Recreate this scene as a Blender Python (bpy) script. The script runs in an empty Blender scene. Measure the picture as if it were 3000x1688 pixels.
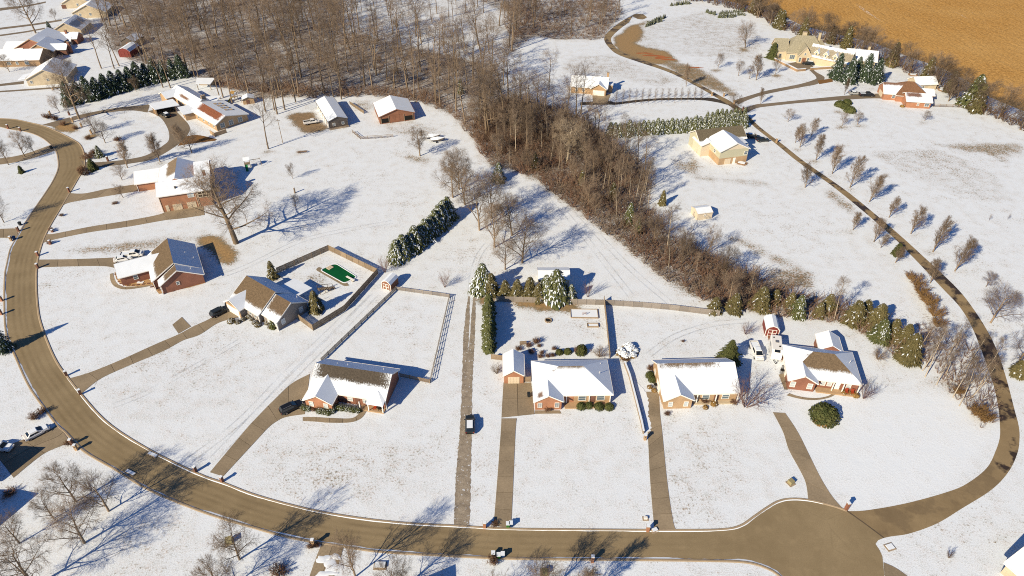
import bpy, math, random
import numpy as np
from mathutils import Vector, Matrix, Quaternion
random.seed(7); R = random.Random(11)
sc = bpy.context.scene
COL = sc.collection

# ------------------------------------------------------------------ camera, sky, sun, exposure
CAM_H, PITCH, FPX = 108.0, math.radians(38.0), 2000.0
cam_d = bpy.data.cameras.new('camera'); cam = bpy.data.objects.new('camera', cam_d); COL.objects.link(cam)
cam.location = (0, 0, CAM_H); cam.rotation_euler = (math.pi/2-PITCH, 0, 0)
cam_d.sensor_width = 36; cam_d.lens = 36*FPX/3000; cam_d.clip_end = 6000; cam_d.clip_start = .5
sc.camera = cam
sc.cycles.use_denoising = False; sc.cycles.filter_width = 1.05
SUN_EL, SUN_AZ = math.radians(31.0), math.radians(45.0)      # shadows run to +x +y
w = bpy.data.worlds.new('World'); sc.world = w; w.use_nodes = True
nt = w.node_tree; bg = nt.nodes['Background']
sky = nt.nodes.new('ShaderNodeTexSky'); sky.sky_type = 'NISHITA'; sky.sun_disc = False
sky.sun_elevation = SUN_EL; sky.sun_rotation = math.radians(225); sky.altitude = 300; sky.ozone_density = 10.0; sky.dust_density = 0.0; sky.air_density = 1.0
nt.links.new(sky.outputs[0], bg.inputs[0]); bg.inputs[1].default_value = 0.068
sd = bpy.data.lights.new('sun', 'SUN'); sun = bpy.data.objects.new('sun', sd); COL.objects.link(sun)
sd.energy = 4.6; sd.angle = math.radians(.53); sd.color = (1.0, .845, .60)
sun.rotation_euler = Vector((math.cos(SUN_AZ)*math.cos(SUN_EL), math.sin(SUN_AZ)*math.cos(SUN_EL), -math.sin(SUN_EL))).to_track_quat('-Z', 'Y').to_euler()
sun.location = (-200, -200, 250)
vs = sc.view_settings; vs.view_transform = 'Standard'; vs.look = 'None'; vs.gamma = 1.0; vs.exposure = 0.53; vs.use_curve_mapping = False

# ------------------------------------------------------------------ pixels of the photograph -> points on a level plane
def P(u, v, z=0.0):
    x = (u-1500)/FPX; y = (v-844)/FPX
    d = (CAM_H-z)/(math.sin(PITCH)+y*math.cos(PITCH))
    return Vector((x*d, d*(math.cos(PITCH)-y*math.sin(PITCH)), z))
def T(r, c, x, y):                       # a point of an enlarged tile -> photo pixel
    return (c*750+x/3.4333, r*422+y/3.4333)
def TP(r, c, x, y, z=0.0): return P(*T(r, c, x, y), z)
def ordn(i):
    return {1: 'first', 2: 'second', 3: 'third', 4: 'fourth', 5: 'fifth', 6: 'sixth', 7: 'seventh', 8: 'eighth', 9: 'ninth', 10: 'tenth', 11: 'eleventh', 12: 'twelfth'}.get(i, f'{i}th' if i % 10 not in (1, 2, 3) or i in (11, 12, 13) else f'{i}'+{1: 'st', 2: 'nd', 3: 'rd'}[i % 10])

# ------------------------------------------------------------------ objects
def tag(o, label=None, cat=None, group=None, kind=None):
    if label: o['label'] = label
    if cat: o['category'] = cat
    if group: o['group'] = group
    if kind: o['kind'] = kind
    return o
def empty(name, loc, rz=0.0):
    o = bpy.data.objects.new(name, None); COL.objects.link(o); o.location = loc; o.rotation_euler = (0, 0, rz)
    o.empty_display_size = .5
    return o
def link(name, me, parent=None, mats=()):
    for m in mats: me.materials.append(m)
    o = bpy.data.objects.new(name, me); COL.objects.link(o)
    if parent is not None: o.parent = parent
    return o
def mesh(name, V, F, mats=(), mi=None, smooth=False):
    me = bpy.data.meshes.new(name); me.from_pydata([tuple(v) for v in V], [], F)
    for m in mats: me.materials.append(m)
    if mi is not None: me.polygons.foreach_set('material_index', mi)
    if smooth: me.polygons.foreach_set('use_smooth', [True]*len(me.polygons))
    me.update(); return me
def mesh_np(name, V, F, mats=(), mi=None, smooth=False):
    """V (n,3), F (m,k) arrays of equal sided faces"""
    me = bpy.data.meshes.new(name); V = np.asarray(V, np.float32); F = np.asarray(F, np.int32)
    n, (m, k) = len(V), F.shape
    me.vertices.add(n); me.vertices.foreach_set('co', V.ravel())
    me.loops.add(m*k); me.loops.foreach_set('vertex_index', F.ravel())
    me.polygons.add(m); me.polygons.foreach_set('loop_start', np.arange(0, m*k, k, dtype=np.int32)); me.polygons.foreach_set('loop_total', np.full(m, k, np.int32))
    for x in mats: me.materials.append(x)
    if mi is not None: me.polygons.foreach_set('material_index', np.asarray(mi, np.int32))
    if smooth: me.polygons.foreach_set('use_smooth', np.ones(m, bool))
    me.update(calc_edges=True); return me
BOXF = [(0, 3, 2, 1), (4, 5, 6, 7), (0, 1, 5, 4), (1, 2, 6, 5), (2, 3, 7, 6), (3, 0, 4, 7)]
class MB:
    """collects simple solids for ONE mesh"""
    def __init__(s): s.V = []; s.F = []; s.M = []
    def add(s, V, F, m=0):
        b = len(s.V); s.V += [tuple(v) for v in V]; s.F += [tuple(i+b for i in f) for f in F]; s.M += [m]*len(F); return s
    def box(s, cx, cy, cz, sx, sy, sz, m=0, rz=0.0):
        c, n = math.cos(rz), math.sin(rz); V = []
        for z in (-sz/2, sz/2):
            for x, y in ((-sx/2, -sy/2), (sx/2, -sy/2), (sx/2, sy/2), (-sx/2, sy/2)):
                V.append((cx+x*c-y*n, cy+x*n+y*c, cz+z))
        return s.add(V, BOXF, m)
    def span(s, x0, x1, y0, y1, z0, z1, m=0): return s.box((x0+x1)/2, (y0+y1)/2, (z0+z1)/2, x1-x0, y1-y0, z1-z0, m)
    def beam(s, p, q, w, h, m=0, off=0.0):
        """box along p-q, width w sideways, height h hanging below p-q (off raises it)"""
        p = Vector(p); q = Vector(q); d = (q-p).normalized(); side = d.cross(Vector((0, 0, 1)))
        if side.length < 1e-4: side = Vector((1, 0, 0))
        side.normalize(); up = side.cross(d); V = []
        for k in (-h+off, off):
            for a, sg in ((p, -1), (q, -1), (q, 1), (p, 1)): V.append(a+side*(sg*w/2)+up*k)
        return s.add(V, BOXF, m)
    def cyl(s, cx, cy, z0, z1, r0, r1=None, n=10, m=0):
        r1 = r0 if r1 is None else r1; V = []
        for z, r in ((z0, r0), (z1, r1)):
            V += [(cx+r*math.cos(2*math.pi*i/n), cy+r*math.sin(2*math.pi*i/n), z) for i in range(n)]
        F = [(i, (i+1) % n, n+(i+1) % n, n+i) for i in range(n)]+[tuple(range(n-1, -1, -1)), tuple(range(n, 2*n))]
        return s.add(V, F, m)
    def prism(s, poly, z0, z1, m=0):
        n = len(poly); V = [(x, y, z0) for x, y in poly]+[(x, y, z1) for x, y in poly]
        return s.add(V, [(i, (i+1) % n, n+(i+1) % n, n+i) for i in range(n)]+[tuple(range(n-1, -1, -1)), tuple(range(n, 2*n))], m)
    def build(s, name, mats, parent=None, smooth=False):
        if not isinstance(mats, (list, tuple)): mats = [mats]
        return link(name, mesh(name, s.V, s.F, mats, s.M, smooth), parent)

# ------------------------------------------------------------------ materials
def newmat(name, rough=.8, spec=.25, metal=0.0):
    m = bpy.data.materials.new(name); m.use_nodes = True; t = m.node_tree; b = t.nodes['Principled BSDF']
    b.inputs['Roughness'].default_value = rough; b.inputs['Specular IOR Level'].default_value = spec; b.inputs['Metallic'].default_value = metal
    return m, t, b
def N(t, kind, **kw):
    n = t.nodes.new(kind)
    for k, v in kw.items():
        if k.startswith('i_'): n.inputs[k[2:].replace('_', ' ')].default_value = v
        else: setattr(n, k, v)
    return n
def L(t, a, b): t.links.new(a, b)
def math_(t, op, a, b=None, clamp=False):
    n = t.nodes.new('ShaderNodeMath'); n.operation = op; n.use_clamp = clamp
    for i, x in enumerate((a, b)):
        if x is None: continue
        if isinstance(x, (int, float)): n.inputs[i].default_value = x
        else: L(t, x, n.inputs[i])
    return n.outputs[0]
def mixc(t, fac, a, b):
    n = t.nodes.new('ShaderNodeMix'); n.data_type = 'RGBA'
    for s, x in ((n.inputs[0], fac), (n.inputs[6], a), (n.inputs[7], b)):
        if isinstance(x, (int, float)): s.default_value = x
        elif isinstance(x, tuple): s.default_value = (*x, 1) if len(x) == 3 else x
        else: L(t, x, s)
    return n.outputs[2]
def ramp(t, x, a, b):
    n = t.nodes.new('ShaderNodeMapRange'); n.clamp = True
    L(t, x, n.inputs[0]); n.inputs[1].default_value = a; n.inputs[2].default_value = b
    return n.outputs[0]
def noise(t, vec, scale, detail=3.0, rough=.55, sc3=None):
    n = t.nodes.new('ShaderNodeTexNoise'); n.inputs['Scale'].default_value = scale; n.inputs['Detail'].default_value = detail; n.inputs['Roughness'].default_value = rough
    if sc3:
        mp = t.nodes.new('ShaderNodeMapping'); mp.inputs['Scale'].default_value = sc3; L(t, vec, mp.inputs[0]); vec = mp.outputs[0]
    L(t, vec, n.inputs['Vector']); return n.outputs[0]
def coords(t, which='Object'): return t.nodes.new('ShaderNodeTexCoord').outputs[which]
def bump(t, b, h, strength, dist=.05):
    n = t.nodes.new('ShaderNodeBump'); n.inputs['Strength'].default_value = strength; n.inputs['Distance'].default_value = dist
    L(t, h, n.inputs['Height']); L(t, n.outputs[0], b.inputs['Normal'])
MATS = {}
def plain(name, col, rough=.8, var=.18, scale=1.2, spec=.25, metal=0.0, rnd=0.0, big=.25):
    """base colour with two scales of noise; rnd = variation from object to object"""
    if name in MATS: return MATS[name]
    m, t, b = newmat(name, rough, spec, metal); c = coords(t)
    v = math_(t, 'ADD', math_(t, 'MULTIPLY', noise(t, c, scale*4, 3), .5), math_(t, 'MULTIPLY', noise(t, c, scale*big, 2), .5))
    k = ramp(t, v, .3, .7)
    lo = tuple(x*(1-var) for x in col); hi = tuple(min(1, x*(1+var)) for x in col)
    out = mixc(t, k, lo, hi)
    if rnd:
        oi = t.nodes.new('ShaderNodeObjectInfo'); hsv = t.nodes.new('ShaderNodeHueSaturation')
        L(t, math_(t, 'ADD', math_(t, 'MULTIPLY', oi.outputs['Random'], 2*rnd), 1-rnd), hsv.inputs['Value']); L(t, out, hsv.inputs['Color']); out = hsv.outputs[0]
    L(t, out, b.inputs['Base Color']); MATS[name] = m; return m
SNOW = (.735, .80, .885)
m_snow = plain('snow', SNOW, .55, .03, 1.0, .3)
m_brick = {k: plain('brick_'+k, v, .85, .22, 2.0) for k, v in dict(red=(.25, .112, .074), orange=(.37, .18, .105), tan=(.41, .28, .165), brown=(.33, .22, .13), grey=(.26, .23, .205), cream=(.50, .42, .30), dark=(.17, .085, .06)).items()}
m_white = plain('white_trim', (.78, .76, .72), .5, .05)
m_glass = plain('window_glass', (.10, .14, .17), .08, .2, .5, .6)
m_blind = plain('window_blind', (.45, .50, .52), .15, .12, .5, .6)
m_wood = plain('weathered_fence_wood', (.26, .20, .14), .9, .3, 2.5, .1, rnd=.18)
m_woodg = plain('grey_fence_wood', (.27, .24, .21), .9, .3, 2.5, .1, rnd=.15)
m_barn = plain('barn_board', (.25, .12, .075), .9, .25, 2.0, .1)
m_redp = plain('red_shed_paint', (.19, .042, .034), .7, .15)
m_metalbrown = plain('brown_metal_siding', (.115, .095, .08), .5, .1)
m_siding = plain('sage_siding', (.46, .44, .32), .7, .06)
m_sidingc = plain('cream_siding', (.62, .53, .40), .7, .06)
m_dark = plain('black_parts_and_shade', (.012, .011, .010), .9, .1)  # black parts, and painted shade of the bays, porch and drain inlets
m_conc = plain('concrete', (.255, .205, .142), .9, .26, .8, .2, rnd=.12)
m_joint = plain('concrete_joint', (.10, .078, .055), .95, .2)
m_kerb = plain('kerb_concrete', (.33, .26, .18), .9, .2, 1.0)
m_gutter = plain('dark_metal_gutter', (.10, .085, .07), .5, .1)
m_bark = plain('bark', (.235, .178, .124), .95, .3, 2.0, .1, rnd=.28)
m_twig = plain('bare_twigs', (.205, .155, .114), .95, .25, .8, .1, rnd=.32)
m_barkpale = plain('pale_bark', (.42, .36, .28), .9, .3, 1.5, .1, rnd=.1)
m_brush = plain('brush_stems', (.20, .132, .092), .95, .3, .8, .1, rnd=.25)
m_mulch = plain('pine_straw', (.19, .105, .045), .95, .3, 1.0, .05)
m_stone = plain('edging_stone', (.30, .24, .18), .9, .3, 1.5)

# ------------------------------------------------------------------ ground with thin snow cover
def catmull(pts, n=6, closed=False):
    pts = [Vector(p) for p in pts]; out = []; m = len(pts)
    for i in range(m if closed else m-1):
        if closed: a, b, c, d = (pts[(i+k) % m] for k in (-1, 0, 1, 2))
        else: a, b, c, d = pts[max(i-1, 0)], pts[i], pts[i+1], pts[min(i+2, m-1)]
        for k in range(n):
            t = k/n; out.append(.5*((2*b)+(c-a)*t+(2*a-5*b+4*c-d)*t*t+(3*b-a-3*c+d)*t**3))
    if not closed: out.append(pts[-1])
    return out
def inpoly(X, Y, poly):
    ins = np.zeros(X.shape, bool); j = len(poly)-1
    for i in range(len(poly)):
        xi, yi = poly[i]; xj, yj = poly[j]
        c = ((yi > Y) != (yj > Y)) & (X < (xj-xi)*(Y-yi)/((yj-yi) or 1e-9)+xi); ins ^= c; j = i
    return ins
def W2(pts): return [tuple(P(*p)[:2]) for p in pts]
def TT(r, c, *xy): return [T(r, c, xy[i], xy[i+1]) for i in range(0, len(xy), 2)]

# areas where the grass or leaf litter shows through: (polygon in photo pixels, bareness, litter)
WOODS = [(262, -30), (1530, -30), (1600, 20), (1560, 110), (1450, 190), (1500, 300), (1560, 380), (1480, 440), (1400, 425), (1330, 340), (1240, 300), (1080, 280), (900, 285), (760, 290), (640, 255), (540, 215), (420, 195), (330, 150), (300, 60)]
THICKET = [(1390, 420), (1470, 440), (1560, 395), (1700, 400), (1800, 420), (1860, 450), (1900, 520), (1905, 600), (1960, 690), (2080, 740), (2130, 780), (2200, 800), (2290, 850), (2250, 900), (2140, 905), (2080, 890), (1960, 830), (1800, 700), (1660, 600), (1570, 530), (1500, 500), (1440, 490)]
OPENW = [(1000, -30), (1330, -30), (1490, 40), (1480, 190), (1400, 185), (1190, 130), (1020, 95)]
SADDLE = [(1400, 330), (1470, 285), (1570, 300), (1650, 320), (1740, 370), (1780, 415), (1700, 430), (1560, 470), (1430, 450), (1385, 400)]
CEDARS = [(2090, 900), (2290, 848), (2420, 885), (2560, 925), (2680, 990), (2705, 1060), (2650, 1062), (2565, 1000), (2480, 950), (2330, 932), (2200, 918)]
UPPER = [(1520, 0), (1800, 0), (1830, 40), (1800, 70), (1760, 118), (1640, 118), (1560, 105), (1500, 110), (1470, 60)]
LINE = TT(0, 3, 100, 285, 330, 360, 500, 410, 850, 500, 1150, 640, 1400, 740, 1700, 850, 1950, 1075, 2250, 1180, 2600, 1320)
BARE = [
 (WOODS, .26, 1.0), (THICKET, .28, 1.0), (UPPER, .24, .8), (SADDLE, .28, 1.0), (CEDARS, .2, .7),
 (TT(1, 1, 540, 1320, 640, 1310, 720, 1380, 690, 1440, 600, 1420), .22, .3),
 (TT(1, 0, 2000, 930, 2130, 915, 2250, 980, 2360, 1090, 2375, 1190, 2300, 1225, 2230, 1190, 2120, 1080, 1995, 985), .60, 0),
 (TT(1, 0, 600, 1075, 900, 1035, 1300, 990, 1700, 945, 2000, 920, 2010, 950, 1640, 1000, 1500, 1060, 1200, 1085, 900, 1090, 640, 1090), .23, 0),
 (TT(0, 2, 1390, 205, 1160, 275, 1110, 340, 1020, 380, 1040, 460, 1090, 520, 1200, 570, 1400, 640, 1500, 650, 1570, 600, 1700, 640, 1560, 520, 1330, 475, 1225, 440, 1290, 400, 1310, 330, 1275, 265), .5, 0),
 (TT(0, 2, 1330, 520, 1500, 560, 1600, 600, 1900, 700, 2000, 760, 2250, 930, 2240, 985, 1900, 860, 1700, 760, 1480, 640), .30, 0),
 (TT(0, 2, 600, 560, 960, 550, 1300, 660, 1700, 820, 1500, 860, 1100, 800, 700, 760, 500, 700), .10, 0),
 (TT(0, 2, 1300, 250, 2000, 100, 2500, 350, 2500, 600, 1700, 560, 1300, 460), .09, 0),
 (TT(1, 3, 1650, 0, 2575, 0, 2575, 90, 2300, 120, 2480, 190, 2350, 180, 2200, 90, 1900, 60), .20, 0),
 (TT(1, 3, 560, 420, 700, 500, 860, 650, 900, 720, 760, 640, 620, 540), .26, 0),
 (TT(1, 3, 1000, 80, 1700, 60, 2300, 300, 2500, 600, 1900, 500, 1300, 260), .08, 0),
 (TT(1, 2, 1790, 150, 1830, 160, 1870, 330, 1830, 330), .34, 0), (TT(1, 2, 1600, 130, 1900, 220, 1860, 300, 1640, 240), .17, 0),
 (TT(1, 2, 1860, 330, 2300, 355, 2575, 390, 2575, 440, 2200, 380, 1860, 360), .2, 0),
 (TT(1, 2, 2100, 880, 2300, 960, 2575, 1080, 2575, 1150, 2300, 1020, 2130, 920), .24, 0),
 (TT(1, 3, 0, 1110, 120, 1140, 320, 1240, 300, 1275, 60, 1180), .34, 0), (TT(1, 3, 0, 1250, 300, 1280, 500, 1270, 420, 1449, 0, 1449), .26, .4),
 (TT(2, 2, 0, 140, 160, 130, 560, 150, 690, 160, 650, 215, 460, 205, 340, 225, 200, 200, 60, 190), .6, 0),
 (TT(2, 1, 2190, 110, 2380, 110, 2370, 190, 2290, 180), .6, 0),
 (TT(1, 1, 1340, 1130, 1500, 1170, 1420, 1240, 1350, 1210), .6, 0),
 (TT(0, 0, 540, 1250, 700, 1220, 790, 1290, 720, 1340, 560, 1300), .6, 0), (TT(0, 0, 850, 1350, 960, 1350, 960, 1410, 870, 1400), .6, 0),
 (TT(0, 1, 310, 1160, 420, 1140, 560, 1130, 640, 1240, 760, 1290, 640, 1320, 500, 1345, 430, 1290), .5, .5),
 (TT(0, 1, 950, 1030, 1150, 1010, 1150, 1110, 1060, 1130), .14, 0), (TT(0, 1, 1200, 1230, 1600, 1200, 1900, 1350, 1500, 1380, 1350, 1330), .12, 0),
 (TT(2, 2, 1500, 560, 1900, 570, 2000, 620, 1500, 600), .1, 0),
 (TT(1, 1, 1500, 120, 1760, 130, 1720, 200, 1560, 180), .24, 0),
 (TT(2, 3, 1700, 850, 1850, 900, 2300, 1150, 2300, 1350, 2100, 1400, 1950, 1150, 1600, 950), .16, .5), (TT(2, 3, 700, 330, 950, 380, 1300, 560, 1500, 760, 1400, 760, 1100, 540, 750, 360), .15, .3),
 (TT(3, 1, 0, 100, 1800, 100, 1800, 600, 900, 700, 0, 450), .045, 0), (TT(2, 0, 900, 900, 2500, 350, 2500, 1100, 1300, 1440), .04, 0),
 (TT(3, 2, 1500, 0, 2300, 0, 2300, 800, 1600, 800), .03, 0), (TT(3, 0, 1000, 900, 2000, 900, 2000, 1449, 900, 1449), .045, 0),
 (TT(2, 2, 2450, 1000, 2575, 1000, 2575, 1449, 2400, 1449), -.1, 0), (TT(2, 3, 150, 1050, 2200, 1050, 2300, 1449, 300, 1449), -.09, 0), (TT(3, 3, 300, 0, 2300, 0, 1800, 600, 800, 780), -.09, 0),
]
for px, py in [(TT(1, 3, 320, 460)[0]), *TT(1, 3, 850, 885, 1030, 1000, 1160, 1130, 1270, 1220, 480, 180, 650, 315, 830, 450, 1030, 600, 1440, 915, 1650, 1100, 1890, 1300, 310, 55), *TT(0, 3, 740, 1275, 900, 1265, 1570, 1230, 90, 765, 700, 1130), *TT(0, 2, 2340, 505, 2060, 710), *TT(1, 0, 1600, 195, 1210, 560), *TT(1, 1, 110, 80, 450, 85)]:
    k = 4.5; BARE.append(([(px-k*3.0, py), (px-k, py-k), (px+k*2, py-k*.6), (px+k*3, py+k*.5), (px, py+k), (px-k*2, py+k*.8)], .38, 0))

xs = np.concatenate([np.linspace(-2200, -320, 14), np.arange(-300, 300.1, 1.25), np.linspace(320, 2200, 14)])
ys = np.concatenate([np.linspace(-600, 20, 8), np.arange(35, 420.1, 1.25), np.linspace(440, 4500, 16)])
GX, GY = np.meshgrid(xs, ys)
bare = np.zeros(GX.shape); lit = np.zeros(GX.shape)
BARE_CUT = inpoly(GX, GY, W2(OPENW))
for poly, bv, lv in BARE:
    q = inpoly(GX, GY, W2(poly)); bare[q] = np.maximum(bare[q], bv) if bv > 0 else bare[q]+bv; lit[q] = np.maximum(lit[q], lv)
bare[BARE_CUT] *= .35; lit[BARE_CUT] *= .5
def blur(a):
    b = a.copy(); b[1:-1, 1:-1] = (a[1:-1, 1:-1]*2+a[:-2, 1:-1]+a[2:, 1:-1]+a[1:-1, :-2]+a[1:-1, 2:])/6; return b
for _ in range(2): bare = blur(bare); lit = blur(lit)
ny, nx = GX.shape; idx = np.arange(nx*ny).reshape(ny, nx)
FQ = np.stack([idx[:-1, :-1], idx[:-1, 1:], idx[1:, 1:], idx[1:, :-1]], -1).reshape(-1, 4)
m_ground, t, b = newmat('thin_snow_over_grass', .7, .2)
c = coords(t); at = N(t, 'ShaderNodeAttribute', attribute_name='bare').outputs['Fac']; al = N(t, 'ShaderNodeAttribute', attribute_name='litter').outputs['Fac']
n1 = noise(t, c, 2.1, 4, .62); n2 = noise(t, c, .045, 3); n3 = noise(t, c, .32, 3); n4 = noise(t, c, .9, 2)
n5 = noise(t, c, .5, 3, .6, (.25, 1.6, 1))
val = math_(t, 'ADD', math_(t, 'ADD', n1, math_(t, 'MULTIPLY', math_(t, 'SUBTRACT', n2, .5), .36)), math_(t, 'MULTIPLY', math_(t, 'SUBTRACT', n3, .5), .30))
val = math_(t, 'ADD', math_(t, 'ADD', val, math_(t, 'MULTIPLY', math_(t, 'SUBTRACT', n5, .5), .12)), at)
mask = math_(t, 'MULTIPLY', ramp(t, val, .60, .80), .92)
nf = noise(t, c, 5.5, 4, .7); fine = math_(t, 'MULTIPLY', ramp(t, math_(t, 'ADD', nf, math_(t, 'ADD', math_(t, 'MULTIPLY', math_(t, 'SUBTRACT', n3, .5), .35), math_(t, 'MULTIPLY', at, .6))), .46, .72), .56)
grass = mixc(t, ramp(t, n4, .38, .62), (.150, .118, .058), (.27, .178, .085))
grass = mixc(t, ramp(t, at, .3, .55), grass, mixc(t, ramp(t, n1, .35, .65), (.20, .118, .04), (.40, .245, .09)))
grass = mixc(t, al, grass, mixc(t, ramp(t, n4, .4, .6), (.085, .060, .042), (.17, .115, .075)))
snowc = mixc(t, ramp(t, n3, .3, .7), (.70, .765, .845), (.76, .825, .905))
snowc = mixc(t, fine, snowc, mixc(t, ramp(t, n4, .4, .6), (.20, .19, .12), (.34, .25, .17)))
L(t, mixc(t, mask, snowc, grass), b.inputs['Base Color']); L(t, math_(t, 'ADD', math_(t, 'MULTIPLY', mask, .3), .6), b.inputs['Roughness'])
bump(t, b, math_(t, 'ADD', n1, math_(t, 'MULTIPLY', n3, 1.2)), .35, .10)
me = mesh_np('ground', np.stack([GX.ravel(), GY.ravel(), np.zeros(GX.size)], -1), FQ, [m_ground])
for nm_, arr in (('bare', bare), ('litter', lit)):
    a = me.attributes.new(nm_, 'FLOAT', 'POINT'); a.data.foreach_set('value', arr.ravel().astype(np.float32))
tag(link('ground', me), kind='structure', label='thin snow cover over mown grass lots')

# ------------------------------------------------------------------ field of dry grass beyond the tree line
m_field, t, b = newmat('dry_field_grass', .95, .05); c = coords(t)
q1 = noise(t, c, .9, 5, .65); q2 = noise(t, c, .03, 3); q3 = noise(t, c, .35, 4, .6, (1, .35, 1)); q4 = noise(t, c, .16, 2, .5, (1, .06, 1))
fc = mixc(t, ramp(t, q1, .36, .64), (.31, .165, .045), (.58, .34, .115)); fc = mixc(t, math_(t, 'MULTIPLY', ramp(t, q3, .45, .65), .5), fc, (.45, .245, .07))
fc = mixc(t, math_(t, 'MULTIPLY', ramp(t, q2, .4, .7), .35), fc, (.58, .38, .15))
fc = mixc(t, math_(t, 'MULTIPLY', math_(t, 'MULTIPLY', ramp(t, q4, .70, .74), ramp(t, q1, .48, .6)), .7), fc, (.74, .74, .75))
L(t, fc, b.inputs['Base Color']); bump(t, b, math_(t, 'ADD', q1, q3), .9, .5)
FIELD = [(1985, -60), (2120, 0), (2270, 35), (2350, 75), (2450, 100), (2560, 125), (2660, 165), (2760, 200), (2830, 235), (2900, 285), (3010, 330), (3200, 420), (4600, 420), (4600, -340), (1985, -340)]
tag(link('field', mesh('field', [P(*p, .03) for p in FIELD], [tuple(range(len(FIELD)))], [m_field])), kind='structure', label='golden dry grass field beyond the tree line')

# ------------------------------------------------------------------ roads
def asphalt(name, a, bcol, wet=0.0):
    m, t, b = newmat(name, .88, .25); c = coords(t)
    n1 = noise(t, c, .10, 4, .6); n2 = noise(t, c, 5.0, 3, .7); n3 = noise(t, c, .5, 3)
    col = mixc(t, ramp(t, n1, .36, .66), a, bcol); col = mixc(t, math_(t, 'MULTIPLY', ramp(t, n2, .35, .7), .4), col, tuple(x*.68 for x in a))
    col = mixc(t, math_(t, 'MULTIPLY', ramp(t, n3, .52, .72), .22), col, tuple(x*1.25 for x in bcol))
    vo = t.nodes.new('ShaderNodeTexVoronoi'); vo.feature = 'DISTANCE_TO_EDGE'; vo.inputs['Scale'].default_value = .11; L(t, c, vo.inputs['Vector'])
    crack = math_(t, 'MULTIPLY', math_(t, 'SUBTRACT', 1.0, ramp(t, vo.outputs['Distance'], .0, .012)), ramp(t, n1, .5, .6))
    col = mixc(t, math_(t, 'MULTIPLY', crack, .16), col, tuple(x*.4 for x in a))
    if wet:
        w1 = noise(t, c, .16, 4, .6); k = ramp(t, w1, .52-wet, .60-wet)
        at = N(t, 'ShaderNodeAttribute', attribute_name='wet').outputs['Fac']; k = math_(t, 'MULTIPLY', k, at)
        col = mixc(t, k, col, (.045, .032, .024)); L(t, math_(t, 'SUBTRACT', .88, math_(t, 'MULTIPLY', k, .45)), b.inputs['Roughness'])
    L(t, col, b.inputs['Base Color']); bump(t, b, n2, .25, .02); return m
m_road = asphalt('worn_brown_asphalt', (.235, .180, .104), (.30, .234, .140))
m_lane = asphalt('damp_lane_asphalt', (.225, .165, .092), (.30, .225, .128), .03)
m_drk = asphalt('dark_driveway_asphalt', (.05, .042, .036), (.075, .06, .048))
m_grey = asphalt('gravelly_drive', (.17, .14, .105), (.225, .18, .13))
m_track, t, b = newmat('muddy_gravel', .95, .15); c = coords(t)
g1 = noise(t, c, 1.6, 5, .7); g2 = noise(t, c, 5, 3); g3 = noise(t, c, .7, 3)
L(t, mixc(t, ramp(t, g1, .60, .66), mixc(t, ramp(t, math_(t, 'ADD', math_(t, 'MULTIPLY', g2, .5), math_(t, 'MULTIPLY', g3, .5)), .38, .62), (.19, .16, .127), (.36, .31, .245)), SNOW), b.inputs['Base Color']); bump(t, b, g1, .6, .1)
INNER = [(-60, 345), (0, 348), (44, 351), (87, 360), (131, 371), (175, 390), (210, 408), (233, 424), (245, 452), (245, 490), (224, 530), (181, 603), (137, 678), (114, 739), (106, 789), (105, 844), (109, 902), (117, 946), (140, 1010), (166, 1065), (198, 1109), (239, 1161), (291, 1220), (347, 1266), (437, 1321), (524, 1365), (597, 1398), (652, 1417), (750, 1454), (896, 1493), (1041, 1519), (1187, 1535), (1333, 1543), (1500, 1552), (1791, 1555), (1981, 1556), (2112, 1554), (2170, 1543), (2214, 1514), (2250, 1489), (2282, 1471), (2317, 1464), (2367, 1467), (2439, 1484), (2480, 1498)]
OUTER = [(-60, 366), (0, 371), (30, 378), (80, 386), (117, 399), (145, 418), (165, 441), (172, 466), (172, 495), (157, 530), (137, 562), (111, 600), (87, 635), (67, 667), (47, 702), (32, 731), (23, 771), (17, 801), (15, 844), (15, 873), (17, 946), (26, 995), (52, 1054), (87, 1129), (131, 1193), (169, 1243), (195, 1266), (250, 1321), (344, 1376), (431, 1429), (524, 1470), (626, 1508), (750, 1545), (837, 1569), (925, 1586), (1041, 1604), (1129, 1615), (1303, 1625), (1500, 1634), (1791, 1637), (2053, 1640), (2184, 1645), (2250, 1664), (2288, 1688), (2330, 1730), (2360, 1790)]
BULB = [(2480, 1498), (2535, 1538), (2588, 1577), (2573, 1583), (2565, 1594), (2577, 1612), (2585, 1630), (2591, 1688), (2596, 1740), (2600, 1800)]
def sheet(name, poly, mat, z, label=None):
    pts = [Vector((p[0], p[1], z)) for p in poly]
    return tag(link(name, mesh(name, pts, [tuple(range(len(pts)))], [mat])), kind='structure', label=label)
inn = catmull([P(*p) for p in INNER], 5); out = catmull([P(*p) for p in OUTER], 5); bul = [P(*p) for p in BULB]
sheet('road', inn+bul[1:]+out[::-1], m_road, .020, 'brown asphalt street curving round the house lots')
def kerb(pts, side, label):
    """rolled concrete kerb along an edge of the road; side = +1 puts it left of the walking direction"""
    V = []; F = []
    for i, p in enumerate(pts):
        d = (pts[min(i+1, len(pts)-1)]-pts[max(i-1, 0)]).normalized(); n = Vector((-d.y, d.x, 0))*side
        for o, z in ((-.12, .022), (.05, .11), (.30, .12), (.42, .0)): V.append(p+n*o+Vector((0, 0, z)))
    for i in range(len(pts)-1):
        for k in range(3):
            a = i*4+k; f = (a, a+1, a+5, a+4); F.append(f if side < 0 else f[::-1])
    return tag(link('kerb', mesh('kerb', V, F, [m_kerb])), kind='structure', label=label)
kerb(inn, 1, 'concrete kerb along the inner side of the street'); kerb(out, -1, 'concrete kerb along the outer side of the street')

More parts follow.
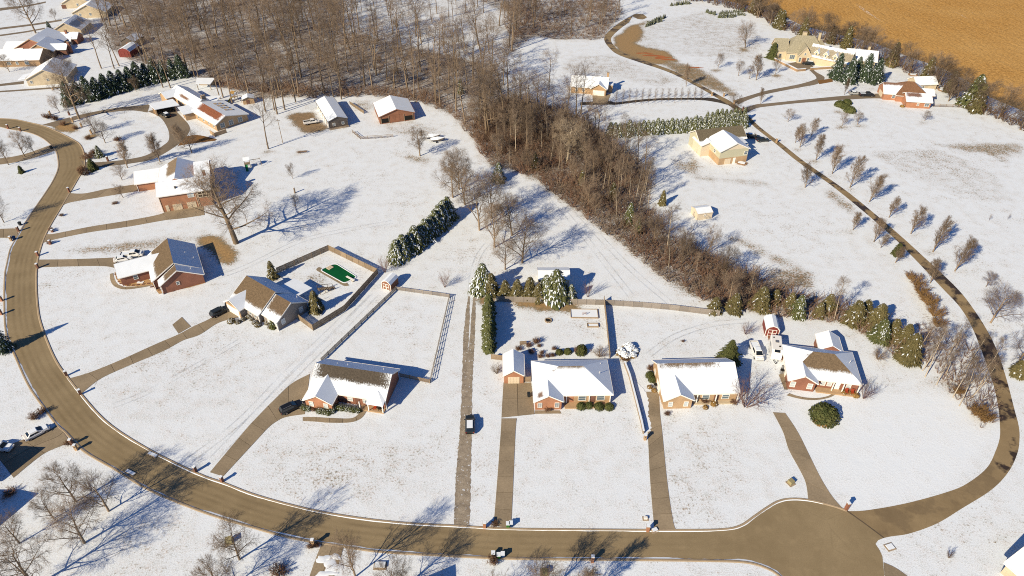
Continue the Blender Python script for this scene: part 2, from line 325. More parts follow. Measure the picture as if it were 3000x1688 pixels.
def ribbon(name, Ls, Rs, mat, z, label=None, wet=None, n=6, parent=None):
    a = catmull([P(*p) for p in Ls], n); c = catmull([P(*p) for p in Rs], n); m = min(len(a), len(c))
    V = []; F = []; A = []
    for i in range(m):
        V += [a[i]+Vector((0, 0, z)), (a[i]+c[i])/2+Vector((0, 0, z)), c[i]+Vector((0, 0, z))]
        if wet: A += [wet(i/(m-1))]*3
    for i in range(m-1):
        F += [(3*i, 3*i+1, 3*i+4, 3*i+3), (3*i+1, 3*i+2, 3*i+5, 3*i+4)]
    me = mesh(name, V, F, [mat])
    if wet:
        x = me.attributes.new('wet', 'FLOAT', 'POINT'); x.data.foreach_set('value', A)
    return tag(link(name, me, parent), kind='structure', label=label)
# the narrow lane: left (inner) and right (outer) edge, from the bulb round to the top
LANE_L = [(2480, 1498), (2541, 1495), (2658, 1474), (2774, 1442), (2833, 1417), (2891, 1371), (2917, 1321), (2929, 1281), (2929, 1240), (2924, 1190), (2908, 1120), (2880, 1040), (2848, 960), (2812, 900), (2760, 844), (2672, 751), (2594, 675), (2448, 553), (2337, 474), (2276, 424), (2210, 372), (2165, 330), (2120, 300), (2090, 281), (2035, 250), (1960, 212), (1880, 185), (1810, 160), (1782, 137), (1770, 116), (1776, 100), (1797, 80), (1825, 60), (1855, 45)]
LANE_R = [(2588, 1577), (2610, 1572), (2666, 1563), (2745, 1534), (2818, 1490), (2905, 1435), (2955, 1382), (2981, 1327), (2987, 1281), (2984, 1246), (2972, 1200), (2949, 1112), (2922, 1030), (2890, 965), (2848, 900), (2800, 841), (2701, 748), (2614, 670), (2483, 562), (2360, 476), (2294, 424), (2226, 372), (2182, 328), (2142, 298), (2110, 281), (2054, 250), (1975, 209), (1892, 179), (1826, 155), (1800, 135), (1790, 117), (1797, 103), (1818, 84), (1843, 66), (1868, 52)]
ribbon('lane', LANE_L, LANE_R, m_lane, .016, 'narrow damp asphalt lane running up the right side', wet=lambda s: .25 if s < .17 else (1.35 if s < .40 else (1.0 if s < .55 else .8)))
ribbon('lane_turnaround', [(1850, 47), (1862, 41), (1885, 42)], [(1868, 56), (1884, 57), (1896, 51)], m_lane, .019, 'rounded end of the narrow lane', wet=lambda s: .3)

# driveways of cast slabs: base sheet with every slab on it
def driveway(label, Ls, Rs, step=4.2, cols=1, n=8, mat=None, z=.024):
    a = catmull([P(*p) for p in Ls], n); c = catmull([P(*p) for p in Rs], n); m = min(len(a), len(c)); a, c = a[:m], c[:m]
    base = ribbon('driveway', Ls, Rs, m_joint, z, label, n=n)
    mid = [(a[i]+c[i])/2 for i in range(m)]; cum = [0]
    for i in range(1, m): cum.append(cum[-1]+(mid[i]-mid[i-1]).length)
    tot = cum[-1]; k = max(1, round(tot/step))
    def at(arr, s):
        for i in range(1, m):
            if cum[i] >= s or i == m-1:
                f = (s-cum[i-1])/max(cum[i]-cum[i-1], 1e-6); return arr[i-1].lerp(arr[i], min(max(f, 0), 1))
    g = .035
    for j in range(k):
        s0, s1 = j*tot/k+g, (j+1)*tot/k-g
        ss = [s0]+[x for x in cum if s0+.3 < x < s1-.3]+[s1]
        for q in range(cols):
            f0 = q/cols+(.008 if q else 0); f1 = (q+1)/cols-(.008 if q < cols-1 else 0); V = []; F = []
            for s in ss:
                l, r = at(a, s), at(c, s)
                for f in (f0, f1):
                    p = l.lerp(r, f); V += [p+Vector((0, 0, z-.002)), p+Vector((0, 0, z+.036))]
            for i in range(len(ss)-1):
                o = i*4; F += [(o+1, o+3, o+7, o+5), (o, o+1, o+5, o+4), (o+2, o+6, o+7, o+3)]
            F += [(0, 2, 3, 1), (len(V)-4, len(V)-3, len(V)-1, len(V)-2)]
            link('slab', mesh('slab', V, F, [mat or m_conc]), base)
    return base
driveway('concrete driveway of the house with the black SUV', [(615, 1384), (714, 1266), (750, 1226), (802, 1173), (855, 1124), (908, 1096)], [(654, 1396), (750, 1292), (790, 1250), (823, 1228), (850, 1220), (893, 1214)], 4.2)
driveway('long concrete driveway of the grey brick house', [(200, 1110), (262, 1092), (349, 1057), (460, 1007), (521, 981), (568, 956), (615, 934), (663, 903)], [(236, 1156), (290, 1113), (358, 1080), (478, 1029), (536, 998), (585, 981), (641, 946), (702, 929)], 4.0)
driveway('square parking pad beside the long driveway', [(505, 952), (533, 929)], [(523, 978), (560, 957)], 4.0, 1)
driveway('concrete driveway of the brick house with three roof slopes', [(113, 761), (204, 760), (291, 757), (352, 754)], [(107, 784), (204, 781), (300, 780), (338, 786)], 5.0)
driveway('upper concrete driveway of the two level brick house', [(199, 566), (248, 567), (317, 553), (408, 539)], [(178, 606), (204, 594), (277, 581), (404, 560)], 5.0)
driveway('lower concrete driveway to the basement garages', [(137, 683), (154, 686), (262, 665), (379, 646), (466, 629), (500, 615), (595, 596)], [(122, 715), (151, 704), (262, 681), (379, 664), (481, 646), (535, 640), (600, 630)], 5.2)
driveway('straight concrete driveway left of the hip roofed brick house', [(1446, 1540), (1455, 1429), (1467, 1266), (1469, 1226)], [(1497, 1549), (1503, 1429), (1510, 1266), (1514, 1226)], 3.4)
driveway('wide concrete apron in front of the detached garage', [(1469, 1224), (1472, 1170), (1475, 1121)], [(1566, 1214), (1561, 1170), (1556, 1121)], 4.0, 2)
driveway('concrete walk along the front of the hip roofed house', [(1567, 1203), (1640, 1203)], [(1567, 1213), (1645, 1212)], 4.0)
driveway('straight concrete driveway with ragged snow edge', [(1917, 1553), (1915, 1530), (1905, 1412), (1899, 1298), (1894, 1200), (1893, 1148)], [(1984, 1556), (1972, 1528), (1954, 1406), (1940, 1266), (1934, 1215), (1930, 1148)], 3.4)
driveway('slanting concrete driveway at the bulb of the street', [(2368, 1466), (2361, 1417), (2343, 1377), (2311, 1318), (2294, 1266), (2264, 1208)], [(2470, 1492), (2436, 1452), (2404, 1400), (2375, 1342), (2337, 1266), (2300, 1210)], 3.8)
driveway('concrete patch beside the camper trailer', [(2281, 1098), (2298, 1142)], [(2305, 1090), (2309, 1142)], 4)
driveway('driveway with snow patches at the bottom edge', [(944, 1590), (924, 1640), (903, 1700)], [(1008, 1600), (992, 1650), (970, 1710)], 3.5, 2)
driveway('concrete driveway at the lower left with white cars', [(168, 1244), (140, 1262), (58, 1292), (-20, 1322)], [(204, 1290), (186, 1304), (125, 1332), (40, 1400)], 5.0, 2)
driveway('concrete driveway at the left edge between two mailboxes', [(56, 670), (30, 670), (-30, 672)], [(48, 696), (30, 697), (-30, 697)], 5.0)
driveway('concrete driveway at the upper left past three bare trees', [(152, 424), (60, 455), (-30, 468)], [(163, 441), (70, 471), (-30, 486)], 5.0)
driveway('concrete driveway at the lower right corner', [(2588, 1648), (2630, 1668), (2700, 1720)], [(2591, 1685), (2600, 1700), (2640, 1760)], 4.5)
for nm_, lab, Ls, Rs in [
 ('walkway', 'curved concrete walk to the porch with white posts', TT(2, 1, 470, 1300, 600, 1300, 740, 1308, 950, 1312, 1030, 1270, 1062, 1215), TT(2, 1, 470, 1338, 600, 1345, 740, 1356, 950, 1352, 1060, 1310, 1115, 1235)),
 ('walkway', 'curved concrete walk round the stone bed', [(320+x/6.44, 680+y/6.44) for x, y in ((15, 790), (20, 900), (70, 1000), (170, 1060), (320, 1085), (600, 1052), (800, 1012))], [(320+x/6.44, 680+y/6.44) for x, y in ((75, 775), (95, 880), (150, 975), (220, 1015), (320, 1040), (590, 1022), (790, 990))]),
 ('walkway', 'curved brick walk to the porch with red chairs', [(2180+x/6.44, 960+y/6.44) for x, y in ((800, 1280), (1000, 1335), (1200, 1365), (1420, 1362), (1640, 1310), (1790, 1215))], [(2180+x/6.44, 960+y/6.44) for x, y in ((850, 1240), (1000, 1290), (1200, 1325), (1400, 1330), (1600, 1285), (1715, 1200))])]:
    driveway(lab, Ls, Rs, 3.0)
ribbon('driveway', [(123, 366), (233, 337), (335, 317), (412, 309), (440, 305)], [(158, 372), (233, 348), (291, 334), (379, 324), (432, 330)], m_grey, .022, 'curving drive to the open carport at the upper left')
ribbon('driveway', [(432, 326), (470, 345), (492, 379), (495, 408), (480, 425), (431, 454), (379, 466), (320, 473), (262, 476), (236, 470)], [(500, 312), (520, 330), (550, 362), (556, 380), (545, 402), (520, 425), (452, 465), (379, 480), (320, 487), (250, 497)], m_grey, .026, 'looping grey drive past the flat brick house')
ribbon('driveway', [(545, 400), (580, 396), (636, 408)], [(520, 428), (570, 420), (630, 413)], m_mulch, .03, 'strip of brown pine straw at the end of the loop')
ribbon('driveway', [(2145, 296), (2200, 279), (2250, 265), (2337, 248), (2385, 234), (2391, 226), (2378, 212), (2370, 205)], [(2163, 306), (2200, 290), (2250, 275), (2346, 256), (2395, 246), (2416, 228), (2392, 212), (2384, 205)], m_grey, .022, 'curving drive to the large cream house')
ribbon('driveway', [(2395, 236), (2439, 230)], [(2400, 247), (2440, 240)], m_mulch, .026, 'brown spur of the curving drive')
ribbon('driveway', [(2176, 318), (2215, 306), (2250, 303), (2367, 291), (2483, 280), (2576, 274)], [(2190, 330), (2215, 318), (2250, 312), (2367, 300), (2541, 289), (2591, 290)], m_grey, .022, 'drive to the brown brick house at the far right')
ribbon('driveway', [(2110, 293), (2085, 287), (2042, 287), (1937, 288), (1864, 293), (1806, 300), (1780, 296), (1700, 300)], [(2132, 308), (2100, 300), (2042, 293), (1937, 294), (1864, 300), (1806, 307), (1780, 307), (1700, 308)], m_drk, .022, 'dark asphalt drive lined with saplings')
ribbon('driveway', [(1735, 275), (1737, 303)], [(1790, 277), (1778, 303)], m_conc, .026, 'concrete apron before the white garage door')
def ragged(pts, amp, n, seed):
    r = random.Random(seed); out = []
    for p in catmull([P(*p) for p in pts], n): out.append(p+Vector((r.uniform(-amp, amp), r.uniform(-amp, amp)*.4, 0)))
    return out
def ribbon_w(name, a, c, mat, z, label):
    m = min(len(a), len(c)); V = []; F = []
    for i in range(m): V += [a[i]+Vector((0, 0, z)), c[i]+Vector((0, 0, z))]
    F = [(2*i, 2*i+1, 2*i+3, 2*i+2) for i in range(m-1)]
    return tag(link(name, mesh(name, V, F, [mat])), kind='structure', label=label)
ribbon_w('track', ragged([(1372, 868), (1364, 920), (1357, 990), (1356, 1030)], .10, 16, 1), ragged([(1376, 868), (1376, 920), (1373, 990), (1371, 1030)], .10, 16, 2), m_track, .016, 'left wheel rut of the gravel track')
ribbon_w('track', ragged([(1387, 868), (1381, 920), (1376, 990), (1372, 1030)], .10, 16, 3), ragged([(1393, 868), (1393, 920), (1391, 990), (1389, 1030)], .10, 16, 4), m_track, .016, 'right wheel rut of the gravel track')
ribbon_w('track', ragged([(1356, 1030), (1353, 1135), (1347, 1266), (1341, 1330), (1333, 1441), (1330, 1545)], .10, 22, 5), ragged([(1389, 1030), (1385, 1100), (1382, 1223), (1381, 1330), (1378, 1441), (1376, 1547)], .10, 22, 6), m_track, .020, 'muddy gravel track running up to the triangular lot')
ribbon('street', TT(0, 0, -300, 330, 0, 280, 330, 240, 620, 195), TT(0, 0, -300, 350, 0, 300, 330, 258, 620, 212), m_grey, .016, 'narrow street at the upper left behind the tall tree')
ribbon('street', TT(0, 0, -300, 390, 0, 350, 250, 315, 450, 280), TT(0, 0, -300, 408, 0, 366, 250, 330, 450, 293), m_grey, .016, 'second narrow street at the upper left')
ribbon('street', TT(0, 0, -300, 880, 0, 845, 240, 815), TT(0, 0, -300, 905, 0, 868, 240, 845), m_grey, .016, 'drive of the cream house by the dark evergreens')
ribbon('street', TT(0, 0, -300, 930, 0, 915, 650, 868, 800, 850), TT(0, 0, -300, 945, 0, 930, 650, 885, 800, 865), m_grey, .016, 'thin path below the cream house by the dark evergreens')
ribbon('street', TT(0, 0, 0, 80, 250, 55, 460, 15), TT(0, 0, 0, 110, 250, 72, 460, 30), m_grey, .016, 'street across the top left corner')
# snow lying in patches on the driveway at the bottom edge and at the ragged driveway
def blob(name, px, py, rx, ry, z, mat, label, seed, n=22, parent=None):
    r = random.Random(seed); c0 = P(px, py); ph = [r.uniform(0, 6.28) for _ in range(4)]
    V = []
    for i in range(n):
        a = 2*math.pi*i/n; k = 1+.22*math.sin(2*a+ph[0])+.16*math.sin(3*a+ph[1])+.10*math.sin(5*a+ph[2])+.07*math.sin(7*a+ph[3])
        V.append((c0.x+rx*k*math.cos(a), c0.y+ry*k*math.sin(a), z))
    V2 = [((v[0]-c0.x)*.82+c0.x, (v[1]-c0.y)*.82+c0.y, z+.05) for v in V]
    F = [(i, (i+1) % n, n+(i+1) % n, n+i) for i in range(n)]+[tuple(range(n, 2*n))]
    return link(name, mesh(name, V+V2, F, [mat], smooth=True), parent)
for i, (x, y, rx, ry) in enumerate([(975, 1660, 1.7, 1.1), (948, 1638, 1.3, .7), (955, 1682, 1.6, .6), (983, 1632, 1.0, .5)]):
    tag(blob('snow_patch', x, y, rx, ry, .061, m_snow, '', 30+i), ['large snow patch on the driveway at the bottom edge', 'long snow patch left on the driveway at the bottom edge', 'lowest snow patch on the driveway at the bottom edge', 'small upper snow patch on the driveway at the bottom edge'][i], 'snow patch', 'snow patches on the bottom driveway')
V = ragged(TT(2, 2, 1200, 905, 1340, 1040, 1375, 1180, 1370, 1280, 1400, 1380, 1385, 1449), .18, 12, 9); V2 = [P(*p) for p in TT(2, 2, 1215, 905, 1250, 1040, 1290, 1180, 1320, 1280, 1340, 1380, 1350, 1449)]; V2 = catmull(V2, 12)
V[0] = V2[0]+Vector((.2, 0, 0)); ribbon_w('snow_strip', V, V2, m_snow, .07, 'snow left on the inner half of the ragged driveway')

# ------------------------------------------------------------------ wheel marks, snow left along the kerbs, tyre tracks over the lawns
def offset(pts, d):
    out_ = []
    for i, p in enumerate(pts):
        t_ = (pts[min(i+1, len(pts)-1)]-pts[max(i-1, 0)]).normalized(); out_.append(p+Vector((-t_.y, t_.x, 0))*d)
    return out_
m_wheel, t, b = newmat('worn_wheel_path', .8, .2); at = N(t, 'ShaderNodeAttribute', attribute_name='fade').outputs['Fac']; c = coords(t)
b.inputs['Base Color'].default_value = (.125, .092, .052, 1); tr_ = t.nodes.new('ShaderNodeBsdfTransparent'); mx = t.nodes.new('ShaderNodeMixShader')
L(t, math_(t, 'MULTIPLY', math_(t, 'MULTIPLY', at, ramp(t, noise(t, c, .25, 3), .3, .65)), .17), mx.inputs[0]); L(t, tr_.outputs[0], mx.inputs[1]); L(t, b.outputs[0], mx.inputs[2]); L(t, mx.outputs[0], t.nodes['Material Output'].inputs['Surface'])
core = inn[:185]
for lab, ds in (('worn wheel paths of the inner lane of the street', (-1.25, -2.65)), ('worn wheel paths of the outer lane of the street', (-3.75, -5.05))):
    V = []; F = []; A = []
    for d in ds:
        rows = [offset(core, d+k) for k in (-.5, 0, .5)]; b0 = len(V); m = len(core)
        for i in range(m):
            for k in range(3): V.append(rows[k][i]+Vector((0, 0, .0235))); A.append((0, 1, 0)[k]*min(1, (m-1-i)/25))
        for i in range(m-1):
            for k in range(2): q = b0+i*3+k; F.append((q, q+1, q+4, q+3))
    me = mesh('wheel_path', V, F, [m_wheel]); x = me.attributes.new('fade', 'FLOAT', 'POINT'); x.data.foreach_set('value', A); tag(link('wheel_path', me), kind='structure', label=lab)
rk = random.Random(3)
def snowline(pts, side, label, amp=.55):
    V = []; F = []; dense = []
    for a, c_ in zip(pts[:-1], pts[1:]):
        n = max(1, int((c_-a).length/.6)); dense += [a.lerp(c_, i/n) for i in range(n)]
    wv = 0
    for i, p in enumerate(dense):
        d = (dense[min(i+1, len(dense)-1)]-dense[max(i-1, 0)]); d = d.normalized() if d.length else Vector((1, 0, 0)); n = Vector((-d.y, d.x, 0))*side
        wv = max(0, min(1, wv+rk.uniform(-.45, .42))); V += [p-n*.05+Vector((0, 0, .10)), p-n*(.10+wv*amp)+Vector((0, 0, .027))]
    for i in range(len(dense)-1): F.append((2*i, 2*i+1, 2*i+3, 2*i+2))
    tag(link('snow_edge', mesh('snow_edge', V, F, [m_snow])), label, 'snow', kind='stuff')
snowline(out[60:225], -1, 'thin broken snow left along the outer kerb', .26); snowline(inn[100:215], 1, 'thin broken snow left along the inner kerb', .10)
m_tyre_track, t, b = newmat('packed_tyre_track', .75, .2); c = coords(t); k1 = noise(t, c, 1.3, 4, .65); k2 = noise(t, c, .12, 2); at = N(t, 'ShaderNodeAttribute', attribute_name='fade').outputs['Fac']
L(t, mixc(t, ramp(t, k1, .5, .68), (.60, .65, .72), (.27, .205, .13)), b.inputs['Base Color']); tr_ = t.nodes.new('ShaderNodeBsdfTransparent'); mx = t.nodes.new('ShaderNodeMixShader')
L(t, math_(t, 'MULTIPLY', math_(t, 'MULTIPLY', at, ramp(t, k2, .36, .62)), .5), mx.inputs[0]); L(t, tr_.outputs[0], mx.inputs[1]); L(t, b.outputs[0], mx.inputs[2]); L(t, mx.outputs[0], t.nodes['Material Output'].inputs['Surface'])
for lab, pts, gap in [('double tyre track down the lawn left of the black roofed house', [(1100, 862), (1010, 955), (900, 1062), (760, 1205), (625, 1345)], 1.7), ('second tyre track down the lawn toward the street', [(1075, 862), (975, 962), (850, 1082), (705, 1232), (560, 1345)], 1.6), ('tyre track curving over the triangular lot', [(1590, 545), (1680, 652), (1765, 760), (1850, 868)], 1.7), ('faint tyre track along the right of the triangular lot', [(1640, 560), (1740, 675), (1850, 790), (1960, 885)], 1.7), ('tyre track leading on from the gravel track', [(1380, 870), (1384, 810), (1405, 745), (1450, 690)], 1.5), ('tyre track behind the tan gable house', [(1900, 1040), (1980, 985), (2090, 950), (2190, 940)], 1.5), ('tyre track over the lawn below the huge oak', [(480, 860), (700, 790), (900, 700), (1150, 650)], 1.7), ('mower line on the lot right of the long driveway', [(330, 1190), (430, 1150), (560, 1080), (700, 1000)], 1.4)]:
    ln = catmull([P(*p) for p in pts], 10); V = []; F = []; A = []
    for d in (-gap/2, gap/2):
        rows = [offset(ln, d+k) for k in (-.26, 0, .26)]; b0 = len(V)
        for i in range(len(ln)):
            for k in range(3): V.append(rows[k][i]+Vector((0, 0, .005))); A.append((0, 1, 0)[k])
        for i in range(len(ln)-1):
            for k in range(2): q = b0+i*3+k; F.append((q, q+1, q+4, q+3))
    me = mesh('tyre_track', V, F, [m_tyre_track]); x = me.attributes.new('fade', 'FLOAT', 'POINT'); x.data.foreach_set('value', A); tag(link('tyre_track', me), kind='structure', label=lab)

# ------------------------------------------------------------------ roofs: snow lying on shingles, melted back where the cover is thin
def roofmat(name, shingle=(.10, .085, .07), lo=2.0, hi=2.0, u0=-1.0, u1=2.0, amp=.25, streak=6.0, rag=.12):
    """shingle shows for lo < v < hi and u0 < u < u1 (v runs up the slope, u along the eave), with a ragged noisy edge"""
    if name in MATS: return MATS[name]
    m, t, b = newmat(name, .7, .25); c = coords(t); uv = t.nodes.new('ShaderNodeUVMap').outputs[0]
    sx = t.nodes.new('ShaderNodeSeparateXYZ'); L(t, uv, sx.inputs[0]); u, v = sx.outputs[0], sx.outputs[1]
    n1 = noise(t, uv, 1.0, 4, .6, (streak*7, 16, 1)); n2 = noise(t, uv, 1.0, 2, .5, (streak*.6, 1.2, 1)); nn = math_(t, 'ADD', math_(t, 'MULTIPLY', n1, .6), math_(t, 'MULTIPLY', n2, .4))
    off = math_(t, 'MULTIPLY', math_(t, 'SUBTRACT', nn, .5), amp*4)
    def soft(x, a, up):
        y = math_(t, 'SUBTRACT', x, a) if up else math_(t, 'SUBTRACT', a, x)
        return ramp(t, math_(t, 'ADD', y, off), -rag*.45, rag*.45)
    k = math_(t, 'MULTIPLY', math_(t, 'MULTIPLY', soft(v, lo, True), soft(v, hi, False)), math_(t, 'MULTIPLY', soft(u, u0, True), soft(u, u1, False)))
    g = noise(t, c, 3.0, 3, .6); sh = mixc(t, ramp(t, g, .35, .65), tuple(x*.75 for x in shingle), tuple(x*1.25 for x in shingle))
    sn = mixc(t, ramp(t, noise(t, c, .6, 3), .35, .7), (.715, .78, .865), (.765, .83, .915))
    L(t, mixc(t, k, sn, sh), b.inputs['Base Color']); L(t, math_(t, 'ADD', math_(t, 'MULTIPLY', k, .3), .6), b.inputs['Roughness'])
    bump(t, b, math_(t, 'ADD', math_(t, 'SUBTRACT', 1.0, k), math_(t, 'MULTIPLY', g, .2)), .35, .06)
    MATS[name] = m; return m
m_rsnow = roofmat('snow_covered_roof', lo=5.0)
def slope(root, pts, mat, name='roof_slope', th=.17):
    """one roof plane as a slab with thickness; uv = (along the eave, up the slope)"""
    pts = [Vector(p) for p in pts]; n = len(pts); nrm = Vector((0, 0, 0))
    for i in range(n): nrm += pts[i].cross(pts[(i+1) % n])
    if nrm.z < 0: pts = pts[::-1]; nrm = -nrm
    nrm.normalize(); up = Vector((0, 0, 1))-nrm*nrm.z
    up = up.normalized() if up.length > 1e-4 else Vector((0, 1, 0)); e = up.cross(nrm)
    if name == 'roof_slope' and e.dot(Vector((1, .3, 0))) < 0: e = -e
    us = [p.dot(e) for p in pts]; vv = [p.dot(up) for p in pts]
    V = pts+[p-Vector((0, 0, th)) for p in pts]
    F = [tuple(range(n)), tuple(range(2*n-1, n-1, -1))]+[(i, n+i, n+(i+1) % n, (i+1) % n) for i in range(n)]
    me = mesh(name, V, F, [mat]); lay = me.uv_layers.new(name='UVMap')
    for l in me.loops:
        k = l.vertex_index % n; lay.data[l.index].uv = ((us[k]-min(us))/max(max(us)-min(us), .01), (vv[k]-min(vv))/max(max(vv)-min(vv), .01))
    return link(name, me, root)
def mp(axis): return (lambda a, b, z: (a, b, z)) if axis == 'x' else (lambda a, b, z: (b, a, z))
def gable(root, a0, a1, b0, b1, ze, zr, axis='x', br=None, mats=None, wall=None, oh=.4, trim=None, z0=0.0, a0open=False, a1open=False, walls=True, ze1=None):
    """ridge along the axis; a = along the ridge, b = across. mats = (low b slope, high b slope)"""
    f = mp(axis); br = (b0+b1)/2 if br is None else br; mats = mats or (m_rsnow, m_rsnow); ze1 = ze if ze1 is None else ze1
    slope(root, [f(a0, b0, ze), f(a1, b0, ze), f(a1, br, zr), f(a0, br, zr)], mats[0])
    slope(root, [f(a0, br+.004, zr-.002), f(a1, br+.004, zr-.002), f(a1, b1, ze1), f(a0, b1, ze1)], mats[1])
    tr = MB(); tm = trim or m_white
    for a in ((a0,) if not a0open else ())+((a1,) if not a1open else ()):
        s = -.03 if a == a0 else .03
        tr.beam(f(a+s, b0, ze+.02), f(a+s, br, zr+.02), .06, .26); tr.beam(f(a+s, br, zr+.02), f(a+s, b1, ze1+.02), .06, .26)
    tr.beam(f(a0, b0-.05, ze+.01), f(a1, b0-.05, ze+.01), .1, .2); tr.beam(f(a0, b1+.05, ze1+.01), f(a1, b1+.05, ze1+.01), .1, .2)
    tr.build('fascia', tm, root)
    if wall and walls:
        p0, p1 = (zr-ze)/(br-b0), (zr-ze1)/(b1-br); A0, A1 = a0+(0 if a0open else oh), a1-(0 if a1open else oh); B0, B1 = b0+oh, b1-oh; th = .20
        prof = [(B0, z0), (B1, z0), (B1, ze1+p1*oh-th), (br, zr-th), (B0, ze+p0*oh-th)]
        V = [f(A0, b, z) for b, z in prof]+[f(A1, b, z) for b, z in prof]; n = 5
        F = [tuple(range(n)), tuple(range(2*n-1, n-1, -1))]+[(i, n+i, n+(i+1) % n, (i+1) % n) for i in range(n)]
        me = mesh('wall', V, F, [wall]); fixn(me); link('wall', me, root)
def fixn(me):
    import bmesh
    bm = bmesh.new(); bm.from_mesh(me); bmesh.ops.recalc_face_normals(bm, faces=bm.faces); bm.to_mesh(me); bm.free()
def hip(root, x0, x1, y0, y1, ze, zr, rx0, rx1, ry, mats, wall, oh=.45, trim=None, z0=0.0):
    """mats = front, right, back, left"""
    A, B, C, D = (x0, y0, ze), (x1, y0, ze), (x1, y1, ze), (x0, y1, ze); E, F_ = (rx0, ry, zr), (rx1, ry, zr)
    slope(root, [A, B, F_, E], mats[0]); slope(root, [B, C, F_], mats[1]); slope(root, [C, D, E, F_], mats[2]); slope(root, [D, A, E], mats[3])
    tr = MB()
    for p, q in ((A, B), (B, C), (C, D), (D, A)): tr.beam((p[0], p[1], ze+.01), (q[0], q[1], ze+.01), .1, .22)
    tr.build('fascia', trim or m_white, root)
    MB().span(x0+oh, x1-oh, y0+oh, y1-oh, z0, ze-.08).build('wall', wall, root)
def wing(root, x0, x1, yf, ym, ze, zw, pitch, mats, wall, oh=.4, trim=None, z0=0.0):
    """cross gable running out to the front (towards -y) from a main front eave at ym; mats = left slope, right slope"""
    xm = (x0+x1)/2; ye = ym+(zw-ze)/pitch
    slope(root, [(x0, yf, ze+.01), (xm, yf, zw), (xm, ye, zw), (x0, ym, ze+.01)], mats[0]); slope(root, [(xm, yf, zw), (x1, yf, ze+.01), (x1, ym, ze+.01), (xm, ye, zw)], mats[1])
    tr = MB(); tr.beam((x0, yf-.03, ze+.03), (xm, yf-.03, zw+.03), .06, .26); tr.beam((xm, yf-.03, zw+.03), (x1, yf-.03, ze+.03), .06, .26)
    tr.beam((x0-.05, yf, ze), (x0-.05, ym, ze), .1, .2); tr.beam((x1+.05, yf, ze), (x1+.05, ym, ze), .1, .2)
    tr.build('fascia', trim or m_white, root); p = (zw-ze)/(xm-x0)
    prof = [(x0+oh, z0), (x1-oh, z0), (x1-oh, ze+p*oh-.2), (xm, zw-.2), (x0+oh, ze+p*oh-.2)]
    V = [(x, yf+oh, z) for x, z in prof]+[(x, ym+1.2, z) for x, z in prof]; n = 5
    me = mesh('wall', V, [tuple(range(n)), tuple(range(2*n-1, n-1, -1))]+[(i, n+i, n+(i+1) % n, (i+1) % n) for i in range(n)], [wall]); fixn(me); link('wall', me, root)
def window(root, x, y, z, w, h, face='-y', pane=None, trim=None, div=(1, 2), name='window', inset=0):
    """frame with glazing bars and its pane; (x, y) on the wall face, z the sill height"""
    d = {'-y': (0, -1), '+y': (0, 1), '-x': (-1, 0), '+x': (1, 0)}[face]; tx, ty = -d[1], d[0]; fr = MB(); rz = math.atan2(ty, tx)
    def bar(u, v, su, sv, dep, out): fr.box(x+tx*u+d[0]*out, y+ty*u+d[1]*out, z+v, su, dep, sv, 0, rz)
    k = .09
    for u in (-w/2, w/2): bar(u, h/2, k, h+k, .10, .05)
    for v in (0, h): bar(0, v, w-k, k, .10, .05)
    for i in range(1, div[0]): bar(-w/2+w*i/div[0], h/2, .05, h-k, .06, .04)
    for i in range(1, div[1]): bar(0, h*i/div[1], w-k, .05, .064, .04)
    o = fr.build(name, trim or m_white, root)
    MB().box(x+d[0]*.02, y+d[1]*.02, z+h/2, w-.02, .03, h-.02, 0, rz).build('pane', pane or m_glass, o)
    return o
def door(root, x, y, z, w, h, face='-y', mat=None, name='door', panels=(1, 3)):
    d = {'-y': (0, -1), '+y': (0, 1), '-x': (-1, 0), '+x': (1, 0)}[face]; tx, ty = -d[1], d[0]; rz = math.atan2(ty, tx)
    b = MB().box(x+d[0]*.03, y+d[1]*.03, z+h/2, w, .06, h, 0, rz)
    for i in range(panels[0]):
        for j in range(panels[1]):
            u = -w/2+w*(i+.5)/panels[0]; v = h*(j+.5)/panels[1]; b.box(x+tx*u+d[0]*.07, y+ty*u+d[1]*.07, z+v, w/panels[0]*.82, .03, h/panels[1]*.74, 0, rz)
    o = b.build(name, mat or m_white, root)
    if name == 'door': MB().box(x+tx*w*.36+d[0]*.11, y+ty*w*.36+d[1]*.11, z+1.0, .08, .10, .08, 0, rz).build('handle', m_gutter, o)
    return o
def post(root, x, y, z0, z1, s=.18, mat=None): return MB().span(x-s/2, x+s/2, y-s/2, y+s/2, z0, z1).build('porch_post', mat or m_white, root)
def chimney(root, x, y, z0, z1, s=.9, mat=None, sy=None):
    sy = sy or s; o = MB().span(x-s/2, x+s/2, y-sy/2, y+sy/2, z0, z1).build('chimney', mat or m_brick['red'], root)
    MB().span(x-s/2-.06, x+s/2+.06, y-sy/2-.06, y+sy/2+.06, z1, z1+.12).build('cap', m_stone, o); return o
def vent(root, x, y, z): return MB().cyl(x, y, z-.3, z+.35, .06, n=6).build('roof_vent', m_white, root)
def house(name, label, W, ang, off=(0, 0), cat='house', group=None):
    a = math.radians(ang); c, s = math.cos(a), math.sin(a)
    return tag(empty(name, (W[0]+c*off[0]-s*off[1], W[1]+s*off[0]+c*off[1], 0), a), label, cat, group)

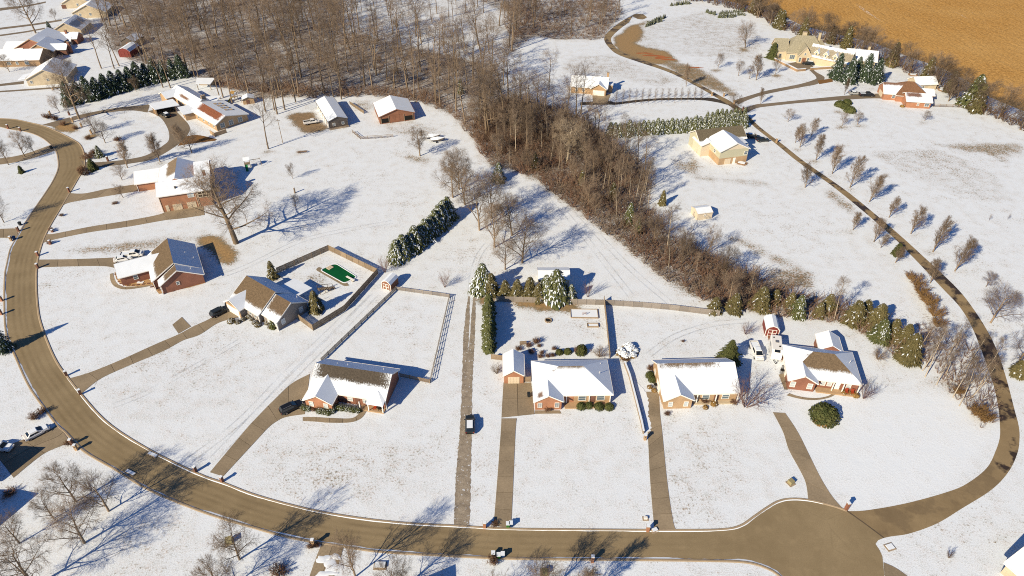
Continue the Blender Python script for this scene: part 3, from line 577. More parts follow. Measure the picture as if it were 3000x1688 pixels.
sh_black = roofmat('black_shingle_half_melted', (.075, .062, .048), .50, 3, .04, .965, .16, 9)
sh_brown = roofmat('brown_shingle_half_melted', (.145, .105, .066), .36, 3, -.5, 1.5, .12, 14)
sh_edge = roofmat('snow_melted_at_ridge', (.16, .12, .085), .88, 3, .05, .72, .20, 22)
sh_edge2 = roofmat('snow_melted_along_hip', (.17, .125, .09), .80, 3, -.5, .45, .14, 3)
sh_dull = roofmat('grey_brown_shingle_bare', (.135, .096, .058), .20, 3, -.1, 1.1, .13, 8)
sh_dull2 = roofmat('grey_brown_shingle_patchy', (.125, .088, .056), .30, 3, .05, 1.1, .22, 8)
sh_olive = roofmat('olive_shingle_bare', (.20, .165, .10), .16, 3, -.1, 1.1, .10, 6)
sh_red = roofmat('red_roof_melted', (.20, .075, .04), .38, 3, .10, .95, .12, 3)
sh_grey = roofmat('grey_shingle_bare', (.30, .275, .20), -1, 3, -1, 2, .1)
sh_dark2 = roofmat('dark_roof_bare', (.13, .11, .075), .12, 3, -1, 2, .1)
sh_brn3 = roofmat('brown_hip_roof_bare', (.19, .10, .055), -1, 3, -1, 2, .1)

# ---- black roofed house in the left middle
h = house('brick_house', 'brick house with a half melted black roof and a porch of white posts', (-40.11, 108.86), -11.2, (-.95, -9.3))
br = m_brick['red']
gable(h, 0, 17.0, 0, 9.6, 2.8, 5.75, br=5.1, mats=(sh_black, m_rsnow), wall=br)
wing(h, 0, 6.6, -3.0, 0, 2.8, 4.75, 2.95/5.1, (m_rsnow, m_rsnow), m_brick['orange'])
slope(h, [(13.2, -1.25, 2.65), (16.9, -1.25, 2.65), (15.0, 1.6, 3.85)], m_rsnow); slope(h, [(16.9, -1.25, 2.64), (16.9, .3, 2.95), (15.0, 1.6, 3.84)], m_rsnow); slope(h, [(13.2, -1.25, 2.64), (15.0, 1.6, 3.84), (13.2, .3, 2.95)], m_rsnow)
MB().span(11.4, 16.7, -1.0, .4, 0, .32).build('porch_floor', m_brick['tan'], h)
for x in (11.6, 13.5, 16.6): post(h, x, -.95, .3, 2.6)
for x in (1.7, 4.9): window(h, x, -2.6, 1.0, .9, 1.35, pane=m_blind)
for x in (9.0, 12.4): window(h, x, .4, .9, 1.1, 1.4, pane=m_blind)
door(h, 10.6, .4, .3, 1.0, 2.0, mat=m_brick['dark']); window(h, 15.2, .4, .9, 1.3, 1.3, pane=m_blind)
door(h, .4, 4.4, 0, 4.8, 2.2, '-x', name='garage_door', panels=(4, 4))
for x, y in ((4, 6.8), (6.3, 7.0), (14.2, 7.5)): vent(h, x, y, 5.75-(y-5.1)*.65)
MB().span(16.98, 17.06, -.0, .12, .1, 2.7).build('downspout', m_white, h)

# ---- hip roofed house with a detached garage
h = house('brick_house', 'orange brick house with a wide snowy hip roof and four round shrubs', (4.45, 96.42), 1.2)
br = m_brick['orange']
hip(h, 0, 16.8, 1.7, 12.2, 2.8, 6.05, 5.5, 10.8, 7.1, (roofmat('hip_front_snow', (.15, .12, .09), .93, 3, -1, 2, .08, 30), m_rsnow, m_rsnow, sh_edge2), br)
wing(h, 0, 6.25, 0, 1.7, 2.8, 4.65, 3.25/5.4, (roofmat('wing_snow_marks', (.2, .13, .1), .30, .62, .1, .4, .10, 12), m_rsnow), br)
for x in (1.35, 4.9): window(h, x, .4, .75, .85, 1.35, div=(2, 4))
MB().span(6.6, 16.4, .5, 2.2, 0, .28).build('porch_floor', m_brick['tan'], h)
MB().span(8.6, 16.2, 2.10, 2.16, .28, 2.7).build('porch_wall', m_brick['tan'], h)
for x in (7.0, 11.8, 16.2): post(h, x, 1.95, .25, 2.7)
window(h, 10.3, 2.10, .9, 1.6, 1.3); window(h, 14.2, 2.10, .9, 1.6, 1.3); door(h, 12.6, 2.10, .28, 1.0, 2.05, mat=m_brick['dark'])
door(h, .45, 7.0, 0, 4.8, 2.2, '-x', name='garage_door', panels=(4, 4)); vent(h, 14.4, 6.8, 4.4); vent(h, 15.0, 10, 3.6)
h = house('brick_garage', 'small orange brick garage with a white door and snowy gable roof', (-1.97, 104.16), .8, cat='garage')
gable(h, 0, 6.7, 0, 4.7, 2.6, 4.2, axis='y', wall=m_brick['orange'], oh=.25)
door(h, 2.35, .25, 0, 2.5, 2.0, name='garage_door', panels=(4, 4), mat=m_sidingc)

# ---- tan gabled house right of the retaining wall
h = house('brick_house', 'tan brick gable house with melt streaks along the ridge', (30.5, 108.9), 1.9, (.35, -10.5))
br = m_brick['tan']
gable(h, 0, 16.6, 0, 10.5, 2.8, 5.75, br=6.3, mats=(sh_edge, m_rsnow), wall=br)
wing(h, .1, 6.6, -1.75, 0, 2.8, 4.7, 2.95/6.3, (m_rsnow, m_rsnow), br)
for x in (1.75, 5.0): window(h, x, -1.35, .75, .85, 1.35, div=(1, 2), pane=m_blind)
MB().span(7.0, 16.3, -.5, .42, 0, .30).build('porch_floor', m_brick['cream'], h)
for x in (7.6, 11.6, 16.2): post(h, x, -.15, .28, 2.6)
window(h, 9.6, .4, .8, 1.5, 1.3); window(h, 13.8, .4, .8, 1.5, 1.3); door(h, 11.9, .4, .3, 1.0, 2.05, mat=m_brick['dark'])
door(h, .4, 4.2, 0, 2.6, 2.1, '-x', name='garage_door', panels=(4, 4)); window(h, .4, 8.0, 1.0, .9, 1.2, '-x')

# ---- hip roofed house at the right with a melted brown slope
h = house('brick_house', 'red brick house with a melted brown roof slope and red porch chairs', (58.94, 102.57), -10.0)
br = m_brick['red']
hip(h, 0, 15.3, 1.35, 11.6, 2.8, 6.05, 5.3, 9.7, 6.6, (sh_brown, m_rsnow, m_rsnow, sh_edge2), br)
wing(h, 0, 6.2, 0, 1.35, 2.8, 4.7, 3.25/5.25, (m_rsnow, m_rsnow), m_brick['red'])
for x in (1.25, 4.75): window(h, x, .4, .8, 1.0, 1.5, pane=m_blind)
MB().span(6.4, 15.0, .3, 1.75, 0, .34).build('porch_floor', m_brick['tan'], h)
for x in (9.6, 11.7, 14.8): post(h, x, 1.15, .3, 2.7, .2)
for x in (7.7, 9.0, 12.9): window(h, x, 1.8, 1.0, .9, 1.3, pane=m_blind)
door(h, 10.7, 1.8, .34, 1.0, 2.05, mat=m_white); vent(h, 13.4, 6.6, 4.3)
door(h, .45, 6.2, 0, 4.6, 2.2, '-x', name='garage_door', panels=(4, 4))
gable(h, 11.4, 16.6, 8.2, 13.4, 2.7, 4.25, axis='y', wall=br, oh=.3, a0open=True)

# ---- grey brick house with the pool yard
h = house('brick_house', 'grey brick house with a brown stepped roof next to the fenced pool', (-69.17, 131.2), -36.2)
br = m_brick['grey']; crm = m_brick['tan']
gable(h, .2, 11.3, -.7, 10.0, 2.75, 6.2, br=5.3, mats=(sh_dull, m_rsnow), wall=br)
gable(h, 11.3, 17.0, .2, 10.0, 2.75, 5.7, br=5.2, mats=(sh_dull2, m_rsnow), wall=br, a0open=True)
wing(h, -.1, 6.2, -2.3, -.7, 2.75, 4.7, 3.45/6.0, (m_rsnow, m_rsnow), br)
MB().span(.35, 5.75, -1.965, -1.905, 0, 2.85).build('garage_front', crm, h)
door(h, 3.0, -1.97, 0, 4.6, 2.2, name='garage_door', panels=(4, 4), mat=m_white)
for y in (2.2, 7.6): window(h, 16.6, y, 1.0, 1.0, 1.5, '+x', pane=m_blind)
for x in (7.5, 9.4): window(h, x, -.3, .9, .9, 1.3)
for x in (13.2, 15.6): window(h, x, .6, .9, .9, 1.3, pane=m_blind)
for x in (10.9, 16.7): post(h, x, -.4 if x < 12 else .4, 0, 2.6, .22)
slope(h, [(6.2, 9.9, 2.75), (13.0, 9.9, 2.75), (13.0, 14.4, 2.45), (6.2, 14.4, 2.45)], m_rsnow)
for x in (6.5, 12.7): post(h, x, 14.1, 0, 2.3)
for x, y in ((4.5, 7.5), (15.2, 8.2)): vent(h, x, y, 4.6)

# ---- three sloped red brick house on the left
h = house('brick_house', 'red brick house with a steep stepped roof and a stone edged bed', (-88.62, 135.32), 28.37-90, (0, 0))
a = math.radians(28.37); h.location = (-88.62+math.cos(a)*0-math.sin(a)*15.6, 135.32+math.sin(a)*0+math.cos(a)*15.6, 0)
br = m_brick['red']
gable(h, 0, 12.7, -1.5, 10.8, 2.8, 6.6, br=4.8, mats=(sh_dull, m_rsnow), wall=br)
gable(h, 12.7, 15.7, 0, 10.8, 2.8, 6.1, br=5.0, mats=(sh_dull2, m_rsnow), wall=br, a0open=True)
wing(h, -.3, 7.1, -8.9, -1.5, 2.8, 4.9, 3.8/6.3, (m_rsnow, m_rsnow), br)
door(h, 3.4, -8.5, 0, 4.8, 2.2, name='garage_door', panels=(4, 4))
window(h, 15.3, 4.3, 1.6, .7, 1.0, '+x'); window(h, 9.8, -1.1, .9, 1.2, 1.3); window(h, 14.2, .4, .9, 1.1, 1.3); door(h, 12.0, -1.1, .1, 1.0, 2.0, mat=m_brick['dark'])
post(h, 12.5, -1.2, 0, 2.7); post(h, 15.5, .2, 0, 2.7); window(h, 6.7, -5.0, 1.0, 1.0, 1.2, '+x')
for x, y in ((6, 8.0), (8, 9.6), (13.8, 8.2)): vent(h, x, y, 6.6-(y-4.8)*.63)

# ---- two level brick house at the left with basement garages
h = house('brick_house', 'two level orange brick house with basement garages and screened porch', (-104.36, 174.71), 18.0)
br = m_brick['orange']
gable(h, -.3, 14.8, 0, 9.8, 5.4, 7.7, br=4.9, mats=(m_rsnow, m_rsnow), wall=br)
gable(h, 5.0, 19.0, -.6, 11.0, 5.4, 8.3, axis='y', br=5.2, mats=(roofmat('patchy_left_slope', (.20, .15, .10), .46, 3, .25, 1.2, .22, 12), m_rsnow), wall=br, a0open=True)
gable(h, 10.0, 14.6, 7.0, 19.5, 5.4, 8.0, br=14.6, mats=(m_rsnow, m_rsnow), wall=br, a0open=True)
gable(h, -8.6, 1.0, 15.5, 24.8, 2.8, 5.0, mats=(m_rsnow, m_rsnow), wall=br)
MB().span(-8.14, -8.0, 15.75, 15.87, .1, 2.7).build('downspout', m_white, h)
for x in (.2, 10.2, 10.6): MB().box(x, .34, 2.7, .12, .12, 5.2).build('downspout', m_sidingc, h)
window(h, 8.9, .4, 3.6, 1.7, 1.5, div=(2, 2), pane=m_blind)
sp = MB().span(10.95, 14.5, .30, .36, 3.2, 5.0).build('porch_screen', m_dark, h)
for x in (10.9, 12.1, 13.3, 14.5): MB().box(x, .26, 4.1, .16, .10, 2.0).build('screen_post', m_sidingc, sp)
for z in (3.15, 4.15): MB().span(10.9, 14.5, .19, .27, z-.07, z+.07).build('screen_rail', m_sidingc, sp)
for x, w_ in ((1.6, .9), (4.4, 2.6), (8.4, 2.6)): door(h, x, .4, 0, w_, 2.05, name='garage_door' if w_ > 1 else 'door', panels=(4, 4) if w_ > 1 else (1, 3), mat=m_sidingc)
chimney(h, 13.4, 6.2, 4, 8.6, .8); MB().cyl(5.1, 2.2, 5.9, 6.9, .3, .3, 8).build('roof_vent', m_gutter, h)
MB().span(14.6, 16.6, 3.0, 6.0, 2.7, 2.85).build('deck', m_wood, h); post(h, 16.4, 3.2, 0, 2.7); post(h, 16.4, 5.8, 0, 2.7)

# ---- low brick house with carport and solar holes at the upper left
h = house('brick_house', 'low sprawling brick house with carport, red melted roof and skylights', (-118.29, 240.92), -43.0)
br = m_brick['tan']
gable(h, -3.0, 15.6, -.2, 13.2, 2.7, 4.9, br=4.3, mats=(sh_red, m_rsnow), wall=br, oh=.5)
for i in range(4):
    for j in range(2):
        x = 1.0+i*2.7; y = 7.9+j*1.9+.0; z = 4.9-(y-4.3)*2.2/8.9
        MB().box(x, y, z+.09, 1.35, 1.05, .16).build('skylight', m_stone, h)
slope(h, [(-11.5, 10.0, 2.75), (-3.0, 1.2, 2.75), (1.5, 5.8, 3.2), (-7.0, 14.6, 3.2)], m_rsnow)
for y in (2.6, 6.0, 9.6): window(h, 15.1, y, .7, 1.6, 1.7, '+x', div=(2, 2))
for x in (1.5, 5.5, 9.5, 13): window(h, x, .3, .9, 1.0, 1.2)
w_ = MB(); w_.span(15.2, 18.6, -2.6, -2.4, 0, 1.4); w_.span(18.4, 18.6, -2.6, 2.0, 0, 1.4); w_.build('patio_wall', m_brick['tan'], h)
h2 = h
# link and carport
h = house('brick_house', 'square brick wing between the carport and the red roof', (-121.51, 239.5), 33.0)
slope(h, [(-.6, 0, 2.8), (4.0, 0, 2.8), (6.6, 8.0, 2.9), (-.9, 8.0, 2.9)], m_rsnow); MB().span(0, 3.8, .5, 7.6, 0, 2.6).build('wall', br, h)
door(h, 0, 4, 0, 1.0, 2.0, '-x', mat=m_brick['dark']); window(h, 0, 6, .9, 1.0, 1.2, '-x')
h = house('carport', 'open flat roofed carport at the end of the curving drive', (-134.31, 243.82), 32.3, cat='carport')
slope(h, [(-.2, 0, 2.8), (8.6, -.6, 2.8), (7.6, 6.9, 2.85), (-1.2, 6.6, 2.85)], m_rsnow); MB().span(-.2, 0.0, 1.2, 6.0, 0, 2.6).build('wall', br, h)
MB().span(0, 7.4, 6.0, 6.2, 0, 2.6).build('wall', m_brick['dark'], h); MB().span(6.9, 7.1, .6, 6.0, 0, 2.6).build('wall', br, h)
for x, y in ((.1, .6), (-.4, 3.0)): post(h, x, y, 0, 2.65, .45, br)
h = house('brick_house', 'long rear brick wing with a low snowy gable roof and stone chimney', (-131.45, 255.42), -43.9)
gable(h, -6.2, 15.2, 0, 8.4, 2.8, 4.9, br=4.2, mats=(roofmat('rear_wing_scuffs', (.2, .12, .08), .30, .55, .35, .7, .09, 5), m_rsnow), wall=br)
wing(h, -8.0, -.9, -3.0, 0, 2.8, 4.4, .5, (m_rsnow, m_rsnow), br); chimney(h, 13.4, 5.6, 2, 5.6, 1.0, m_stone, 1.6); vent(h, 0, 4.2, 4.9)
for x in (1.5, 4.0, 7.0): window(h, x, .4, .9, 1.0, 1.2)
h = house('open_shed', 'open fronted lean-to shed behind the low brick house', P(*TT(0, 0, 1985, 905)[0])[:2], -12, cat='shed')
slope(h, [(0, 0, 2.6), (6.0, 1.0, 2.6), (5.0, 6.5, 3.0), (-2.6, 5.2, 3.0)], m_rsnow)
for x, y in ((.3, .3), (5.6, 1.2), (4.6, 6.0), (-2.0, 4.9)): post(h, x, y, 0, 2.5, .2, m_wood)
MB().box(1.4, 5.6, 1.25, 6.6, .15, 2.5, 0, .17).build('wall', m_wood, h)
h = house('brick_shed', 'small brick garden shed near the yellow play set', P(*TT(0, 0, 2452, 1055)[0])[:2], 20, cat='shed')
gable(h, -.3, 4.0, -.3, 4.4, 2.1, 2.9, axis='y', wall=m_brick['tan'], oh=.25, trim=m_gutter); door(h, 1.8, -.05, 0, 1.2, 1.8, mat=m_brick['dark'])

# ---- cream brick house with the white garage door in the upper middle
h = house('brick_house', 'tan brick house with a white roof and garage facing the sapling drive', (23.6, 266.41), -10.5)
br = m_brick['tan']
gable(h, -.2, 14.9, 0, 10.0, 2.8, 5.7, mats=(m_rsnow, m_rsnow), wall=br)
wing(h, 7.9, 14.6, -.9, 0, 2.8, 4.9, .58, (m_rsnow, m_rsnow), br)
door(h, 11.4, -.5, 0, 4.6, 2.1, name='garage_door', panels=(4, 4)); window(h, 2.4, .4, .8, .8, 1.5); window(h, 5.2, .4, .8, .8, 1.5); chimney(h, 14.2, 7.6, 2, 6.6, .9, m_brick['tan']); gable(h, 4.0, 9.0, 9.0, 14.0, 2.8, 4.8, axis='y', wall=br)
MB().span(15.0, 16.6, 3.4, 6.2, 0, 3.2).build('side_annex', br, h); slope(h, [(14.9, 3.2, 3.3), (16.8, 3.2, 3.3), (16.8, 6.4, 3.3), (14.9, 6.4, 3.3)], m_rsnow)

# ---- two level siding house by the lane
h = house('siding_house', 'sage siding house on a brick basement beside the narrow lane', (68.47, 204.39), 13.3)
gable(h, 0, 10.4, 0, 11.0, 5.0, 7.6, axis='y', br=5.8, mats=(m_rsnow, m_rsnow), wall=m_siding)
MB().span(.36, 10.62, .36, 9.9, 0, 2.35).build('basement_wall', m_brick['tan'], h)
wl = MB(); wl.add([(.5, .385, 5.2), (10.5, .385, 5.2), (5.8, .385, 7.3)], [(0, 1, 2)]); wl.build('gable_siding', m_sidingc, h)
gable(h, -3.0, 14.5, 8.5, 17.5, 4.4, 7.2, mats=(sh_dark2, sh_dark2), wall=m_siding)
gable(h, 7.0, 14.0, -3.2, 3.4, 4.2, 5.4, axis='y', mats=(m_rsnow, m_rsnow), wall=m_sidingc)
slope(h, [(8.0, 5.2, 5.3), (12.8, 5.2, 4.6), (12.8, 10.5, 4.6), (8.0, 10.5, 5.3)], m_rsnow)
door(h, 3.6, .36, 0, 2.2, 2.0, name='garage_door', panels=(4, 4), mat=m_sidingc); door(h, 6.0, .36, 0, .9, 2.1); window(h, 9.8, .4, 2.9, 1.3, 1.2)
window(h, .4, 4.0, 2.9, 1.2, 1.2, '-x'); MB().span(9.2, 12.6, 3.8, 9.5, 2.55, 2.7).build('deck', m_wood, h)
for x, y in ((12.3, 4.0), (12.3, 9.2)): post(h, x, y, 0, 4.7)

# ---- metal garage and wooden barn
h = house('metal_garage', 'long brown metal garage with a row of white doors', (-66.59, 232.45), 25.0, (-.2, 0), 'garage')
gable(h, 0, 21.0, -.1, 7.3, 3.0, 4.3, axis='y', mats=(m_rsnow, m_rsnow), wall=m_metalbrown, oh=.2, trim=m_gutter)
for i in range(6): door(h, .1, 2.4+i*3.2, 0, 2.2, 2.4, '-x', name='garage_door', panels=(2, 4))
window(h, 2.0, .2, 1.0, .9, 1.0, div=(2, 2)); window(h, 5.3, .2, 1.0, .9, 1.0, div=(2, 2))
MB().span(.0, 7.2, -.9, .15, 0, .35).build('foundation', m_stone, h)
MB().box(.0, .1, 1.5, .12, .12, 2.9).build('downspout', m_white, h)
h = house('wooden_barn', 'red brown wooden barn with a snowy roof and two dark bays', (-48.84, 236.77), 17.9, cat='barn')
gable(h, -.3, 13.5, -.3, 13.3, 3.0, 5.2, axis='y', mats=(m_rsnow, m_rsnow), wall=m_barn, oh=.3, trim=m_barn)
for x in (1.9, 10.7): MB().span(x-1.4, x+1.5, -.06, .02, .35, 2.0).build('bay_shade_panel', m_dark, h)  # near-black panels on the solid wall paint the shade of open bays
for i in range(3): MB().span(4.3+i*1.6, 5.85+i*1.6, -.10, -.02, .2, 2.9-.2*abs(i-1)).build('barn_door', m_barn, h)
for x in (.5, 3.4, 9.1, 12.4): MB().span(x-.12, x+.12, -.12, .02, 0, 2.9).build('post', m_wood, h)

# ---- sheds
def gambrel(root, wd, dp, ze, zr, wall, roofm, trim):
    """small barn roofed shed, door gable towards -y"""
    k = wd*.5; prof = [(-k, 0), (k, 0), (k, ze), (k*.62, ze+(zr-ze)*.68), (0, zr), (-k*.62, ze+(zr-ze)*.68), (-k, ze)]; n = 7
    V = [(x, 0, z) for x, z in prof]+[(x, dp, z) for x, z in prof]
    me = mesh('wall', V, [tuple(range(n)), tuple(range(2*n-1, n-1, -1))]+[(i, n+i, n+(i+1) % n, (i+1) % n) for i in range(n)], [wall]); fixn(me); link('wall', me, root)
    for i in (2, 3, 4, 5):
        (x0, z0), (x1, z1) = prof[i], prof[i+1]; e = 1.06
        slope(root, [(x0*e, -.12, z0+.09), (x0*e, dp+.12, z0+.09), (x1*e, dp+.12, z1+.09), (x1*e, -.12, z1+.09)], roofm, th=.08)
    tr = MB()
    for i in (2, 3, 4, 5): tr.beam((prof[i][0], -.05, prof[i][1]+.02), (prof[i+1][0], -.05, prof[i+1][1]+.02), .1, .14)
    for s in (-1, 1): tr.span(s*k-.07, s*k+.07, -.07, .05, 0, ze)
    tr.build('corner_trim', trim, root)
    for s in (-1, 1):
        d = MB().span(s*.02 if s > 0 else -.02-k*.62, k*.62+.02 if s > 0 else -.02, -.05, .02, .12, ze-.02).build('door', wall, root); f = MB(); c = s*(k*.31+.02); w2 = k*.62
        for z in (.16, ze*.5, ze-.07): f.span(c-w2/2, c+w2/2, -.10, -.04, z-.06, z+.06)
        for x in (c-w2/2+.05, c+w2/2-.05): f.span(x-.05, x+.05, -.095, -.045, .16, ze-.07)
        f.build('door_trim', trim, d)
h = house('barn_shed', 'brown barn shaped shed with white trimmed doors by the low fence', P(1133, 850)[:2], -24, cat='shed'); gambrel(h, 2.7, 3.6, 2.0, 3.0, m_barn, m_rsnow, m_white)
h = house('barn_shed', 'red barn shaped shed with white trimmed doors behind the camper', P(2259, 985)[:2], -9, cat='shed'); gambrel(h, 3.0, 4.2, 2.0, 3.1, m_redp, m_rsnow, m_white)
MB().box(0, -.9, .12, 1.6, 1.7, .14).build('ramp', m_barn, h)
h = house('barn_shed', 'dark red barn shaped shed at the edge of the wood', P(*TT(0, 0, 1265, 578)[0])[:2], -4, cat='shed'); gambrel(h, 5.4, 8.5, 2.6, 4.2, m_redp, m_rsnow, m_redp)
h = house('metal_shed', 'beige metal shed standing alone on the snow', (54.29, 170.47), 13.0, cat='shed')
gable(h, 0, 4.9, 0, 4.4, 2.2, 2.95, mats=(m_rsnow, m_rsnow), wall=m_sidingc, oh=.08, trim=m_sidingc); window(h, 2.4, .08, 1.2, .5, .45)
h = house('white_shed', 'snow roofed shed behind the evergreens in the triangular lot', (6.6, 138.2), 0, cat='shed')
gable(h, 0, 8.2, 0, 5.4, 2.7, 3.7, mats=(m_rsnow, m_rsnow), wall=m_sidingc, oh=.15); door(h, 4.1, .15, 0, 2.4, 2.0, name='garage_door', panels=(4, 4))

# ---- far right: brown house, shed, mansion, pool house
h = house('brick_house', 'brown brick house with mixed snowy and melted roofs at the far right', (148.18, 259.24), -9.0)
br = m_brick['orange']
gable(h, -1.5, 9.0, 0, 9.0, 2.6, 5.6, br=4.5, mats=(roofmat('streaky_far_roof', (.17, .10, .07), .78, 3, -1, 2, .18, 14), m_rsnow), wall=br)
hip(h, 3.0, 15.5, -1.2, 11.0, 2.6, 6.3, 7.5, 10.0, 5.0, (sh_brn3, m_rsnow, m_rsnow, sh_brn3), br)
gable(h, 5.2, 14.8, -6.6, 1.6, 2.6, 4.6, mats=(roofmat('streaky_far_roof2', (.17, .10, .08), .55, .98, .05, .6, .16, 12), m_rsnow), wall=br)
door(h, -1.1, 4.5, 0, 4.2, 2.1, '-x', name='garage_door', panels=(4, 4), mat=m_sidingc); window(h, 13.0, -6.2, .8, 1.6, 1.3, div=(2, 2)); window(h, 9.8, -6.2, 1.0, .7, .9); window(h, 2.6, .4, .9, 1.2, 1.2)
gable(h, 12.0, 18.0, 1.0, 8.0, 2.5, 4.0, axis='x', mats=(m_rsnow, m_rsnow), wall=m_brick['red'])
h = house('cream_shed', 'cream outbuilding with a snowy roof behind the brown brick house', (166.4, 269.0), 5.0, cat='shed')
gable(h, -2.2, 7.0, 0, 7.2, 2.4, 4.6, mats=(m_rsnow, m_rsnow), wall=m_brick['cream'], oh=.3); door(h, -1.9, 3.4, 0, 2.4, 2.0, '-x', name='garage_door', panels=(4, 4)); window(h, 1.0, .3, .8, 1.0, 1.0)
mw = plain('stucco_cream', (.54, .46, .32), .85, .08)
h = house('mansion', 'large cream house with steep grey roofs and a walled court', P(2266, 180)[:2], -8, cat='house')
def steep(x0, x1, y0, y1, ze, zr, axis, mt=sh_grey, **kw): gable(h, x0, x1, y0, y1, ze, zr, axis=axis, mats=(mt, mt), wall=mw, oh=.3, **kw)
hip(h, 5.0, 22.0, 1.5, 15.0, 3.6, 9.4, 9.5, 17.0, 8.2, (sh_grey,)*4, mw, trim=m_sidingc)
gable(h, 0, 6.0, 3.0, 12.0, 3.8, 8.0, mats=(sh_grey, sh_grey), wall=mw, oh=.3, trim=m_sidingc)
steep(-1.2, 7.0, 9.6, 15.4, 3.4, 7.4, 'y', trim=m_sidingc); steep(2, 10.0, 18.0, 23.0, 4.0, 7.6, 'y', trim=m_sidingc)
window(h, 8.0, 1.95, .8, 2.2, 1.8, div=(3, 2)); window(h, 12.5, -.9, 3.6, .8, 1.0); door(h, 12.5, -.9, 0, 1.6, 2.5, mat=m_barn)
for x in (10.8, 14.2): window(h, x, -.9, .6, .9, 2.0)
chimney(h, 13.0, 10.0, 6, 10.4, 1.6, mw); chimney(h, 20.0, 11.5, 5, 9.8, .9, mw)
for i in range(3): window(h, 3.0, 3.3, .6, 1.0, 1.8)
h3 = house('mansion_garage', 'cream garage wing of the large house with dormers', P(2392, 192)[:2], -38, cat='garage')
gable(h3, -5.0, 13.0, 0, 9.5, 3.2, 7.4, mats=(roofmat('dormer_roof_snowy', (.28, .25, .19), .1, .8, -1, 2, .2, 4), sh_grey), wall=mw, oh=.3, trim=m_sidingc)
for x in (-1.5, 2.5, 6.5): gable(h3, .6, 4.2, x-1.1, x+1.1, 5.0, 6.4, axis='y', mats=(m_rsnow, m_rsnow), wall=mw, oh=.15, z0=3.4); window(h3, x, .75, 4.0, .8, 1.0)
window(h3, 12.7, 4.7, 3.6, .9, 1.2, '+x'); window(h3, 12.7, 4.7, .6, 2.2, 1.7, '+x', div=(3, 2))
h = house('pool_house', 'pale roofed pool house with open porch beside the tree line', (145.99, 297.15), -17.0, cat='pool house')
gable(h, 0, 13.0, -.5, 10.5, 3.0, 6.2, axis='x', mats=(m_rsnow, roofmat('pale_shingle', (.36, .37, .31), .02, 3, -1, 2, .05)), wall=mw, oh=.8, trim=m_sidingc); chimney(h, 9.5, 7.8, 3, 6.8, .9, mw)
MB().span(1.5, 6.0, .22, .30, .3, 2.4).build('porch_shade_panel', m_dark, h)  # flat dark sheet on the wall, porch shade put into colour

# ---- houses at the upper left
for lab, W_, ang, off, wd, dp, zr, wm, mt, ex in [
 ('cream gabled house beside the dark evergreen row', (-200.12, 273.33), 12, (0, 0), 16.0, 15.0, 6.4, m_brick['cream'], m_rsnow, 0),
 ('cream gabled house with a striped blue grey roof', (-222.0, 338.0), 6, (-.6, -1.5), 13.5, 14.0, 6.4, m_brick['cream'], roofmat('striped_far_roof', (.16, .20, .28), .2, .75, .05, .9, .25, 1.0), 1),
 ('cream gabled house half hidden at the wood edge, upper left', P(*TT(0, 0, 735, 190)[0])[:2], 8, (0, 0), 17.0, 14.0, 6.6, m_brick['cream'], m_rsnow, 2),
 ('cream gabled house at the very top left', P(*TT(0, 0, 630, 92)[0])[:2], 10, (0, 0), 15.0, 13.0, 6.4, m_brick['cream'], m_rsnow, 3)]:
    h = house('brick_house', lab, W_, ang, off)
    gable(h, 0, dp, 0, wd, 2.8, zr, axis='y', mats=(m_rsnow, mt), wall=wm, trim=m_sidingc)
    if ex == 0: window(h, 8.4, .4, 1.6, .9, 1.0); slope(h, [(-.5, 2.0, 2.78), (-3.5, 2.6, 2.3), (-3.2, 8.0, 2.3), (0, 8.0, 2.78)], m_rsnow); window(h, 2.0, .4, 1.0, .8, 1.1)
    elif ex == 1: window(h, 9.6, .4, .8, 1.2, 1.2); window(h, wd-.4, 5, 1, 1.2, 1.2, '+x')
    elif ex == 2: window(h, 9.0, .4, 1.2, 1.0, 1.2); window(h, 4.0, .4, 1.2, 1.0, 1.2)
    else: door(h, .9, .4, 0, 2.2, 2.0, name='garage_door', panels=(4, 4), mat=m_brick['dark']); window(h, 8.0, .4, 1.2, 1.0, 1.2)
h = house('brick_house', 'long low brick house with a snow white front slope at the left edge', (-223.07, 295.25), 4.0, (-8, 0))
gable(h, 0, 24.5, 0, 12.5, 2.8, 5.8, mats=(m_rsnow, m_rsnow), wall=m_brick['brown'], trim=m_brick['tan'])
gable(h, 11.0, 22.5, 13.0, 25.6, 2.8, 6.2, axis='y', mats=(m_rsnow, m_rsnow), wall=m_brick['brown'], trim=m_sidingc); gable(h, 18, 30, 13.5, 19.5, 2.7, 4.6, mats=(m_rsnow, m_rsnow), wall=m_brick['dark'])
window(h, 18.6, .4, .9, 1.6, 1.3, div=(2, 2)); window(h, 11.0, .4, .9, 1.6, 1.3, div=(2, 2)); window(h, 14.5, .4, .9, 1.0, 1.3); chimney(h, 30.3, 16.5, 0, 5.2, 1.0, m_brick['red'])
h = house('brick_house', 'red brick gabled house with a white garage roof at the left edge', (-230.24, 311.21), 2.0)
gable(h, -.2, 17.0, 4.0, 22.0, 2.8, 7.0, axis='y', br=12.4, mats=(m_rsnow, m_rsnow), wall=m_brick['red'], trim=m_brick['tan']); gable(h, -1.0, 8.0, -.2, 9.0, 2.8, 4.6, mats=(m_rsnow, m_rsnow), wall=m_brick['red'])
gable(h, 14.0, 26.0, 13.0, 20.0, 2.7, 4.8, mats=(m_rsnow, m_rsnow), wall=m_brick['red']); window(h, 10.5, .4, 1.2, 1.2, 1.2); chimney(h, 20.5, 16.0, 3, 5.8, .9, m_brick['red'])
h = house('play_house', 'tiny snow capped play house among the upper left yards', P(*TT(0, 0, 645, 462)[0])[:2], 6, cat='play house')
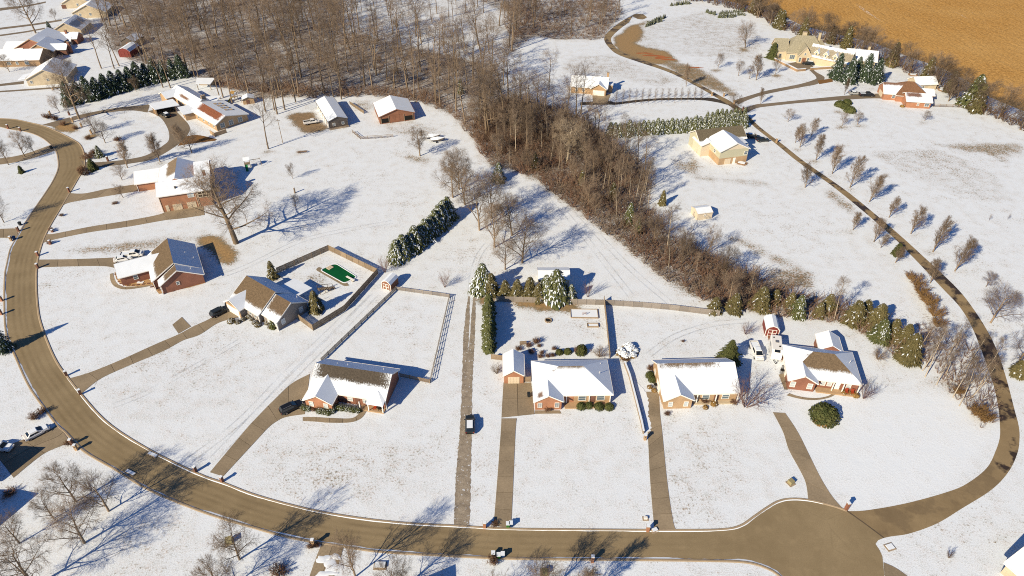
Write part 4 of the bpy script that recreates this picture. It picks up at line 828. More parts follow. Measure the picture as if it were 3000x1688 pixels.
gable(h, 0, 3.6, 0, 4.6, 2.0, 3.4, mats=(m_rsnow, m_rsnow), wall=m_sidingc, oh=.2); window(h, 2.6, .2, .8, .7, .7)
h = house('wooden_shed', 'small dark shed between the trunks above the red barn shed', P(*TT(0, 0, 1225, 472)[0])[:2], -6, cat='shed')
gable(h, 0, 9.0, 0, 7.0, 2.6, 4.4, axis='y', mats=(m_rsnow, m_rsnow), wall=m_metalbrown, oh=.2, trim=m_gutter); door(h, 3.5, .2, 0, 1.6, 2.0, mat=m_barn)
# ---- houses at the frame edges; three stand unseen, inferred from their shadows
h = house('brick_house', 'house corner with pale eave at the lower right edge', P(2946, 1653, 2.8)[:2], -64)
gable(h, -.3, 15, 0, 10, 2.8, 5.2, axis='x', mats=(m_rsnow, m_rsnow), wall=m_brick['cream'])
h = house('brick_house', 'house left of the frame whose shadow crosses the lower left driveway', (-112.0, 75.8), 0)
gable(h, 0, 12.5, 0, 8.0, 3.0, 6.2, axis='x', mats=(m_rsnow, m_rsnow), wall=m_brick['red']); window(h, 12.1, 4, 1, 1.2, 1.2, '+x')
h = house('brick_house', 'house left of the frame beside the lower left trees', (-108.0, 64.6), 0)
gable(h, 0, 12.8, 0, 9.0, 3.0, 6.2, axis='x', mats=(m_rsnow, m_rsnow), wall=m_brick['red']); window(h, 12.4, 4, 1, 1.2, 1.2, '+x')
h = house('brick_house', 'house below the frame whose gable shadow points at the street', (-20.6, 43.0), 0)
gable(h, 0, 12.2, 0, 8.0, 2.9, 6.0, axis='y', mats=(m_rsnow, m_rsnow), wall=m_brick['red']); window(h, 4, .4, 1, 1.2, 1.2)

# ------------------------------------------------------------------ vegetation: a few grown meshes of each kind, copied for every single plant
class Grow:
    def __init__(s, seed): s.r = random.Random(seed); s.V = [[], []]; s.F = [[], []]
    def tube(s, which, pts, rad, n=3):
        V, F = s.V[which], s.F[which]; b = len(V)
        for i, p in enumerate(pts):
            d = (pts[min(i+1, len(pts)-1)]-pts[max(i-1, 0)]).normalized(); a = d.cross(Vector((.31, .95, .1))); a = a.normalized() if a.length > 1e-3 else Vector((1, 0, 0)); c = d.cross(a)
            last = i == len(pts)-1
            if last: V.append(tuple(p)); break
            for k in range(n):
                t = 2*math.pi*k/n; V.append(tuple(p+(a*math.cos(t)+c*math.sin(t))*rad[i]))
        m = len(pts)-1
        for i in range(m-1):
            for k in range(n):
                q0, q1, q2, q3 = b+i*n+k, b+i*n+(k+1) % n, b+(i+1)*n+(k+1) % n, b+(i+1)*n+k; F.append((q0, q1, q2)); F.append((q0, q2, q3))
        for k in range(n): F.append((b+(m-1)*n+k, b+(m-1)*n+(k+1) % n, b+m*n))
    def branch(s, lev, p, d, ln, rad, cfg):
        r = s.r; seg = cfg['seg'][lev]; pts = [p]; q = p; dd = d
        for i in range(seg):
            dd = (dd+Vector((r.uniform(-1, 1), r.uniform(-1, 1), r.uniform(-1, 1)))*cfg['wob'][lev]+Vector((0, 0, cfg['up'][lev]))).normalized(); q = q+dd*(ln/seg); pts.append(q)
        rads = [rad*(1-.80*i/seg) for i in range(seg)]+[0]
        s.tube(0 if lev == 0 or (lev == 1 and cfg.get('limbs')) else 1, pts, rads, cfg['sides'][lev])
        if lev+1 >= len(cfg['seg']): return
        n = cfg['n'][lev+1]
        for j in range(n):
            t = cfg['from'][lev]+(1-cfg['from'][lev])*(j+r.random())/n; x = t*seg; i = min(int(x), seg-1); pos = pts[i].lerp(pts[i+1], x-i)
            base = (pts[i+1]-pts[i]).normalized(); az = j*2.4+r.uniform(-.6, .6); side = base.cross(Vector((math.cos(az), math.sin(az), .2)))
            side = side.normalized() if side.length > 1e-3 else Vector((1, 0, 0)); ang = math.radians(cfg['ang'][lev+1]+r.uniform(-12, 12))
            nd = base*math.cos(ang)+side*math.sin(ang)
            env = cfg['env'](t) if lev == 0 else (1-.45*t)
            s.branch(lev+1, pos, nd, cfg['len'][lev+1]*env*r.uniform(.75, 1.2), max(rad*(1-.8*t)*cfg['rr'][lev+1], cfg['rmin'][lev+1]), cfg)
    def meshes(s, nm_, mt, mc):
        out = []
        for k, m in ((0, mt), (1, mc)): out.append(mesh_np(nm_+('_trunk', '_crown')[k], np.array(s.V[k]), np.array(s.F[k]), [m]))
        return out
def deciduous(seed, kind, mt=None, mc=None):
    """unit: real metres at the nominal height given below"""
    C = dict(seg=(7, 4, 3, 2, 1), sides=(6, 4, 3, 3, 3), wob=(.05, .16, .2, .25, .3), rmin=(0, .05, .028, .02, .016), rr=(1, .55, .55, .55, .6), up=(0, .08, .05, .03, .02))
    if kind == 'forest': C.update(H=18, rad=.30, n=(1, 11, 6, 5, 5), len=(18, 5.6, 2.7, 1.5, .95), ang=(0, 42, 42, 42, 40), env=lambda t: .45+1.0*math.sin(min(1, (t-.42)/.58*1.2+.15)*2.6)*.75, **{'from': (.42, .25, .2, .1)})
    if kind == 'oak': C.update(H=19, rad=.50, n=(1, 17, 8, 8, 7), len=(19, 9.0, 4.0, 2.0, 1.2), ang=(0, 58, 45, 45, 42), env=lambda t: 1.15-.75*t, up=(0, .06, .04, .02, .0), wob=(.025, .2, .24, .28, .3), limbs=True, **{'from': (.22, .22, .15, .1)})
    if kind == 'round': C.update(H=9, rad=.19, n=(1, 15, 7, 7, 6), len=(8.2, 4.6, 2.1, 1.1, .75), ang=(0, 46, 40, 40, 38), env=lambda t: 1.15-.65*t, rmin=(0, .038, .019, .012, .009), **{'from': (.15, .2, .15, .1)})
    if kind == 'oval': C.update(H=7, rad=.13, n=(1, 22, 6, 6, 5), len=(6.8, 3.4, 1.3, .75, .5), ang=(0, 27, 27, 30, 32), env=lambda t: 1.12-.80*t, up=(0, .10, .06, .04, .02), rmin=(0, .03, .02, .014, .012), **{'from': (.08, .2, .15, .1)})
    if kind == 'birch': C.update(H=14, rad=.16, n=(1, 12, 6, 5, 5), len=(14, 3.2, 1.6, 1.0, .7), ang=(0, 38, 40, 40, 40), env=lambda t: 1.1-.7*t, rmin=(0, .035, .022, .015, .012), **{'from': (.35, .2, .15, .1)})
    if kind == 'sapling': C.update(H=4, rad=.06, n=(1, 12, 6, 5), seg=(5, 3, 2, 1), len=(4, 1.7, .8, .5), ang=(0, 35, 38, 38), env=lambda t: 1.1-.6*t, rmin=(0, .022, .014, .010), **{'from': (.2, .2, .15, .1)})
    g = Grow(seed); g.branch(0, Vector((0, 0, -.05)), Vector((g.r.uniform(-.03, .03), g.r.uniform(-.03, .03), 1)), C['len'][0], C['rad'], C)
    return [C['H']]+g.meshes(kind, mt or m_bark, mc or m_twig)
def shrubby(seed, H, stems, spread, mat, n2=7, n3=7, th=.012):
    """many stemmed bare shrub"""
    g = Grow(seed); r = g.r
    C = dict(seg=(4, 2, 1), sides=(3, 3, 3), wob=(.12, .2, .25), up=(.06, .04, .02), n=(1, n2, n3), **{'from': (.2, .1)}, len=(H, H*.42, H*.24), ang=(0, 34, 36), env=lambda t: 1.1-.5*t, rr=(1, .6, .6), rmin=(0, th*1.2, th))
    for i in range(stems):
        a = 2*math.pi*i/stems+r.uniform(-.4, .4); d = Vector((math.cos(a)*spread*r.uniform(.3, 1), math.sin(a)*spread*r.uniform(.3, 1), 1)).normalized()
        g.branch(0, Vector((math.cos(a)*.12*H*.3, math.sin(a)*.12*H*.3, -.04)), d, H*r.uniform(.7, 1.05), .035+.01*H*.4, C)
    return [H]+g.meshes('shrub', mat, mat)
def leafmat(name, a, b_, snow=0.0, rnd=.15):
    m, t, b = newmat(name, .8, .2); c = coords(t); n1 = noise(t, c, 1.7, 3); n2 = noise(t, c, 6, 2)
    col = mixc(t, ramp(t, math_(t, 'ADD', math_(t, 'MULTIPLY', n1, .5), math_(t, 'MULTIPLY', n2, .5)), .38, .62), a, b_)
    oi = t.nodes.new('ShaderNodeObjectInfo'); hs = t.nodes.new('ShaderNodeHueSaturation'); L(t, math_(t, 'ADD', math_(t, 'MULTIPLY', oi.outputs['Random'], 2*rnd), 1-rnd), hs.inputs['Value']); L(t, col, hs.inputs['Color'])
    L(t, hs.outputs[0], b.inputs['Base Color']); MATS[name] = m; return m
m_spruce = leafmat('blue_green_needles', (.020, .040, .026), (.062, .085, .045))
m_cypress = leafmat('olive_green_needles', (.045, .062, .022), (.15, .155, .062))
m_cedar = leafmat('bronze_cedar_foliage', (.060, .058, .024), (.185, .155, .070))
m_box = leafmat('boxwood_leaves', (.040, .055, .018), (.12, .125, .045))
m_boxb = leafmat('bronzed_boxwood', (.07, .055, .018), (.21, .155, .055))
m_brownleaf = leafmat('brown_winter_leaves', (.075, .042, .024), (.19, .105, .055))
m_gold = leafmat('dry_ornamental_grass', (.16, .10, .03), (.34, .21, .07))
def conifer(seed, H, Rb, n, mat, snow=.22, droop=.5, shape=.85, base=.04, size=1.0):
    """trunk and a crown of drooping sprays through the volume of a cone, some of them loaded with snow"""
    g = np.random.default_rng(seed); V = []; F = []; M = []
    t = base+(1-base)*g.random(n)**1.25; az = g.random(n)*2*np.pi; lob = 1+.16*np.sin(az*3+g.random()*6)+.12*np.sin(az*5+t*9)
    rr = Rb*(1-t)**shape*lob*(.40+.62*np.sqrt(g.random(n)))+.06
    tier = t*H/(.095*H+.25); fr = tier-np.floor(tier); rr = rr*(.74+.42*(1-fr))*(1+.15*np.sin(az*4+np.floor(tier)*2.4)+.10*np.sin(az*7+np.floor(tier)*5.1))
    for i in range(n):
        ca, sa = math.cos(az[i]), math.sin(az[i]); ln = size*(.42+.55*(1-t[i]))*g.uniform(.7, 1.5); wd = ln*g.uniform(.13, .22)
        p = np.array([ca*rr[i]*.75, sa*rr[i]*.75, t[i]*H]); out = np.array([ca, sa, 0]); sd = np.array([-sa, ca, 0]); tw = g.uniform(-.4, .4); sd = sd*math.cos(tw)+np.array([0, 0, math.sin(tw)])
        a = p+out*ln*.5+np.array([0, 0, .10*ln]); tip = p+out*ln*(1.0-.25*droop)+np.array([0, 0, -droop*ln*.8])
        b = len(V); V += [p, a-sd*wd, a+sd*wd, tip, a+np.array([0, 0, .12*ln])]
        k = 1 if g.random() < snow*(.35+.65*(1-abs(t[i]-.45))) else 0
        F += [(b, b+1, b+4), (b, b+4, b+2), (b+1, b+3, b+4), (b+4, b+3, b+2)]; M += [k]*4
    # dense inner core so that the crown is not see-through
    q = 9; lv = (base+.02, .3, .6, .97); b0 = len(V)
    for z in lv:
        for k in range(q):
            a = 2*math.pi*k/q; w_ = Rb*.50*(1-z)**shape*(1+.12*math.sin(3*a+seed)); V.append(np.array([w_*math.cos(a), w_*math.sin(a), z*H]))
    for j in range(3):
        for k in range(q):
            x0, x1, x2, x3 = b0+j*q+k, b0+j*q+(k+1) % q, b0+(j+1)*q+(k+1) % q, b0+(j+1)*q+k; F += [(x0, x1, x2), (x0, x2, x3)]; M += [0, 0]
    crown = mesh_np('conifer_crown', np.array(V), np.array(F), [mat, m_snow], M)
    tr = Grow(seed); tr.tube(0, [Vector((0, 0, -.05)), Vector((0, 0, H*.3)), Vector((0, 0, H*.9))], [.03*H*.55, .02*H*.5, 0], 6)
    return [H, mesh_np('conifer_trunk', np.array(tr.V[0]), np.array(tr.F[0]), [m_bark]), crown]
def bushmesh(seed, n, mat, snow=.0, flat=.8, box=False, size=.22, ragged=.14):
    """leaf faces over an ellipsoid (or clipped cube) of radius 1 with a dark core"""
    g = np.random.default_rng(seed); V = []; F = []; M = []
    for i in range(n):
        v = g.normal(size=3); v /= np.linalg.norm(v); v[2] = abs(v[2])*1.0-.15
        if box: v = v/max(abs(v))*.92
        k = 1+g.uniform(-ragged, ragged*.6); c = v*k; c[2] = (c[2]+.15)*flat*1.15
        nn = v+g.normal(size=3)*.55; nn /= np.linalg.norm(nn); a = np.cross(nn, [.3, .5, .8]); a /= np.linalg.norm(a); e = np.cross(nn, a); s_ = size*g.uniform(.6, 1.3); b = len(V)
        V += [c-a*s_*.6, c-e*s_*.4, c+a*s_*.7, c+e*s_*.5]; F += [(b, b+1, b+2), (b, b+2, b+3)]; M += [1 if (v[2] > .25 and g.random() < snow) else 0]*2
    q, lv = 10, ((0, .78), (.35, .9), (.7, .72), (.95, .3)); b0 = len(V)
    for z, w_ in lv:
        for k in range(q): V.append(np.array([w_*.92*math.cos(2*math.pi*k/q), w_*.92*math.sin(2*math.pi*k/q), z*flat*1.05]))
    for j in range(3):
        for k in range(q):
            x0, x1, x2, x3 = b0+j*q+k, b0+j*q+(k+1) % q, b0+(j+1)*q+(k+1) % q, b0+(j+1)*q+k; F += [(x0, x1, x2), (x0, x2, x3)]; M += [0, 0]
    top = len(V); V.append(np.array([0, 0, flat*1.05]))
    for k in range(q): F.append((b0+3*q+k, b0+3*q+(k+1) % q, top)); M.append(1 if snow > .3 else 0)
    return mesh_np('foliage', np.array(V), np.array(F), [mat, m_snow], M)

PRO = {}
PRO['forest'] = [deciduous(100+i, 'forest') for i in range(7)]; PRO['oak'] = [deciduous(200+i, 'oak') for i in range(3)]
PRO['round'] = [deciduous(300+i, 'round') for i in range(4)]; PRO['oval'] = [deciduous(400+i, 'oval') for i in range(3)]
PRO['sunlit_oak'] = [deciduous(205, 'oak', m_barkpale, plain('sunlit_twigs', (.36, .29, .21), .95, .25, .8, .1))]  # lighter bark and twigs: sunlight on the limbs put into their colour
PRO['birch'] = [deciduous(500+i, 'birch', m_barkpale, m_twig) for i in range(3)]; PRO['sapling'] = [deciduous(600+i, 'sapling') for i in range(3)]
m_myrtle = plain('purple_brown_twigs', (.20, .125, .105), .95, .25, .8, .1)
PRO['vase'] = [shrubby(700+i, 5.0, 11, .75, m_myrtle, 8, 8, .014) for i in range(2)]
PRO['bareshrub'] = [shrubby(720+i, 2.4, 14, .9, m_twig, 7, 7, .011) for i in range(3)]
PRO['brush'] = [shrubby(740+i, 3.2, 10, .8, m_brush, 7, 7, .016) for i in range(3)]
PRO['tawny'] = [shrubby(760+i, 2.6, 16, .95, plain('tawny_stems', (.25, .155, .07), .95, .3, .8, .1, rnd=.15), 9, 9, .022) for i in range(3)]
PRO['spruce'] = [conifer(800+i, 10, 3.6, 3600, m_spruce, .13, .55, .7, size=.8) for i in range(3)]
PRO['cypress'] = [conifer(820+i, 7, 2.2, 2600, m_cypress, .12, .5, .65, size=.75) for i in range(3)]
PRO['snowy'] = [conifer(840+i, 7, 2.6, 3000, m_cypress, .27, .7, .65, size=.8) for i in range(3)]
PRO['cedar'] = [conifer(860+i, 8, 2.5, 2600, m_cedar, .04, .4, .62, size=.95) for i in range(3)]
PRO['cone'] = [conifer(880, 6, 2.6, 3000, m_box, .0, .3, .8, .0, .7)]
PRO['dense'] = [conifer(890+i, 6, 2.3, 2600, m_box, .0, .35, .5, .0, .8) for i in range(2)]
PRO['columnar'] = [conifer(895+i, 5, 1.0, 1800, m_cypress, .03, .3, .35, .0, .75) for i in range(2)]
CNT = {}
def plant(kind, name, p, h, label, cat='tree', group=None, wide=1.0, rz=None, lean=None, var=None):
    """one tree: an empty at its foot with trunk and crown"""
    vs_ = PRO[kind]; i = CNT.get(kind, 0) if var is None else var; CNT[kind] = i+1; H, mt_, mc_ = vs_[i % len(vs_)]
    o = tag(empty(name, (p[0], p[1], 0), R.uniform(0, 6.28) if rz is None else rz), label, cat, group); k = h/H
    o.scale = (k*wide, k*wide, k)
    if lean: o.rotation_euler = (lean[0], lean[1], o.rotation_euler[2])
    for nm_, me in (('trunk', mt_), ('crown', mc_)):
        c_ = bpy.data.objects.new(nm_, me); COL.objects.link(c_); c_.parent = o
    return o
FOL = {k: [bushmesh(900+31*j+i, n, m, s, fl, bx, sz) for i in range(2)] for j, (k, (n, m, s, fl, bx, sz)) in enumerate(dict(round=(800, m_box, .0, .85, False, .15), snowround=(620, m_boxb, .28, .85, False, .17), boxed=(620, m_box, .14, .9, True, .16), brown=(420, m_brownleaf, .12, .8, False, .22), gold=(620, m_gold, .05, .8, False, .16), snowcap=(420, m_gold, .97, .85, False, .3), ever=(1100, m_box, .0, .75, False, .13), dark=(600, m_spruce, .1, .85, False, .19)).items())}
def twigbush(seed, mat):
    g = Grow(seed); r = g.r; C = dict(seg=(3, 2, 1), sides=(3, 3, 3), wob=(.15, .2, .25), up=(.03, .04, .02), n=(1, 7, 7), **{'from': (.15, .1)}, len=(1.1, .5, .3), ang=(0, 36, 38), env=lambda t: 1.1-.5*t, rr=(1, .6, .6), rmin=(0, .02, .016))
    for i in range(20):
        a = 2*math.pi*i/20+r.uniform(-.2, .2); e = r.uniform(.1, 1.15); g.branch(0, Vector((math.cos(a)*.1, math.sin(a)*.1, -.03)), Vector((math.cos(a)*e, math.sin(a)*e, 1)).normalized(), r.uniform(.7, 1.1), .03, C)
    v0 = len(g.V[0]); return mesh_np('foliage', np.array(g.V[0]+g.V[1]), np.array(g.F[0]+[tuple(x+v0 for x in f) for f in g.F[1]]), [mat])
FOL['brown'] = [twigbush(990+i, plain('brown_shrub_twigs', (.17, .10, .065), .95, .3, .8, .1, rnd=.2)) for i in range(2)]
def bush(kind, name, p, rx, label, group=None, hz=None, ry=None, cat='shrub', rz=None):
    me = FOL[kind][CNT.get('b'+kind, 0) % 2]; CNT['b'+kind] = CNT.get('b'+kind, 0)+1
    o = tag(link(name, me), label, cat, group); o.location = (p[0], p[1], 0); o.scale = (rx, ry or rx, hz or rx); o.rotation_euler = (0, 0, R.uniform(0, 6.28) if rz is None else rz); return o
def along(pts, n):
    q = [P(*p) for p in pts]; cum = [0]
    for i in range(1, len(q)): cum.append(cum[-1]+(q[i]-q[i-1]).length)
    out = []
    for k in range(n):
        s = cum[-1]*(k/(n-1) if n > 1 else 0)
        for i in range(1, len(q)):
            if cum[i] >= s-1e-6: out.append(q[i-1].lerp(q[i], (s-cum[i-1])/max(cum[i]-cum[i-1], 1e-6))); break
    return out
def scatter(poly, n, dmin, rng, tries=60000):
    w_ = W2(poly); a = np.array(w_); g = np.random.default_rng(rng.randrange(10**6)); m = n*14
    X = g.uniform(a[:, 0].min(), a[:, 0].max(), m); Y = g.uniform(a[:, 1].min(), a[:, 1].max(), m); k = inpoly(X, Y, w_); out = []; cell = {}
    for x, y in zip(X[k].tolist(), Y[k].tolist()):
        if len(out) >= n: break
        i, j = int(x//dmin), int(y//dmin)
        if all((x-q[0])**2+(y-q[1])**2 > dmin*dmin for u in (-1, 0, 1) for v in (-1, 0, 1) for q in cell.get((i+u, j+v), ())):
            out.append((x, y)); cell.setdefault((i, j), []).append((x, y))
    return out

# ---- the wood at the top: single trees, farthest ones and undergrowth as one mass
rw = random.Random(5); opn = W2(OPENW); isopen = lambda p: inpoly(np.array([p[0]]), np.array([p[1]]), opn)[0]
wpts = [p for p in scatter(WOODS, 330, 7.2, rw) if not (isopen(p) and rw.random() < .55) and not (-196 < p[0] < -165 and 296 < p[1] < 330)]
wpts.sort(key=lambda p: p[1]); LWOOD = 'tall bare grey brown tree in the wood across the top'
near, far = wpts[:150], wpts[150:]
for p in near: plant('forest', 'bare_tree', p, rw.choice((rw.uniform(12, 17), rw.uniform(16, 20), rw.uniform(19, 23))), LWOOD, 'tree', 'trees of the wood across the top', rw.uniform(.8, 1.35), lean=(rw.uniform(-.06, .06), rw.uniform(-.06, .06)))
def merge(name, items, label, mat, cat):
    """many small plants nobody could count, as one mesh; items = (mesh, x, y, scale, width, angle)"""
    VV = []; FF = []; b = 0; cache = {}
    for me, x, y, k, wd, a in items:
        if me.name not in cache:
            v = np.empty(len(me.vertices)*3, np.float32); me.vertices.foreach_get('co', v); f = np.empty(len(me.loops), np.int32); me.loops.foreach_get('vertex_index', f); cache[me.name] = (v.reshape(-1, 3), f.reshape(-1, 3))
        v, f = cache[me.name]; c_, s_ = math.cos(a)*k*wd, math.sin(a)*k*wd
        VV.append(np.stack([x+v[:, 0]*c_-v[:, 1]*s_, y+v[:, 0]*s_+v[:, 1]*c_, v[:, 2]*k], -1)); FF.append(f+b); b += len(v)
    return tag(link(name, mesh_np(name, np.concatenate(VV), np.concatenate(FF), [mat])), label, cat, kind='stuff')
lite = []
for i in range(3):
    g = Grow(50+i); C = dict(seg=(5, 3, 2, 1), sides=(4, 3, 3, 3), wob=(.06, .16, .2, .3), rmin=(0, .05, .03, .03), rr=(1, .5, .5, .6), up=(0, .08, .05, .02), n=(1, 10, 6, 6), len=(17, 5.0, 2.4, 1.5), ang=(0, 42, 42, 42), env=lambda t: 1.2-.5*t, **{'from': (.4, .2, .1)})
    g.branch(0, Vector((0, 0, -.05)), Vector((0, 0, 1)), 17, .24, C); v0 = len(g.V[0]); g.V[0] += g.V[1]; g.F[0] += [tuple(x+v0 for x in f) for f in g.F[1]]; lite.append(mesh_np('far_tree', np.array(g.V[0]), np.array(g.F[0])))
merge('distant_trees', [(lite[i % 3], x, y, rw.uniform(.85, 1.2), rw.uniform(.9, 1.15), rw.uniform(0, 6.3)) for i, (x, y) in enumerate(far)], 'far rows of bare trees at the back of the wood', m_twig, 'trees')
merge('understory', [(lite[i % 3], x, y, rw.uniform(.28, .62), rw.uniform(.9, 1.3), rw.uniform(0, 6.3)) for i, (x, y) in enumerate([p for p in scatter(WOODS, 170, 6, rw) if not isopen(p)])], 'slender young trees filling the floor of the wood', m_twig, 'young trees')
und = []
for i in range(3):
    g = Grow(70+i); C = dict(seg=(3, 1), sides=(3, 3), wob=(.12, .25), up=(.06, .02), n=(1, 9), **{'from': (.15,)}, len=(2.6, .8), ang=(0, 38), env=lambda t: 1.1-.5*t, rr=(1, .6), rmin=(0, .018))
    for j in range(8):
        a = j*.785+g.r.uniform(-.3, .3); g.branch(0, Vector((math.cos(a)*.2, math.sin(a)*.2, -.04)), Vector((math.cos(a)*.6, math.sin(a)*.6, 1)).normalized(), 2.6*g.r.uniform(.7, 1.1), .05, C)
    v0 = len(g.V[0]); g.V[0] += g.V[1]; g.F[0] += [tuple(x+v0 for x in f) for f in g.F[1]]; und.append(mesh_np('undergrowth_clump', np.array(g.V[0]), np.array(g.F[0])))
merge('undergrowth', [(und[i % 3], x, y, rw.uniform(.6, 1.35), rw.uniform(.9, 1.5), rw.uniform(0, 6.3)) for i, (x, y) in enumerate([p for p in scatter(WOODS, 620, 3.0, rw) if not isopen(p)])], 'low leafless undergrowth on the floor of the wood', m_brush, 'undergrowth')
WEDGE = [(900, 262), (1080, 262), (1250, 275), (1340, 330), (1440, 400), (1400, 428), (1330, 345), (1240, 302), (1080, 284), (900, 288), (640, 258), (660, 240)]
merge('undergrowth', [(und[i % 3], x, y, rw.uniform(.8, 1.7), rw.uniform(.9, 1.5), rw.uniform(0, 6.3)) for i, (x, y) in enumerate(scatter(WEDGE, 230, 1.8, rw))], 'brushy brown edge of the wood behind the barns', m_brush, 'undergrowth')
tpts = scatter(THICKET, 820, 1.6, rw); clump = lambda x, y: .62+.5*math.sin(x*.21+1.3*math.sin(y*.17))*math.sin(y*.19+x*.05)
for mm, lab, part in ((plain('red_brown_brush', (.185, .112, .078), .95, .35, .12, .1), 'red brown brush along the triangular lot', tpts[::2]), (plain('grey_brown_brush', (.20, .152, .115), .95, .35, .12, .1), 'grey brown brush along the triangular lot', tpts[1::2])):
    merge('thicket', [(und[i % 3], x, y, max(.4, rw.uniform(.7, 1.5)*(.7+clump(x, y)*.75)), rw.uniform(.9, 1.5), rw.uniform(0, 6.3)) for i, (x, y) in enumerate(part)], lab, mm, 'thicket')
for p in scatter(THICKET, 34, 5.5, rw): plant('birch' if rw.random() < .4 else 'round', 'bare_tree', p, rw.uniform(5.5, 10), 'bare tree standing in the brush along the triangular lot', 'tree', 'trees in the brush of the lot', rw.uniform(.8, 1.1))
merge('thicket', [(und[i % 3], x, y, rw.uniform(.6, 1.4), rw.uniform(.9, 1.5), rw.uniform(0, 6.3)) for i, (x, y) in enumerate(scatter(UPPER, 300, 2.6, rw))], 'brown brush left of the top of the narrow lane', m_brush, 'thicket')
for p in scatter(UPPER, 22, 8.0, rw): plant('forest', 'bare_tree', p, rw.uniform(9, 14), 'bare tree in the clump left of the top of the narrow lane', 'tree', 'trees at the top of the lane', 1.0)
merge('undergrowth', [(und[i % 3], x, y, rw.uniform(.8, 1.8), rw.uniform(.9, 1.5), rw.uniform(0, 6.3)) for i, (x, y) in enumerate(scatter(SADDLE, 330, 1.7, rw))], 'dark brush joining the wood to the thicket', plain('dark_brush', (.135, .088, .062), .95, .35, .12, .1), 'undergrowth')
merge('undergrowth', [(und[i % 3], x, y, rw.uniform(.7, 1.6), rw.uniform(.9, 1.5), rw.uniform(0, 6.3)) for i, (x, y) in enumerate(scatter(CEDARS, 210, 1.4, rw))], 'brown brush among the olive cedars above the right lots', m_brush, 'undergrowth')
for p in scatter(SADDLE, 26, 5.5, rw): plant('forest', 'bare_tree', p, rw.uniform(10, 16), 'bare tree in the dark brush between the wood and the thicket', 'tree', 'trees joining wood and thicket', 1.05)
STRIP = [(1500, 330), (1560, 395), (1700, 400), (1800, 420), (1880, 470), (1890, 560), (1800, 600), (1680, 560), (1600, 500), (1500, 470), (1440, 400)]
for p in scatter(STRIP, 40, 5.0, rw): plant('forest' if rw.random() < .6 else 'birch', 'bare_tree', p, rw.uniform(9, 15), 'bare tree in the thicket between the triangular lot and the siding house', 'tree', 'trees of the thicket', 1.0)
for i, (x, y) in enumerate(TT(1, 2, 1090, 470, 1180, 530, 1240, 590, 1280, 640, 1370, 610, 920, 450, 1340, 480)): plant('birch', 'birch_tree', P(x, y), rw.uniform(11, 14), f'pale trunked slender tree in the thicket, {ordn(i+1)} of seven near the beige shed', 'tree', 'pale trunked trees of the thicket', .9)
big = [('oak', (692, 713), 20, 'huge spreading bare oak with a brown patch at its foot', 1.45), ('oak', T(0, 1, 2320, 1360), 17, 'broad crowned bare tree at the tip of the wood near the barn', 1.15), ('oak', T(0, 0, 800, 1200), 20, 'leaning tall bare tree beside the curving drive and dark evergreens', .85), ('oak', T(0, 0, 360, 335), 21, 'tall bare tree between the two narrow streets at the upper left', .8),
 ('forest', T(1, 1, 125, 50), 17, 'tall bare tree alone on the lawn left of the metal garage', 1.0), ('oak', T(1, 1, 1650, 120), 9, 'low spreading bare tree between the barn fence and the triangular lot', 1.1), ('birch', T(1, 2, 1560, 1050), 13, 'pale trunked bare tree with a full crown left of the beige shed', 1.4),
 ('sunlit_oak', (1662, 478), 13.5, 'sprawling tree with limbs coloured sunlit pale at the top of the thicket', 1.45), ('forest', T(0, 2, 690, 1150), 17, 'slanting bare tree before the tan brick house with white roof', 1.0), ('forest', T(0, 2, 370, 900), 15, 'bare tree with ivy left of the tan brick house with white roof', .9), ('round', T(1, 2, 1700, 1210), 8, 'pale bushy bare tree low in the thicket', 1.1), ('round', T(1, 2, 2130, 1330), 8, 'wide bare tree at the lower right end of the thicket', 1.4)]
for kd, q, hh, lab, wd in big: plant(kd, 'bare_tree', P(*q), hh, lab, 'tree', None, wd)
for r_, c_, pts in [(0, 0, (1020, 690, 1150, 690, 1200, 665, 1470, 640, 1640, 880, 1715, 885, 1960, 775, 2020, 850, 2215, 995, 2245, 980, 2335, 1040)), (0, 1, (215, 1150, 185, 1110, 95, 1120, 290, 1105, 400, 1030, 430, 975, 575, 985, 780, 975, 860, 1000, 1065, 930, 1640, 900, 1815, 1060))]:
    for i, (x, y) in enumerate(TT(r_, c_, *pts)):
        plant('forest', 'bare_tree', P(x, y), rw.uniform(16, 20), f'tall bare wood edge tree, {ordn(i+1)} from the left '+('near the dark evergreens' if c_ == 0 else 'behind the garage and barn'), 'tree', 'tall trees along the wood edge', .95)
# ---- group of bare trees on the triangular lot
for i, (x, y) in enumerate([(1327, 579), (1362, 600), (1405, 675), (1449, 725), (1440, 640), (1500, 690), (1530, 770), (1480, 790), (1345, 555)]):
    plant('round', 'bare_tree', P(x, y), (13, 12, 14, 12, 13, 12, 13, 9, 12)[i], f'bare grey tree in the group on the triangular lot, {ordn(i+1)} of nine', 'tree', 'bare trees on the triangular lot', 1.15)
